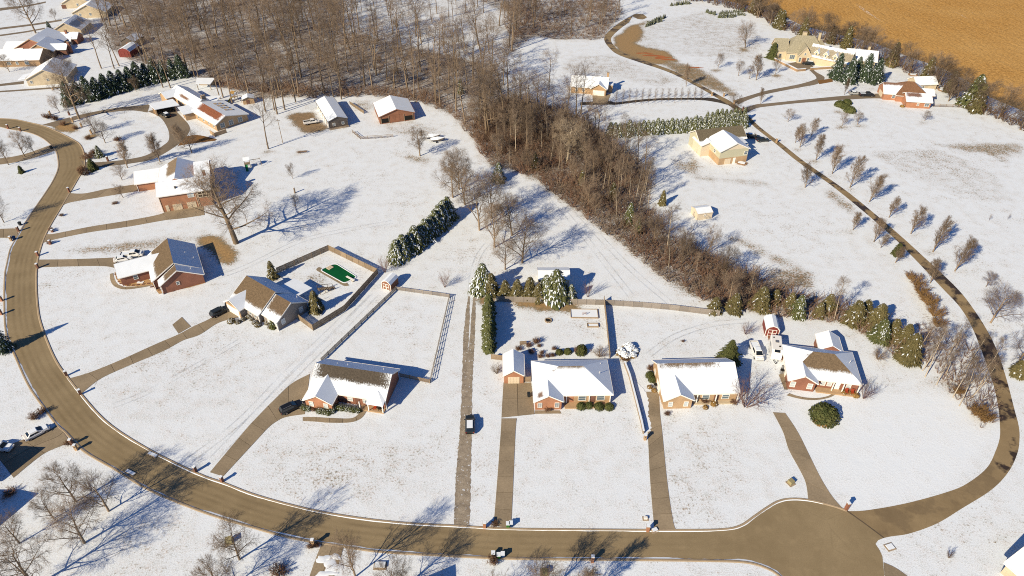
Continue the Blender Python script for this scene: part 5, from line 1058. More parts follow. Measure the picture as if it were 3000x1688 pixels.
# ---- upright trees along the lane
for i, (x, y) in enumerate([(2343, 432), (2390, 470), (2438, 509), (2490, 550), (2547, 592), (2604, 638), (2668, 686), (2733, 738), (2797, 795)]):
    plant('oval', 'bare_tree', P(x, y), (7.2, 8.6, 9, 9.2, 8.6, 6.2, 8.2, 9, 9.2)[i], f'upright oval bare tree right of the narrow lane, {ordn(i+1)} from the top', 'tree', 'upright trees right of the lane')
for i, (x, y, hh) in enumerate([(2358, 550, 7), (2499, 674, 5.5), (2560, 709, 6.5), (2580, 727, 4), (2623, 770, 5), (2725, 830, 6.5), (2375, 402, 6), (2330, 418, 5.5)]):
    plant('oval', 'bare_tree', P(x, y), hh, f'upright bare tree left of the narrow lane, {ordn(i+1)} of eight', 'tree', 'upright trees left of the lane', 1.15)
for i in range(14):
    for j in range(2):
        x, y = (1050+65*i, 1005-1.6*i) if j == 0 else (1040+66*i, 1072-4*i)
        plant('sapling', 'sapling', TP(0, 2, x, y), 3.8, f'thin sapling {"above" if j == 0 else "below"} the dark drive, {ordn(i+1)} from the left', 'sapling', 'saplings along the dark drive', .9)
small = [('round', T(0, 2, 2345, 480), 10.5, 'round crowned bare tree on the slope near the big cream house', 1.15), ('round', T(0, 2, 2070, 690), 6, 'small round bare tree on the slope below the round crowned one', 1), ('round', T(0, 2, 2275, 765), 6, 'small bare tree, left of three below the big cream house', 1), ('round', T(0, 2, 2385, 795), 5, 'small bare tree, middle of three below the big cream house', 1), ('oval', T(0, 2, 2455, 805), 9, 'bare tree, tallest of three below the big cream house', 1.2),
 ('oval', T(0, 2, 1750, 870), 8, 'slim bare tree beside the lane above the sapling drive', .8), ('oval', T(0, 2, 2500, 1045), 5.5, 'slim bare tree between the two drives at the right', .8), ('round', T(0, 2, 2200, 1190), 8, 'bare tree on the lane at the end of the evergreen hedge', 1), ('round', T(0, 3, 75, 745), 7, 'pale bare tree before the court wall of the big cream house', .8), ('round', T(0, 3, 200, 1225), 4.5, 'low bare shrubby tree left of the clipped shrub group', 1.2), ('round', T(0, 3, 745, 1265), 4.5, 'small bare tree below the clipped shrub group', 1), ('round', T(0, 3, 900, 1255), 4.5, 'reddish small bare tree right below the clipped shrub group', 1.2), ('round', T(0, 3, 1575, 1215), 3.5, 'sparse small tree on the open snow at the right', 1.3), ('oval', T(0, 3, 765, 955), 6, 'slim tree by the parked cars at the far right drive', .7),
 ('round', (2902, 946), 9.5, 'rounded bare tree right of the lower lane', 1.25), ('round', (2985, 1060), 9, 'bare tree at the right frame edge beside the lower lane', 1.1), ('round', (858, 524), 5, 'small bare tree standing alone on the open lawn', .8), ('round', (868, 614), 4.5, 'little dark shrubby tree in the shadow of the huge oak', 1), ('vase', (1128, 798), 4.5, 'pale vase shaped shrub at the corner of the triangular lot', .8), ('vase', T(1, 1, 1900, 1440), 4, 'pale vase shaped shrub at the top of the gravel track', .8), ('vase', (2184, 1191), 6.5, 'purple brown multi stemmed tree before the tan gable house', 1.3), ('vase', T(2, 3, 960, 1110), 4, 'purple brown shrub at the corner of the porch with red chairs', 1.0),
 ('round', (223, 1470), 9, 'bare tree, topmost of the lower left group', 1.1), ('round', (319, 1498), 8.5, 'bare tree, right of the lower left group', 1.2), ('round', (157, 1519), 7, 'thin bare tree, left of the lower left group', .9), ('round', (248, 1591), 10, 'bushy bare tree in the middle of the lower left group', 1.2), ('round', (58, 1592), 7, 'bare tree near the left edge of the lower left group', 1), ('round', (105, 1720), 11, 'dense brown tree at the very bottom left', 1.3), ('round', (702, 1639), 10, 'bare tree with a tan utility box behind its trunk', 1), ('round', (1041, 1690), 11, 'slender bare tree at the bottom right of the snow patched driveway', .75), ('round', (650, 1740), 8, 'bare tree top rising from the bottom edge', 1.2), ('round', (1160, 1745), 8, 'pale tree top at the bottom edge left of the green bins', 1.2), ('round', (1440, 1770), 6, 'wide pale tree top at the bottom edge below the green bins', 1.3), ('round', (1585, 1760), 8, 'tree rising from below the frame beside the green utility box', 1.3), ('oval', (1705, 1770), 8, 'slim tree below the frame left of the lower brick mailbox', 1), 
 ('round', (25, 483), 8, 'bare tree, lowest of three at the upper left drive', 1), ('round', (73, 460), 8, 'bare tree, middle of three at the upper left drive', 1), ('round', (103, 451), 6, 'bare tree, right of three at the upper left drive', .9), ('round', (12, 652), 7.5, 'bare tree at the left edge whose shadow falls on the street', 1), ('oval', (374, 492), 8.5, 'upright bare tree where the looping drive meets the street', 1.1), ('oval', (469, 474), 9, 'upright bare tree inside the looping drive', 1.2), ('round', (562, 448), 7.5, 'leaning bare tree at the end of the looping drive', 1.2), ('oval', (540, 430), 7, 'bare tree behind the leaning one at the end of the looping drive', 1.2), ('round', (358, 528), 4.5, 'spreading low tree above the upper driveway of the two level house', 1.4), ('round', (361, 579), 4, 'small spreading tree below the upper driveway of the two level house', 1.4), ('round', T(0, 0, 960, 1340), 7, 'pinkish bare tree left of the looping drive lawn', 1.2), ('round', T(0, 0, 1060, 1440), 7, 'pinkish bare tree below its twin left of the looping drive lawn', 1.2), ('round', T(0, 0, 95, 725), 6.5, 'bare tree before the long low house at the left edge', 1.2), ('round', T(0, 0, 600, 1130), 6, 'thin bare tree above the brick pillars of the curving drive', 1), ('round', T(0, 0, 1370, 920), 5, 'purple grey shrub on the snow below the dark evergreens', 1.3), ('round', T(0, 0, 560, 205), 5, 'tan shrub by the street at the upper left', 1), ('vase', T(2, 2, 2350, 465), 3, 'small fan shaped shrub on the lawn left of the red shed', 1.1), ('bareshrub', T(2, 3, 1100, 715), 2.6, 'low spreading bare shrub on the snow right of the brown roofed house', 1.3), ('bareshrub', T(3, 3, 1815, 1265), 1.8, 'tiny bare shrub on the snow at the lower right', .6), ('oval', T(0, 1, 1660, 1400), 3, 'thin sapling by the barn fence', .8), ('bareshrub', T(2, 2, 880, 690), 2.6, 'bare shrub behind the hip roofed orange brick house', 1.2), ('bareshrub', T(2, 1, 2420, 860), 2.6, 'bare shrub left of the small brick garage', .9), ('round', T(1, 3, 2190, 1440), 4, 'low bare tree on the snow right of the lane bend', 1.2), ('sapling', T(1, 3, 2220, 775), 2, 'tiny sapling on the open right slope, left of two', 1), ('sapling', T(1, 3, 2410, 765), 1.8, 'tiny sapling on the open right slope, right of two', 1), ('oak', T(0, 1, 1400, 880), 8, 'purple grey domed tree before the wood above the barn', 1.1)]
for kd, q, hh, lab, wd in small: plant(kd, 'bare_tree' if hh > 3.5 else 'bare_shrub', P(*q), hh, lab, 'tree' if hh > 3.5 else 'shrub', None, wd)
# ---- birch grove at the right
for i, (x, y, lx) in enumerate([(2667, 1065, .2), (2703, 1086, .3), (2710, 1105, .28), (2744, 1127, .3), (2847, 1164, .25), (2792, 1164, .15), (2820, 1150, .3), (2442, 940, .05), (2870, 1130, .2), (2770, 1100, .2), (2810, 1190, .1), (2780, 1040, .25), (2830, 1080, .2)]):
    plant('birch', 'birch_tree', P(x, y), rw.uniform(10, 13), f'pale slender tree in the grove by the lower lane, {ordn(i+1)} of thirteen', 'tree', 'pale trees by the lower lane', .9, lean=(-.05, lx*.5))
GROVE = TT(2, 3, 1500, 350, 1700, 430, 1850, 500, 2000, 560, 2150, 760, 2230, 960, 2280, 1180, 2300, 1330, 2150, 1420, 2000, 1200, 1850, 1110, 1750, 900, 1560, 790)
merge('thicket', [(und[i % 3], x, y, rw.uniform(.4, 1.05), rw.uniform(.9, 1.4), rw.uniform(0, 6.3)) for i, (x, y) in enumerate(scatter(GROVE, 190, 1.3, rw))], 'brown brush under the grove by the lower lane', m_brush, 'thicket')
for i, (x, y, rx) in enumerate([(T(2, 3, 1520, 60)+(2.2,)), (T(2, 3, 1600, 170)+(2.4,)), (T(2, 3, 1660, 280)+(2.3,)), (T(2, 3, 1700, 390)+(2.0,)), (T(2, 3, 1560, 115)+(1.8,)), (T(2, 3, 2080, 1270)+(2.0,)), (T(2, 3, 2150, 1330)+(2.2,)), (T(2, 3, 1900, 1060)+(1.6,)), (T(1, 3, 1480, 1420)+(2.2,)), (T(1, 3, 1420, 1360)+(1.6,))]):
    plant('tawny', 'tawny_shrub', P(x, y), rx*1.25, f'tawny brown bushy shrub left of the lower lane, {ordn(i+1)} of ten', 'shrub', 'tawny shrubs by the lane', 1.2)
# ---- evergreens
for i, p in enumerate(along(TT(0, 0, 720, 1045, 1000, 985, 1300, 890, 1500, 830, 1840, 770), 14)): plant('spruce', 'spruce_tree', p, rw.uniform(8, 10.5), f'dark snow dusted evergreen in the upper left row, {ordn(i+1)} from the left', 'evergreen', 'dark evergreen row', 1.25)
for i, p in enumerate(along(TT(0, 2, 985, 1375, 1400, 1340, 1900, 1310, 2330, 1275), 30)): plant('snowy', 'cypress_tree', p, rw.uniform(4.8, 6), f'evergreen in the long hedge by the lane, {ordn(i+1)} from the left', 'evergreen', 'long evergreen hedge', 1.0)
for i, p in enumerate(along(TT(0, 2, 1950, 1255, 2320, 1225), 9)): plant('cypress', 'cypress_tree', p, rw.uniform(4.8, 6), f'evergreen in the back row of the hedge by the lane, {ordn(i+1)} from the left', 'evergreen', 'long evergreen hedge', .9)
for i, p in enumerate(along(TT(1, 1, 1420, 1170, 1560, 1080, 1750, 920, 1930, 750), 11)): plant('snowy', 'cypress_tree', p, rw.uniform(6.0, 7.6), f'snowy evergreen in the diagonal row on the triangular lot, {ordn(i+1)} from the bottom', 'evergreen', 'diagonal evergreen row', 1.15)
for kd, q, hh, lab, wd in [('snowy', (1461, 530), 6.5, 'snowy evergreen alone at the tip of the triangular lot', 1), ('snowy', (1415, 852), 8.5, 'snowy evergreen at the top of the gravel track', 1.05), ('cedar', (1440, 862), 6.5, 'dark evergreen right of the one topping the gravel track', 1), ('cedar', (1480, 868), 5, 'dusky evergreen behind the long fence, left of three', 1.2), ('cedar', (1515, 870), 5.5, 'dusky evergreen behind the long fence, middle of three', 1.1), ('cedar', (1578, 878), 5, 'dusky evergreen behind the long fence, right of three', 1.2), ('cedar', (1552, 868), 6, 'dusky evergreen left of the broad snowy one', 1.1), ('snowy', (1628, 876), 9, 'broad snowy evergreen before the hidden shed', 1.2), ('snowy', (1600, 872), 7, 'snowy evergreen just left of the broad one', 1), ('snowy', (1672, 880), 5, 'small snowy evergreen right of the broad one', .9), ('vase', (1722, 870), 4.5, 'red brown shrub right of the snowy evergreens', .6),
 ('cedar', (928, 911), 6.2, 'dark full evergreen beside the grey brick house', .95), ('cedar', (801, 815), 5.5, 'dark evergreen behind the grey brick house roof', .8), ('cone', (2132, 1060), 6.5, 'broad cone shaped evergreen behind the tan gable house', .95), ('spruce', (17, 1026), 8, 'dark conifer at the left frame edge by the street', .75),
 ('spruce', (2448, 229), 10.5, 'left of the big evergreens by the cream house', 1), ('spruce', (2483, 243), 10.5, 'front left of the big evergreens by the cream house', 1), ('spruce', (2530, 236), 11.5, 'centre right of the big evergreens by the cream house', 1), ('spruce', (2562, 243), 10.5, 'right of the big evergreens by the cream house', 1), ('spruce', (2505, 228), 9, 'rear of the big evergreens by the cream house', 1),
 ('dense', (2261, 171), 7, 'dark clipped evergreen at the left end of the cream house', .9), ('dense', (2452, 190), 6.5, 'dark clipped evergreen at the right end of the cream garage wing', .9), ('cypress', T(0, 3, 2030, 1070), 12.5, 'tall snow loaded cedar in the tree line', 1.15), ('cedar', (2984, 1098), 5, 'bronze evergreen at the right frame edge', 1.3), ('dense', (2626, 745), 3.6, 'low snowy evergreen shrub left of the lane', 1.0),
 ('spruce', T(0, 0, 520, 340), 6, 'evergreen by the striped roof house at the upper left', .9), ('dense', T(1, 0, 940, 260), 4, 'dark evergreen shrub by the street at the drive entry', 1.0), ('snowy', T(1, 0, 1010, 130), 4.2, 'rounded snowy evergreen shrub in the drive entry bed', 1.0), ('dense', T(1, 0, 220, 290), 2.6, 'tan evergreen shrub on the left lawn', .9), ('cedar', (1940, 600), 5, 'evergreen at the right edge of the thicket', .8), ('cypress', T(1, 2, 1180, 800), 7, 'dark green cedar in the middle of the thicket', .9), ('cypress', T(1, 2, 1270, 880), 5, 'smaller dark cedar below the one in the thicket', .9), ('cedar', T(1, 2, 230, 260), 6, 'dusky cedar in the brush above the triangular lot', .8), ('cedar', T(1, 2, 700, 430), 6, 'dusky cedar in the brush along the triangular lot', .8), ('cedar', T(1, 2, 1010, 560), 6, 'dusky cedar among the pale trunks of the thicket', .8), ('cypress', T(0, 1, 2060, 940), 6, 'green cedar at the wood edge right of the barn', .8)]:
    plant(kd, 'evergreen_tree' if kd != 'vase' else 'bare_shrub', P(*q), hh, lab, 'evergreen' if kd != 'vase' else 'shrub', None, wd)
for i, (x, y, hh) in enumerate([(2091, 914, 4.6), (2150, 911, 5.4), (2226, 902, 6.5), (2334, 925, 6.4), (2312, 903, 4.8), (2396, 926, 4.2), (2422, 912, 5.2), (2497, 945, 6.6), (2528, 928, 5.2), (2562, 958, 7), (2574, 994, 6), (2612, 983, 5), (2655, 1056, 8), (2643, 1008, 6), (2268, 888, 4.2)]):
    plant('cedar' if i % 7 != 3 else 'cypress', 'cedar_tree', P(x, y), hh, f'olive cedar in the row above the brown roofed house, {ordn(i+1)} of fifteen', 'evergreen', 'cedars above the right lots', rw.uniform(1.0, 1.35))
for i, p in enumerate(along(TT(2, 1, 2345, 215, 2345, 620), 9)): plant('columnar', 'hedge_plant', p, rw.uniform(4.4, 5.2), f'narrow evergreen in the tall hedge by the gravel track, {ordn(i+1)} from the top', 'hedge', 'tall hedge by the gravel track', 1.15)
# ---- tree line along the golden field
for i, p in enumerate(along([(1990, 5)]+TT(0, 2, 1850, 20, 2150, 70, 2450, 150)+LINE, 64)):
    p = p+Vector((rw.uniform(-3, 3), rw.uniform(0, 6), 0))
    if i in (13, 14, 22, 23, 26, 30, 34, 41, 47, 52, 58): plant('cedar', 'cedar_tree', p, rw.uniform(8, 11), f'bronze green cedar in the tree line along the golden field, {ordn(i+1)} in the line', 'evergreen', 'tree line along the field', .9)
    else: plant('round', 'field_edge_tree', p, rw.uniform(7.5, 11.5) if i > 12 else rw.uniform(5, 8), f'bushy bare tree in the tree line along the golden field, {ordn(i+1)} in the line', 'tree', 'tree line along the field', rw.uniform(1.1, 1.4))
LB = [(1960, -5), (2090, 2), (2250, 40)]+[(x, y-14) for x, y in LINE]+[(x, y+2) for x, y in LINE[::-1]]+[(2210, 44), (2060, 8)]
merge('undergrowth', [(und[i % 3], x, y, rw.uniform(1.1, 2.2), rw.uniform(1, 1.5), rw.uniform(0, 6.3)) for i, (x, y) in enumerate(scatter(LB, 420, 2.0, rw))], 'brush under the tree line along the golden field', m_brush, 'undergrowth')
# ---- planted rows of tiny conifers near the top
for r0, (x0, y0, x1, y1, n) in enumerate([(1360, 250, 1540, 180, 14), (1350, 270, 1500, 215, 12), (1600, 60, 1790, 40, 12), (1960, 130, 2040, 150, 8), (2090, 140, 2330, 120, 14), (2100, 165, 2340, 155, 14), (2080, 180, 2240, 175, 10)]):
    for i in range(n):
        plant('cypress', 'young_conifer', TP(0, 2, x0+(x1-x0)*i/(n-1)+rw.uniform(-4, 4), y0+(y1-y0)*i/(n-1)+rw.uniform(-3, 3)), rw.uniform(1.4, 2.2), 'tiny young conifer in the planted rows near the top', 'young conifer', 'planted rows of young conifers', 1.0)

# ------------------------------------------------------------------ fences and walls
def panel_mesh(style, h, mat):
    b = MB(); r = random.Random(hash(style) % 99+int(h*10))
    if style == 'board':
        n = 15
        for i in range(n): b.span(i/n+.004, (i+1)/n-.004, -.012+r.uniform(-.006, .006), .012, .04, h*(1+r.uniform(-.012, .012)))
        for z in (.35, h*.5, h-.25): b.span(0, 1, .013, .055, z-.045, z+.045)
    elif style == 'low':
        n = 11
        for i in range(n): b.span(i/n+.012, (i+1)/n-.012, -.012, .012, .05, h+r.uniform(-.02, .02))
        for z in (.3, h-.2): b.span(0, 1, .013, .05, z-.04, z+.04)
    else:
        for z in (.25, h*.55, h-.08): b.span(0, 1, -.03, .03, z-.05, z+.05)
        for i in range(1, 8): b.span(i/8-.004, i/8+.004, -.008, .008, .1, h-.1)
    return mesh('panel', b.V, b.F, [mat])
PM = {}
def fence(label, pts, h, style, mat, name='fence', step=2.4, world=False):
    q = [Vector(p) for p in pts] if world else [P(*p) for p in pts]; o = tag(empty(name, q[0]), label, 'fence')
    key = (style, h, mat.name)
    if key not in PM: PM[key] = (panel_mesh(style, h, mat), mesh('post', *(lambda b: (b.V, b.F))(MB().box(0, 0, h*.5+.03, .13, .13, h+.06)), [mat]))
    pm, po = PM[key]
    for a, c in zip(q[:-1], q[1:]):
        d = c-a; n = max(1, round(d.length/step)); an = math.atan2(d.y, d.x)
        for i in range(n):
            p = a.lerp(c, i/n)-q[0]
            x = link('panel', pm, o); x.location = p; x.rotation_euler = (0, 0, an); x.scale = (d.length/n, 1, 1)
            y = link('post', po, o); y.location = p; y.rotation_euler = (0, 0, an)
    y = link('post', po, o); y.location = q[-1]-q[0]
    return o
fence('tall weathered board fence round the green pool yard', [(813, 801), (964, 734), (1107, 804), (1010, 912), (918, 969), (874, 936)], 1.85, 'board', m_wood)
fence('low grey fence on the left and top of the lot behind the black roof', [(942, 1060), (1161, 850), (1318, 872)], 1.15, 'low', m_woodg)
fence('open rail fence on the right of the lot behind the black roof', [(1317, 873), (1261, 1121)], 1.25, 'rail', m_woodg)
fence('short solid fence from the black roofed house to the rail fence', [(1259, 1123), (1172, 1104)], 1.15, 'low', m_wood)
fence('tall board fence right of the yard with the garden frames', [(1769, 884), (1776, 950), (1786, 1050)], 1.8, 'board', m_wood)
fence('long board fence across the foot of the triangular lot', [(1455, 884), (1560, 887), (1663, 892), (1770, 894), (1880, 901), (1960, 908), (2106, 926)], 1.75, 'board', m_woodg)
fence('short fence between hedge and the small brick garage', TT(2, 1, 2368, 715, 2480, 730), 1.6, 'board', m_wood)
fence('short fence between the small garage and the hip roofed house', TT(2, 2, 115, 945, 185, 945), 1.6, 'board', m_wood)
fence('old rail fence in front of the wooden barn', TT(0, 1, 970, 1335, 1050, 1402, 1200, 1395, 1380, 1380), 1.2, 'rail', m_wood)
fence('old board fence between the metal garage and the barn', TT(0, 1, 945, 1050, 1085, 1145), 1.3, 'low', m_wood)
fence('rail fence beside the brown brick house at the far right', TT(0, 3, 1660, 1075, 1980, 1085), 1.2, 'rail', m_wood)
fence('rail pen among the brush left of the evergreen hedge', TT(0, 2, 770, 1120, 860, 1130, 880, 1190, 800, 1230), 1.2, 'rail', m_wood)
def wallrun(name, label, pts, h, w_, mat, cap=True):
    q = [P(*p) for p in pts]; o = tag(empty(name, q[0]), label, 'wall')
    b = MB(); c_ = MB()
    for a, e in zip(q[:-1], q[1:]):
        a = a-q[0]; e = e-q[0]; b.beam((a.x, a.y, h), (e.x, e.y, h), w_, h+.02); c_.beam((a.x, a.y, h+.09), (e.x, e.y, h+.09), w_+.1, .09)
    b.build('wall_body', mat, o)
    if cap: c_.build('snow_cap', m_snow, o)
    return o
wallrun('retaining_wall', 'snow capped retaining wall between the two middle right houses', TT(2, 2, 1130, 770, 1180, 900, 1240, 1130, 1300, 1370)+TT(3, 2, 1320, 20), 1.0, .25, m_stone)
wallrun('court_wall', 'low brick court wall before the large cream house, left run', TT(0, 3, 60, 605, 130, 640, 290, 720, 375, 712), 1.0, .5, m_brick['brown'])
wallrun('court_wall', 'low brick court wall before the large cream house, right run', TT(0, 3, 425, 705, 520, 698, 670, 688), 1.0, .5, m_brick['brown'])
ribbon('court', TT(0, 3, 200, 640, 300, 690, 380, 705), TT(0, 3, 330, 615, 420, 640, 470, 690), m_grey, .03, 'brown paved court of the large cream house')

# ------------------------------------------------------------------ pool yard
m_pool = plain('green_pool_water', (.004, .085, .014), .12, .35, .35, .5)
m_teal = plain('teal_pool_cover', (.012, .16, .17), .5, .1)
pc = [P(*p) for p in TT(1, 1, 650, 1270, 890, 1402, 1015, 1340, 800, 1205)]; o = tag(empty('swimming_pool', pc[0]), 'rectangular pool of murky green water in the fenced yard', 'pool')
loc = [p-pc[0] for p in pc]; ctr = sum(loc, Vector())/4
def rounded(pts, r, n=5):
    out = []
    for i in range(4):
        a, b, c_ = pts[i-1], pts[i], pts[(i+1) % 4]; p0 = b+(a-b).normalized()*r; p1 = b+(c_-b).normalized()*r
        for k in range(n+1):
            t = k/n; out.append(p0*(1-t)**2+b*2*t*(1-t)+p1*t*t)
    return out
inner_ = rounded(loc, 1.0); outer_ = [ctr+(p-ctr)*(1+.32/max((p-ctr).length, 1)) for p in inner_]; n = len(inner_)
link('water', mesh('water', [(p.x, p.y, .035) for p in inner_], [tuple(range(n))], [m_pool]), o)
V = [(p.x, p.y, .02) for p in inner_]+[(p.x, p.y, .16) for p in inner_]+[(p.x, p.y, .16) for p in outer_]+[(p.x, p.y, 0) for p in outer_]
F = [(k*n+i, k*n+(i+1) % n, (k+1)*n+(i+1) % n, (k+1)*n+i) for k in range(3) for i in range(n)]
me = mesh('coping', V, F, [m_snow]); fixn(me); link('coping', me, o)
d0 = [ctr+(p-ctr)*(1+.36/max((p-ctr).length, 1)) for p in inner_]; d1 = [ctr+(p-ctr)*(1+1.7/max((p-ctr).length, 1)) for p in inner_]
me = mesh('deck', [(p.x, p.y, .05) for p in d0]+[(p.x, p.y, .05) for p in d1], [(i, (i+1) % n, n+(i+1) % n, n+i) for i in range(int(n*.45))], [m_conc]); link('deck', me, o)
e = (loc[1]-loc[0]).normalized(); a_ = math.atan2(e.y, e.x); q = (loc[1]+loc[2])/2
b = MB().box(q.x, q.y, .62, 3.0, .55, .10, 0, a_); x = b.build('diving_board', m_white, o); MB().box(q.x+e.x*.9, q.y+e.y*.9, .38, .6, .5, .46, 0, a_).build('stand', m_stone, x)
q = (loc[0]+loc[3])/2; s_ = MB()
for i in range(3): s_.box(q.x+e.x*(.3+.45*i), q.y+e.y*(.3+.45*i), .18-.04*i, .4, 1.5, .2, 0, a_)
s_.build('steps', m_sidingc, o)
o = tag(blob('pool_cover', 2452, 163, 7.5, 4.2, .03, m_teal, '', 77), 'teal covered pool behind the large cream house', 'pool')
st = tag(empty('stairs', P(*T(2, 1, 640, 60)), math.radians(38)), 'snowy wooden stairs from the grey house down to the pool', 'stairs')
for i in range(10): MB().box(i*.42, 0, 1.5-i*.145, .40, 1.3, .07).build('tread', m_wood, st)
for s in (-.7, .7): x = MB(); x.beam((0, s, 2.45), (4.0, s, 1.0), .08, .10); [x.box(k*1.33, s, 1.2-k*.24, .09, .09, 2.2-k*.5) for k in range(4)]; x.build('handrail', m_wood, st)

# ------------------------------------------------------------------ vehicles
def loft(sec, caps=True):
    V = []; F = []; n = len(sec[0][1])
    for x, pr in sec: V += [(x, y, z) for y, z in pr]
    for i in range(len(sec)-1):
        for k in range(n): F.append((i*n+k, i*n+(k+1) % n, (i+1)*n+(k+1) % n, (i+1)*n+k))
    if caps: F += [tuple(range(n-1, -1, -1)), tuple(range((len(sec)-1)*n, len(sec)*n))]
    return V, F
def low(w_, z0, zt): return [(-w_*.86, z0), (-w_, z0+.2), (-w_, zt-.14), (-w_*.88, zt), (w_*.88, zt), (w_, zt-.14), (w_, z0+.2), (w_*.86, z0)]
def cab(w_, zb, wt, zt): return [(-w_, zb), (-wt, zt-.06), (-wt*.86, zt), (wt*.86, zt), (wt, zt-.06), (w_, zb)]
m_tyre = plain('tyre_rubber', (.016, .016, .016), .9, .2); m_rim = plain('wheel_rim', (.30, .30, .31), .35, .1, 1, .5, .6); m_carglass = plain('car_glass', (.012, .016, .02), .06, .1, 1, .7)
m_lampw = plain('headlamp_glass', (.6, .6, .58), .15, .05, 1, .6); m_lampr = plain('tail_lamp_glass', (.25, .012, .01), .2, .1, 1, .6)
PAINT = {k: plain('car_paint_'+k, v, .25, .04, .5, .55) for k, v in dict(black=(.012, .013, .016), white=(.72, .72, .71), dark=(.02, .026, .03), silver=(.33, .34, .34), red=(.22, .03, .03), blue=(.03, .05, .12)).items()}
def vehicle(kind, label, rear, front, col, snow=(), width=1.9, length=None, cat=None):
    a, c_ = P(*rear), P(*front); d = c_-a; ang = math.atan2(d.y, d.x); mid = (a+c_)/2
    o = tag(empty({'suv': 'suv', 'sedan': 'car', 'pickup': 'pickup_truck'}[kind], mid, ang), label, cat or {'suv': 'car', 'sedan': 'car', 'pickup': 'truck'}[kind]); w_ = width/2; pt = PAINT[col]
    Ln = length or {'suv': 4.8, 'sedan': 4.7, 'pickup': 5.8}[kind]; h = Ln/2
    if kind == 'pickup':
        V, F = loft([(-h, low(w_*.97, .55, 1.12)), (-h+.12, low(w_, .45, 1.16)), (-.1, low(w_, .45, 1.14)), (h*.55, low(w_, .42, 1.15)), (h*.92, low(w_*.97, .42, 1.02)), (h, low(w_*.88, .5, .88))]); body = link('body', mesh('body', V, F, [pt]), o)
        MB().span(-h+.16, -.45, -w_*.82, w_*.82, 1.125, 1.185).build('bed_liner', m_dark, o)
        for s in (-1, 1): MB().span(-h+.1, -.4, s*w_*.92-.07, s*w_*.92+.07, 1.12, 1.42).build('bed_side', pt, o)
        MB().span(-h+.02, -h+.12, -w_*.9, w_*.9, .75, 1.42).build('tailgate', pt, o)
        cb, ct, zt = (-.45, 2.05), (-.25, 1.05), 1.86
    elif kind == 'suv':
        V, F = loft([(-h, low(w_*.92, .45, 1.02)), (-h+.15, low(w_, .34, 1.08)), (-.4, low(w_, .32, 1.06)), (h*.45, low(w_, .32, 1.05)), (h*.88, low(w_*.96, .33, .92)), (h, low(w_*.82, .42, .74))]); body = link('body', mesh('body', V, F, [pt]), o); cb, ct, zt = (-h+.06, 1.05), (-h+.42, .15), 1.70
    else:
        V, F = loft([(-h, low(w_*.88, .42, .88)), (-h+.2, low(w_*.97, .30, .96)), (-.4, low(w_, .28, .93)), (h*.4, low(w_, .28, .92)), (h*.85, low(w_*.95, .29, .80)), (h, low(w_*.80, .38, .66))]); body = link('body', mesh('body', V, F, [pt]), o); cb, ct, zt = (-h+.62, 1.15), (-1.15, .25), 1.43
    zb = {'pickup': 1.13, 'suv': 1.04, 'sedan': .92}[kind]; wt = w_*.78
    V, F = loft([(cb[0], cab(w_*.90, zb, w_*.86, zb+.08)), (ct[0], cab(w_*.92, zb, wt, zt)), (ct[1], cab(w_*.92, zb, wt, zt)), (cb[1], cab(w_*.88, zb, w_*.84, zb+.08))]); link('cabin', mesh('cabin', V, F, [pt]), o)
    def quad(nm_, pts, m): # a pane with a little thickness
        pts = [Vector(p) for p in pts]; nn = (pts[1]-pts[0]).cross(pts[2]-pts[0]).normalized()*.012; V = [p+nn for p in pts]+[p-nn for p in pts]; link(nm_, mesh(nm_, V, BOXF, [m]), o)
    f = .10
    def edge(x0, z0, y0, x1, z1, y1, t): return (x0+(x1-x0)*t, y0+(y1-y0)*t, z0+(z1-z0)*t)
    for nm_, (xb, xt) in (('windshield', (cb[1], ct[1])), ('rear_window', (cb[0], ct[0]))):
        e_ = .012 if nm_ == 'windshield' else -.012
        quad(nm_, [(xb+e_+(xt-xb)*.12, -w_*.76, zb+.10+(zt-zb)*.10), (xb+e_+(xt-xb)*.12, w_*.76, zb+.10+(zt-zb)*.10), (xt+e_-(xt-xb)*.06, wt*.82, zt-.045), (xt+e_-(xt-xb)*.06, -wt*.82, zt-.045)], m_carglass)
    for s in (-1, 1):
        xm = (ct[0]+ct[1])/2; yb, yt = s*(w_*.92-.008), s*(wt+.028)
        for x0, x1 in ((ct[0]-.02, xm-.04), (xm+.04, ct[1]+.05)):
            zz0, zz1 = zb+.09, zt-.13; k0 = (zz0-zb)/(zt-zb); k1 = (zz1-zb)/(zt-zb); quad('side_window', [(x0-.12*(x0 < xm-.1), yb+(yt-yb)*k0, zz0), (x1+.22*(x1 > xm+.1), yb+(yt-yb)*k0, zz0), (x1, yb+(yt-yb)*k1, zz1), (x0, yb+(yt-yb)*k1, zz1)], m_carglass)
        MB().box(cb[1]-.25, s*(w_+.10), zb+.12, .16, .22, .15).build('wing_mirror', pt, o)
        MB().box(h*.955, s*w_*.62, .74 if kind != 'pickup' else .92, .16, .36, .16).build('headlight', m_lampw, o)
        MB().box(-h+.02, s*w_*.80, .86 if kind != 'pickup' else 1.0, .10, .20, .26).build('tail_light', m_lampr, o)
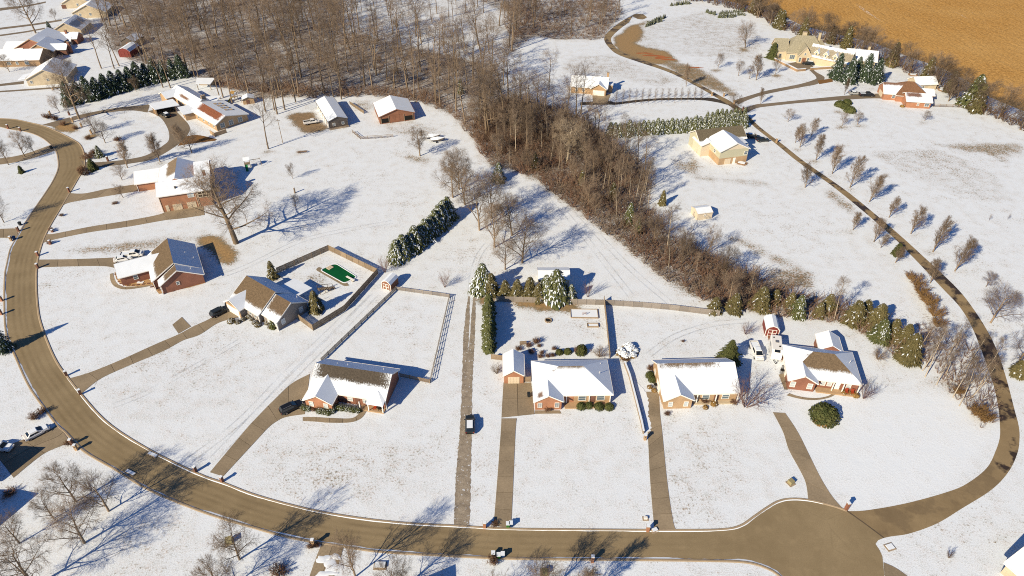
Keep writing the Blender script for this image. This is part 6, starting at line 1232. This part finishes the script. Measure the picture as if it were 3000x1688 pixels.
        for x in (-h*.60, h*.62):
            r = .36 if kind != 'sedan' else .32; V = []; nn = 14
            for y in (s*w_-s*.24, s*w_+s*.015): V += [(x+r*math.cos(2*math.pi*i/nn), y, r+r*math.sin(2*math.pi*i/nn)) for i in range(nn)]
            tw = link('wheel', mesh('wheel', V, [(i, (i+1) % nn, nn+(i+1) % nn, nn+i) for i in range(nn)]+[tuple(range(nn)), tuple(range(2*nn-1, nn-1, -1))], [m_tyre]), o)
            V = []
            for y in (s*w_+s*.01, s*w_+s*.03): V += [(x+r*.6*math.cos(2*math.pi*i/10), y, r+r*.6*math.sin(2*math.pi*i/10)) for i in range(10)]
            link('rim', mesh('rim', V, [(i, (i+1) % 10, 10+(i+1) % 10, 10+i) for i in range(10)]+[tuple(range(10)), tuple(range(19, 9, -1))], [m_rim]), tw)
    MB().span(-h-.04, -h+.10, -w_*.86, w_*.86, .42, .62).build('bumper', m_dark if col != 'white' else m_rim, o); MB().span(h-.10, h+.05, -w_*.78, w_*.78, .40, .60).build('bumper', m_dark if col != 'white' else m_rim, o)
    if 'roof' in snow: MB().prism([(ct[0]+.05, -wt*.8), (ct[1]-.05, -wt*.8), (ct[1]-.05, wt*.8), (ct[0]+.05, wt*.8)], zt-.01, zt+.07).build('roof_snow', m_snow, o)
    if 'hood' in snow: MB().prism([(cb[1]+.05, -w_*.8), (h*.85, -w_*.72), (h*.85, w_*.72), (cb[1]+.05, w_*.8)], zb-.10, zb+.06).build('hood_snow', m_snow, o)
    if 'bed' in snow: MB().prism([(-h+.3, -w_*.78), (-.5, -w_*.78), (-.5, w_*.78), (-h+.3, w_*.78)], 1.18, 1.26).build('bed_snow', m_snow, o)
    if 'rails' in snow:
        for s in (-1, 1): MB().span(ct[0]+.1, ct[1]-.2, s*wt*.78-.03, s*wt*.78+.03, zt, zt+.07).build('roof_rail', m_rim, o)
    return o
vehicle('suv', 'black SUV with roof rails by the half melted black roof', (828, 1212), (882, 1186), 'black', ('rails',))
vehicle('suv', 'dark car with snow on its roof on the gravel track', (1377, 1268), (1377, 1230), 'dark', ('roof',))
vehicle('suv', 'dark car before the white garage door of the grey house', (623, 930), (670, 906), 'dark', ())
vehicle('pickup', 'white pickup truck beside the long metal garage', T(0, 1, 480, 1258), T(0, 1, 640, 1232), 'white', ())
vehicle('pickup', 'white pickup with snow left of the camper trailer', (2207, 1018), (2222, 1054), 'white', ('roof', 'hood', 'bed'), 2.0)
vehicle('suv', 'dark SUV with snowy roof at the open carport', (400+620/6.44, 240+690/6.44), (400+500/6.44, 240+615/6.44), 'dark', ('roof',))
vehicle('sedan', 'snow covered white car behind the garage of the steep brick house', (320+150/6.44, 680+560/6.44), (320+400/6.44, 680+510/6.44), 'white', ('roof', 'hood'))
vehicle('pickup', 'snow covered truck behind the garage of the steep brick house', (320+260/6.44, 680+480/6.44), (320+640/6.44, 680+440/6.44), 'white', ('roof', 'hood', 'bed'), 2.0)
vehicle('suv', 'dark SUV with snowy roof in the court of the large cream house', T(0, 3, 430, 655), T(0, 3, 365, 648), 'dark', ('roof',))
vehicle('sedan', 'silver car on the drive of the brown brick house', T(0, 3, 830, 950), T(0, 3, 905, 952), 'silver', ('roof',))
vehicle('pickup', 'black pickup on the drive of the brown brick house', T(0, 3, 925, 968), T(0, 3, 1050, 970), 'black', ('bed',))
vehicle('suv', 'dark SUV parked behind the sage siding house, nearer the hedge', T(0, 2, 2360, 1385), T(0, 2, 2490, 1395), 'black', ('roof',))
vehicle('sedan', 'dark car parked beside the lane by the sage siding house', T(0, 2, 2470, 1425), T(0, 2, 2570, 1418), 'dark', ())
vehicle('sedan', 'white sedan on the lower left driveway', (70, 1294), (150, 1252), 'white', ('roof', 'hood'), 1.9)
vehicle('sedan', 'white car cut by the left frame edge', (-25, 1312), (40, 1318), 'white', ('roof', 'hood'), 1.9)
# camper
a, c_ = P(2266, 1012), P(2270, 1058); o = tag(empty('camper_trailer', (a+c_)/2, math.atan2((c_-a).y, (c_-a).x)), 'white camper trailer between the white pickup and the red brick house', 'trailer')
def bx8(w_, z0, z1, r=.12): return [(-w_+r, z0), (-w_, z0+r), (-w_, z1-r), (-w_+r, z1), (w_-r, z1), (w_, z1-r), (w_, z0+r), (w_-r, z0)]
V, F = loft([(-3.1, bx8(1.15, .55, 2.85)), (-2.9, bx8(1.18, .45, 2.95)), (2.0, bx8(1.18, .45, 2.95)), (2.65, bx8(1.18, .5, 2.55)), (2.95, bx8(1.12, .8, 1.5))]); link('body', mesh('body', V, F, [plain('camper_shell', (.74, .74, .73), .35, .04)]), o)
MB().add([(2.06, -.62, 2.93), (2.06, .62, 2.93), (2.62, .62, 2.59), (2.62, -.62, 2.59), (2.05, -.62, 2.90), (2.05, .62, 2.90), (2.60, .62, 2.56), (2.60, -.62, 2.56)], BOXF).build('front_window', m_carglass, o)
MB().span(-1.0, -.3, -.35, .35, 2.95, 3.15).build('roof_unit', m_rim, o); MB().cyl(.9, .55, 2.95, 3.1, .2, .2, 8).build('roof_vent', m_dark, o); MB().cyl(-2.0, -.6, 2.95, 3.06, .18, .18, 8).build('roof_vent', m_dark, o)
MB().beam((2.9, .5, .55), (4.1, 0, .5), .1, .1).beam((2.9, -.5, .55), (4.1, 0, .5), .1, .1).build('tow_hitch', m_dark, o)
for s in (-1, 1):
    MB().span(-1.4, -.3, s*1.19-.02, s*1.19+.02, 1.5, 2.2).build('side_window', m_carglass, o)
    for x in (-.9, -.1): V = [(x+.33*math.cos(i*.5236), y, .33+.33*math.sin(i*.5236)) for y in (s*.95, s*1.16) for i in range(12)]; link('wheel', mesh('wheel', V, [(i, (i+1) % 12, 12+(i+1) % 12, 12+i) for i in range(12)]+[tuple(range(12)), tuple(range(23, 11, -1))], [m_tyre]), o)
# covered boats by the thicket
for i, (x, y, an, ln) in enumerate([(1780, 1395, .25, 5.5), (1830, 1425, .2, 5.0)]):
    o = tag(empty('covered_boat', TP(0, 1, x, y), an), ['snow covered boat on a trailer below the thicket tip, upper one', 'snow covered boat on a trailer below the thicket tip, lower one'][i], 'boat'); h = ln/2
    def hull(w_, z0, z1): return [(-w_*.4, z0), (-w_, z1), (w_, z1), (w_*.4, z0)]
    V, F = loft([(-h, hull(1.0, .5, 1.15)), (0, hull(1.1, .45, 1.2)), (h*.6, hull(.8, .55, 1.3)), (h, hull(.08, .95, 1.4))]); link('hull', mesh('hull', V, F, [m_stone]), o)
    V, F = loft([(-h, [(-1.0, 1.16), (0, 1.7), (1.0, 1.16)]), (0, [(-1.1, 1.21), (0, 1.95), (1.1, 1.21)]), (h, [(-.08, 1.41), (0, 1.5), (.08, 1.41)])]); link('cover', mesh('cover', V, F, [m_snow]), o)
    t_ = MB(); t_.span(-h*.9, h*1.2, -.05, .05, .35, .45); t_.span(-.6, -.5, -1.0, 1.0, .3, .4); t_.build('trailer_frame', m_gutter, o)
    for s in (-1, 1): V = [(-.55+.3*math.cos(k*.628), yy, .3+.3*math.sin(k*.628)) for yy in (s*.95, s*1.12) for k in range(10)]; link('wheel', mesh('wheel', V, [(k, (k+1) % 10, 10+(k+1) % 10, 10+k) for k in range(10)]+[tuple(range(10)), tuple(range(19, 9, -1))], [m_tyre]), o)

# ------------------------------------------------------------------ brick mailboxes, bins, utility boxes
def mailbox(x, y, label, mat=None, h=1.35, face=0.0, w_=.5, snow=True):
    o = tag(empty('brick_mailbox', P(x, y), face), label, 'mailbox'); mat = mat or m_brick['red']
    MB().box(0, 0, h/2, w_, w_, h).build('pillar', mat, o); c_ = MB().box(0, 0, h+.05, w_+.14, w_+.14, .10).build('cap', m_stone, o)
    if snow: MB().box(0, 0, h+.14, w_+.06, w_+.06, .09).build('snow', m_snow, c_)
    d = MB().box(0, -w_/2-.02, h*.72, .22, .05, .26).build('mailbox_door', m_gutter, o); MB().box(.08, -w_/2-.055, h*.72, .03, .03, .05).build('knob', m_rim, d)
    return o
for x, y, lab, mt, hh, fc in [(204, 563, 'brick mailbox at the upper driveway of the two level house', 'red', 1.5, 1.0), (112, 750, 'brick mailbox above the steep brick house driveway', 'red', 1.3, 1.5), (112, 786, 'brick mailbox below the steep brick house driveway', 'dark', 1.4, 1.5), (196, 1101, 'brick mailbox above the long driveway of the grey house', 'dark', 1.3, 2.2), (237, 1156, 'dark mailbox pillar below the long driveway of the grey house', 'dark', 1.4, 2.2), (574, 1382, 'dark mailbox pillar left of the driveway with the black SUV', 'dark', 1.4, 2.7), (652, 1411, 'snow capped brick mailbox right of the driveway with the black SUV', 'red', 1.35, 2.7), (919, 1597, 'snow capped brick mailbox beside the patchy driveway at the bottom', 'tan', 1.6, 0), (1420, 1546, 'brick mailbox between the gravel track and the straight driveway', 'orange', 1.5, 3.1), (1897, 1556, 'orange brick mailbox left of the driveway with ragged snow', 'orange', 1.5, 3.1), (1735, 1646, 'brick mailbox on the near side of the street at the bottom', 'orange', 1.6, 0), (2478, 1493, 'tall brick mailbox on a pale base at the street bulb', 'red', 1.9, 3.3), (1889, 1288, 'brick pillar at the lower end of the retaining wall', 'tan', 1.4, 0), (6, 882, 'brick mailbox at the left edge, upper of two', 'orange', 1.4, 0), (5, 922, 'brick mailbox at the left edge, lower of two', 'orange', 1.4, 0), (212, 1303, 'snow capped brick mailbox with a bush at the lower left driveway', 'dark', 1.5, 0), (225, 1318, 'snow capped tan mailbox at the lower left driveway', 'tan', 1.4, 0), (55, 678, 'dark mailbox pillar above the left edge driveway', 'dark', 1.5, 0), (34, 706, 'snow capped mailbox pillar below the left edge driveway', 'tan', 1.4, 0), (25, 378, 'brick mailbox at the street by the upper left edge', 'red', 1.6, 0), (61, 385, 'dark mailbox pillar right of the one at the upper left edge', 'dark', 1.4, 0), (148, 337, 'brick pillar by the bushes, first at the curving drive', 'tan', 1.6, 0), (204, 338, 'brick pillar above the curving drive, second from the street', 'dark', 1.6, 0), (214, 358, 'brick pillar below the curving drive beside the tall tree', 'tan', 1.8, 0), (240, 373, 'brick pillar on the lawn side of the curving drive', 'tan', 1.8, 0), (268, 392, 'brick pillar lowest in the bed by the curving drive', 'tan', 1.6, 0), (317, 472, 'dark brick pillar at the lower entry of the looping drive', 'dark', 1.6, 0), (155, 262+1, 'small post at the thin path of the upper left', 'tan', 1.0, 0), (2085, 281, 'brick pillar left of the lane at the sapling drive', 'tan', 1.6, 0), (2120, 283, 'brick pillar right of the lane at the sapling drive', 'tan', 1.6, 0), (2150, 304, 'brick pillar where the cream house drive meets the lane', 'tan', 1.6, 0), (2176, 324, 'red brick mailbox where the far right drive meets the lane', 'red', 1.6, 0), (2274, 418, 'pale pillar beside the lane below the sage siding house', 'tan', 1.6, 0), (154, 680, 'low brick planter with a bush between the driveways', 'red', .7, 0), (148, 716, 'brick mailbox below the lower driveway to the basement garages', 'red', 1.2, 0)]:
    mailbox(x, y, lab, m_brick[mt], hh, fc)
def bin_(x, y, label, body, lid, rz=0.0):
    o = tag(empty('wheeled_bin', P(x, y), rz), label, 'bin'); V, F = loft([(0, [])]) if 0 else (None, None)
    b = MB(); b.add([(-.25, -.28, .06), (.25, -.28, .06), (.25, .28, .06), (-.25, .28, .06), (-.31, -.36, 1.0), (.31, -.36, 1.0), (.31, .36, 1.0), (-.31, .36, 1.0)], BOXF); b.build('body', body, o)
    l_ = MB().box(0, 0, 1.04, .68, .80, .08).build('lid', lid, o); MB().box(0, .44, .98, .5, .06, .06).build('handle', m_dark, l_)
    for s in (-1, 1): MB().box(s*.27, .26, .12, .06, .24, .24).build('wheel', m_tyre, o)
m_bing = plain('green_bin', (.03, .16, .03), .5, .1); m_binb = plain('blue_bin', (.015, .05, .14), .5, .1); m_bink = plain('dark_bin', (.02, .025, .03), .5, .1)
bin_(1488, 1543, 'green bin with snowy lid at the straight driveway', m_bing, m_snow); bin_(1497, 1541, 'blue bin with snowy lid at the straight driveway', m_binb, m_snow)
bin_(1461, 1634, 'green bin with snowy lid on the near side of the street', m_bing, m_snow); bin_(1473, 1631, 'blue bin on the near side of the street', m_binb, m_snow); bin_(1445, 1629, 'white topped bin on the near side of the street', m_bink, m_snow)
bin_(60, 660, 'dark bin beside the mailbox pillar at the left edge', m_bink, m_bink); bin_(43, 702, 'blue bin beside the snow capped pillar at the left edge', m_binb, m_binb); bin_(152, 436, 'dark bins by the street at the upper left drive', m_bink, m_bink)
bin_(1549, 1162, 'dark bin at the wall of the hip roofed house', m_bink, m_bink); bin_(2293, 1083, 'grey bin beside the brown roofed red brick house', m_rim, m_rim); bin_(666, 898, 'dark bin at the corner of the grey brick house', m_bink, m_bink)
def ubox(x, y, label, sx, sy, h, mat, lid=None, rz=0.0):
    o = tag(empty('utility_box', P(x, y), rz), label, 'utility box'); MB().box(0, 0, h/2, sx, sy, h).build('cabinet', mat, o); MB().box(0, 0, h+.04, sx+.06, sy+.06, .08).build('lid', lid or mat, o); MB().box(0, 0, .03, sx+.5, sy+.5, .06).build('pad', m_stone, o)
m_tanbox = plain('tan_utility_paint', (.30, .26, .14), .6, .1); m_grnbox = plain('green_utility_paint', (.09, .11, .05), .6, .1)
ubox(1114, 1658, 'white topped utility box on the snow below the street', 1.7, 1.0, .35, m_stone, m_snow); ubox(2316, 1416, 'tan utility box beside the slanting driveway', .9, .9, .75, m_tanbox, m_tanbox, .5); ubox(1595, 1680, 'green utility box at the bottom edge', .9, .9, .8, m_grnbox); ubox(672, 1588, 'tan utility box behind the lower left bare tree', 1.0, 1.0, .9, m_tanbox, None, .4); ubox(2607, 1603, 'flat pale lid in the snow right of the street bulb', 1.2, .9, .12, m_stone, m_snow, .3); ubox(1891, 1520, 'small white box near the orange brick mailbox', .6, .4, .35, m_white); ubox(1918, 1554, 'snow capped rock at the foot of the ragged driveway', .9, .6, .25, m_brick['brown'], m_snow, .4)
# heat pumps
for x, y, lab in [(1920, 1135, 'grey heat pump beside the tan gable house'), (2290, 1093, 'grey heat pump beside the red brick house'), ]:
    o = tag(empty('heat_pump', P(x, y)), lab, 'heat pump'); MB().cyl(0, 0, 0, .9, .5, .5, 12).build('casing', m_rim, o); MB().cyl(0, 0, .9, .96, .42, .42, 12).build('fan_grille', m_dark, o)
# pole
a = TP(0, 1, 270, 1440); o = tag(empty('utility_pole', a), 'thin utility pole on the lawn left of the metal garage', 'pole'); MB().cyl(0, 0, 0, 9.0, .13, .09, 8).build('shaft', m_wood, o); MB().box(0, 0, 8.5, 1.4, .1, .12).build('cross_arm', m_wood, o)
# ------------------------------------------------------------------ play sets, garden frames, fire pit, oddments
def playset(p, ang, label, wood, slide, roofm):
    o = tag(empty('play_set', p, ang), label, 'play set')
    for x in (-.8, .8):
        for y in (-.8, .8): MB().box(x, y, 1.5, .12, .12, 3.0).build('post', wood, o)
    MB().span(-.9, .9, -.9, .9, 1.3, 1.4).build('platform', wood, o)
    slope(o, [(-1.0, -1.0, 2.9), (1.0, -1.0, 2.9), (1.0, 0, 3.7), (-1.0, 0, 3.7)], roofm, 'roof', .06); slope(o, [(-1.0, 1.0, 2.9), (1.0, 1.0, 2.9), (1.0, 0, 3.7), (-1.0, 0, 3.7)], roofm, 'roof', .06)
    s = MB(); s.beam((-.35, -.9, 1.4), (-.35, -3.2, .15), .7, .06); s.beam((-.72, -.9, 1.6), (-.72, -3.2, .35), .06, .2); s.beam((.02, -.9, 1.6), (.02, -3.2, .35), .06, .2); s.build('slide', slide, o)
    MB().beam((.8, 0, 2.5), (4.2, 0, 2.5), .12, .14).build('swing_beam', wood, o)
    for y in (-.9, .9): MB().beam((4.2, 0, 2.5), (4.4, y, 0), .1, .1).build('leg', wood, o)
    for x in (1.9, 3.1):
        w2 = MB(); w2.box(x, 0, .5, .5, .22, .05); [w2.box(x+k, 0, 1.45, .02, .02, 1.9) for k in (-.22, .22)]; w2.build('swing', m_dark, o)
playset(P(727, 490), .35, 'play set with green slide on the open snow', m_wood, plain('green_slide', (.01, .17, .05), .4, .1), m_snow)
playset(P(*T(0, 0, 2365, 1005)), -.5, 'yellow play set behind the low sprawling house', m_wood, plain('yellow_slide', (.55, .40, .03), .4, .1), m_gold)
def frame(px, py, sx, sy, rz, label, h=.35):
    o = tag(empty('garden_bed', P(px, py), rz), label, 'garden bed')
    for s in (-1, 1): MB().box(0, s*sy/2, h/2, sx+.12, .12, h).build('board', m_wood, o); MB().box(s*sx/2, 0, h/2, .12, sy-.12, h).build('board', m_wood, o)
    MB().box(0, 0, .09, sx-.12, sy-.12, .18).build('snowy_soil', m_snow, o); return o
g1_ = frame(*T(2, 2, 725, 262), 6.6, 3.2, -.02, 'large framed garden bed with a small trellis')
tr = MB(); [tr.box(x, -.6, .6, .06, .06, 1.0) for x in (-.4, .4)]; tr.box(0, -.6, 1.1, .9, .06, .06); tr.box(0, -.6, .7, .9, .06, .06); tr.build('trellis', m_barn, g1_)
frame(*T(2, 2, 812, 380), 2.6, 1.2, 0, 'small framed garden bed below the large one', .4)
o = tag(empty('fire_pit', P(*T(2, 2, 365, 330))), 'round stone fire pit on the back lawn', 'fire pit')
for i in range(12): MB().box(.75*math.cos(i*.5236), .75*math.sin(i*.5236), .16, .34, .26, .32, 0, i*.5236+1.57).build('stone', m_stone, o)
MB().cyl(0, 0, 0, .12, .62, .62, 12).build('ashes', m_dark, o); 
o = tag(empty('garden_bench', P(*T(2, 2, 112, 575)), .1), 'snowy garden bench behind the small brick garage', 'bench'); MB().box(0, 0, .45, 1.6, .5, .07).build('seat', m_wood, o); MB().box(0, .25, .8, 1.6, .06, .5).build('backrest', m_wood, o)
for s in (-1, 1): MB().box(s*.7, 0, .22, .08, .45, .44).build('leg', m_wood, o)
def chair(p, rz, label, mat):
    o = tag(empty('porch_chair', p, rz), label, 'chair'); MB().box(0, 0, .42, .6, .6, .07).build('seat', mat, o); MB().box(0, .28, .8, .6, .07, .75).build('backrest', mat, o)
    for x in (-.26, .26):
        for y in (-.26, .26): MB().box(x, y, .2, .07, .07, .40).build('leg', mat, o)
hA = bpy.data.objects['brick_house']; m_redc = plain('red_chair_paint', (.30, .05, .02), .6, .1)
def on(root, x, y, z): a = root.rotation_euler.z; return (root.location.x+math.cos(a)*x-math.sin(a)*y, root.location.y+math.sin(a)*x+math.cos(a)*y, z)
hD = [o for o in bpy.data.objects if o.get('label', '').startswith('red brick house with a melted')][0]
chair(on(hA, 14.6, -.35, .32), hA.rotation_euler.z, 'red chair on the porch of the black roofed house', m_redc); chair(on(hA, 15.7, -.3, .32), hA.rotation_euler.z, 'dark chair on the porch of the black roofed house', m_dark)
chair(on(hD, 12.6, .95, .34), hD.rotation_euler.z, 'left red chair on the porch of the brown roofed house', m_redc); chair(on(hD, 13.8, .95, .34), hD.rotation_euler.z, 'right red chair on the porch of the brown roofed house', m_redc)
o = tag(empty('tree_stump', P(*T(1, 1, 392, 492))), 'tall broken stump on the open lawn', 'stump'); MB().cyl(0, 0, 0, 1.9, .28, .22, 8).build('trunk', m_bark, o); MB().cyl(.05, 0, 1.9, 2.0, .18, .05, 7).build('snow', m_snow, o)
o = tag(empty('brush_pile', P(*T(1, 1, 470, 88)), .2), 'pile of cut branches on the lawn below the utility pole', 'brush pile')
for i in range(14): x = MB(); a = rw.uniform(-.5, .5); x.beam((-1.6+rw.uniform(-.5, .5), rw.uniform(-.5, .5), .3+rw.uniform(0, .3)), (1.4+rw.uniform(-.6, .6), a, .25+rw.uniform(0, .4)), .06, .06); x.build('branch', m_brush, o)
m_log = plain('cut_log', (.24, .15, .09), .9, .2)
for lab, q, ang in [('snowy log pile in the yard below the sage siding house', (2172, 480), -.5), ('snowy heap of timber behind the big evergreens at the far right', T(0, 3, 1455, 760), -.3), ('snowy stack by the rear of the brown brick house', T(0, 3, 1755, 915), -.7)]:
    o = tag(empty('log_pile', P(*q), ang), lab, 'log pile')
    for i in range(6): MB().box(0, -.9+i*.36, .18+.1*(i % 2), 2.6+.5*(i % 3), .3, .32).build('log', m_log, o)
    MB().box(0, 0, .5, 2.2, 1.6, .08).build('snow', m_snow, o)
# stone edged bed of the steep brick house
o = tag(empty('stone_bed', P(320+500/6.44, 680+980/6.44)), 'tan bed edged with stones before the steep brick house', 'garden bed'); c0 = o.location
bed = [P(320+x/6.44, 680+y/6.44)-c0 for x, y in ((100, 760), (130, 880), (200, 970), (330, 1030), (560, 1025), (800, 990), (940, 1170), (1500, 1050), (1820, 960), (1800, 905), (1400, 1000), (1010, 1130), (830, 960), (700, 860), (300, 960), (250, 860), (160, 740))]
link('bed', mesh('bed', [(p.x, p.y, .03) for p in bed], [tuple(range(len(bed)))], [plain('tan_gravel', (.40, .26, .13), .95, .2, 2)]), o)
for x, y in ((125, 800), (150, 850), (165, 890), (185, 940), (220, 975), (290, 1000), (360, 1010), (450, 1010), (540, 1000), (640, 990), (740, 975), (800, 1040), (870, 990), (920, 1070), (950, 1100), (1030, 1160), (1200, 1120), (1350, 1075), (1440, 1035), (1640, 990), (420, 955), (600, 940), (700, 885)):
    p = P(320+x/6.44, 680+y/6.44)-c0; MB().box(p.x, p.y, .12, .55, .32, .24, 0, .3).build('stone', m_brick['dark'], o)
MB().box(*(P(320+590/6.44, 680+950/6.44)-c0)[:2], .08, 1.6, .9, .1).build('snow', m_snow, o)
# ------------------------------------------------------------------ shrubs round the houses
def many(kind, name, pts, rx, lab, group, o_=(0, 0), s=1.0, hz=None, extra=''):
    for i, q in enumerate(pts):
        r = q[2] if len(q) > 2 else rx
        bush(kind, name, P(o_[0]+q[0]/s, o_[1]+q[1]/s), r, lab.replace('#', ordn(i+1)), group, (q[3] if len(q) > 3 else (hz*r/rx if hz else r)))
many('boxed', 'clipped_shrub', [(210, 1150), (285, 1165), (495, 1210), (580, 1225), (660, 1240), (740, 1205), (785, 1130), (850, 1145), (920, 1155), (1000, 1165), (1080, 1175), (1155, 1185), (1230, 1195)], .62, 'dark clipped shrub before the black roofed house, # from the left', 'clipped shrubs of the black roofed house', (860, 1020), 6.44, 1.0)
bush('brown', 'brown_shrub', P(860+385/6.44, 1020+1180/6.44), .8, 'brown bare shrub among the clipped ones of the black roofed house')
many('snowround', 'round_shrub', [(245, 1050, 1.0), (370, 1065, .75), (470, 1015, .7), (570, 965, .75), (630, 1010, .6), (690, 1075, .75), (750, 1120, .85), (930, 1085, .75), (985, 1150, .8)], .8, 'rounded snowy shrub before the grey brick house, # from the left', 'rounded shrubs of the grey house', (640, 780), 6.44)
bush('gold', 'golden_shrub', P(640+850/6.44, 780+1010/6.44), .9, 'golden brown shrub before the grey brick house'); plant('columnar', 'narrow_evergreen', P(640+1035/6.44, 780+1170/6.44), 2.6, 'narrow upright evergreen at the corner of the grey brick house', 'evergreen', None, 1.0)
many('round', 'round_shrub', [(1560, 1180, 1.05), (1710, 1165, .95), (1900, 1185, 1.1), (2090, 1190, 1.05)], 1, 'large round green shrub before the orange brick porch, # from the left', 'round shrubs of the orange brick house', (1460, 1010), 6.44)
bush('brown', 'brown_shrub', P(1460+940/6.44, 1010+1235/6.44), 1.1, 'brown shrub between the two front windows of the orange brick house', None, .9)
many('brown', 'brown_shrub', [(65, 625, 1.0), (170, 585, .9), (245, 555, 1.1, 1.5), (190, 655, 1.0), (270, 590, .7), (300, 655, .7), (285, 700, .9), (355, 690, .7), (405, 685, .8), (425, 620, .8), (652, 650, .9, 1.6), (1720, 540, .5)], .9, 'reddish shrub in the yard behind the hip roofed house, # of twelve', 'reddish shrubs of the back yard', (1500, 844), 3.4333)
many('round', 'round_shrub', [(475, 655, .9, 1.1), (560, 650, .95, 1.2), (695, 650, 1.35, 2.3)], 1, 'green shrub in the yard behind the hip roofed house, # from the left', 'green shrubs of the back yard', (1500, 844), 3.4333)
many('brown', 'brown_shrub', [(1385, 825, 1.0, 1.4), (1930, 1150, 1.1), (2235, 1160, 1.1, .8), (1560, 1270, .8, .6)], 1, 'brown shrub round the tan gable house, # of four', 'brown shrubs of the tan house', (1500, 844), 3.4333)
many('ever', 'green_shrub', [(1385, 890, 1.0, 1.5), (1410, 930, .9, 1.2)], 1, 'green shrub against the left wall of the tan gable house, # of two', 'green shrubs of the tan house', (1500, 844), 3.4333)
many('gold', 'golden_shrub', [(2032, 1170, .8), (1945, 1205, .6), (1385, 1000, .6), (1430, 1035, .6)], .8, 'golden grass tuft round the tan gable house, # of four', 'golden tufts of the tan house', (1500, 844), 3.4333)
many('snowcap', 'snow_covered_shrub', [(1178, 615, 1.45, 1.5), (1095, 655, 1.2, 1.3), (1140, 690, 1.2, 1.2), (1210, 680, 1.0, 1.0), (1240, 640, .8, .8)], 1.4, 'snow smothered shrub in the cluster behind the retaining wall, # of five', 'snow smothered shrubs', (1500, 844), 3.4333, 1.1)
bush('brown', 'brown_shrub', P(*T(2, 2, 1130, 712)), 1.5, 'brown shrub below the snow smothered cluster', None, .7)
bush('ever', 'round_evergreen', P(*T(2, 3, 560, 1300)), 2.9, 'big round green bush alone on the snow before the brown roofed house', None, 3.4); bush('gold', 'golden_shrub', P(*T(2, 3, 540, 1340)), 1.8, 'brown grass skirt below the big round green bush', None, .5)
many('gold', 'golden_shrub', [(760, 1060, .8), (820, 1065, .7), (880, 1085, .8)], .8, 'golden shrub along the porch with red chairs, # of three', 'golden shrubs of the red chair porch', (2250, 844), 3.4333)
many('ever', 'round_shrub', [(722, 1065, 2.1), (792, 1045, 1.9), (775, 1090, 1.9), (820, 1125, 2.2)], 2, 'clipped round shrub in the group on the right slope, # of four', 'clipped group on the right slope', (2250, 0), 3.4333, 2.2)
many('brown', 'brown_shrub', [(900, 140, 2.6, 1.8), (960, 100, 2.0, 1.6), (850, 310, 2.2, 1.8), (830, 270, 1.6), (1160, 600, 1.2, .5), (520, 870, .9), (500, 1000, .9), (620, 725, .8)], 1, 'brown shrub along the street at the left, # of eight', 'brown shrubs on the left', (0, 422), 3.4333)
many('brown', 'brown_shrub', [(480, 1190, 2.2, 1.6), (560, 1210, 1.6), (640, 1260, 1.4), (760, 1300, 1.2), (890, 1400, 1.2), (1190, 1420, 1.6)], 1, 'brown shrub in the stony bed at the curving drive, # of six', 'brown shrubs at the curving drive', (0, 0), 3.4333)
many('brown', 'brown_shrub', [(560, 1160, 1.0), (2385, 1310, 1.2, 1.4), (230, 1420, 1.8, 1.4), (620, 1150, .7), (2400, 930, .9, .6)], 1, 'brown shrub near the street at the bottom, # of five', 'brown shrubs at the bottom', (750, 1266), 3.4333)
many('brown', 'brown_shrub', [(350, 1310, 1.3), (430, 1255, 1.2)], 1, 'brown shrub by the street above the white sedan, # of two', 'brown shrubs above the white sedan', (0, 844), 3.4333); bush('brown', 'brown_shrub', P(*T(3, 0, 690, 125)), 1.0, 'brown shrub at the foot of the lower left mailbox'); bush('brown', 'brown_shrub', P(*T(3, 0, 110, 630)), 1.6, 'brown shrub near the left edge in the house shadow', None, 1.0)
many('gold', 'golden_shrub', [(1350, 1075, .9), (1390, 1060, .9), (1440, 1065, .8), (1500, 870, .8)], .8, 'shrub before the brown brick house at the far right, # of four', 'shrubs of the far brown house', (2250, 0), 3.4333)

# ------------------------------------------------------------------ storm drains, seam of the lane, red clay
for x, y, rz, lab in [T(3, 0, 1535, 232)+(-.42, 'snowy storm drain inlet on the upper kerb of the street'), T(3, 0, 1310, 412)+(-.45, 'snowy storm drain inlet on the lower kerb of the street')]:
    o = tag(empty('storm_drain', P(x, y), rz), lab, 'storm drain'); MB().box(0, 0, .09, 2.4, .9, .16).build('slab', m_kerb, o); MB().box(0, .1, .19, 2.1, .6, .05).build('snow', m_snow, o); MB().box(0, -.46, .10, 1.5, .04, .10).build('inlet_shade', m_dark, o)  # dark strip on the slab front paints the shade inside the inlet
ribbon('road_seam', [(2480, 1498), (2535, 1537), (2588, 1577)], [(2482, 1495), (2537, 1535), (2591, 1575)], m_joint, .026, 'dark seam where the narrow lane joins the street')
m_clay = plain('red_clay', (.33, .11, .04), .95, .3, 1.2)
for i, (x, y, rx, ry) in enumerate([(1330, 535, 3.2, 1.0), (1420, 560, 4.5, 1.2), (1510, 580, 4.0, 1.3), (1570, 600, 3.0, .9), (1850, 680, 3.0, .7)]):
    o = blob('bare_soil', *T(0, 2, x, y), rx, ry, .012, m_clay, '', 60+i, 26); o.scale.z = .3; tag(o, kind='structure', label='streak of bare red clay beside the lane')
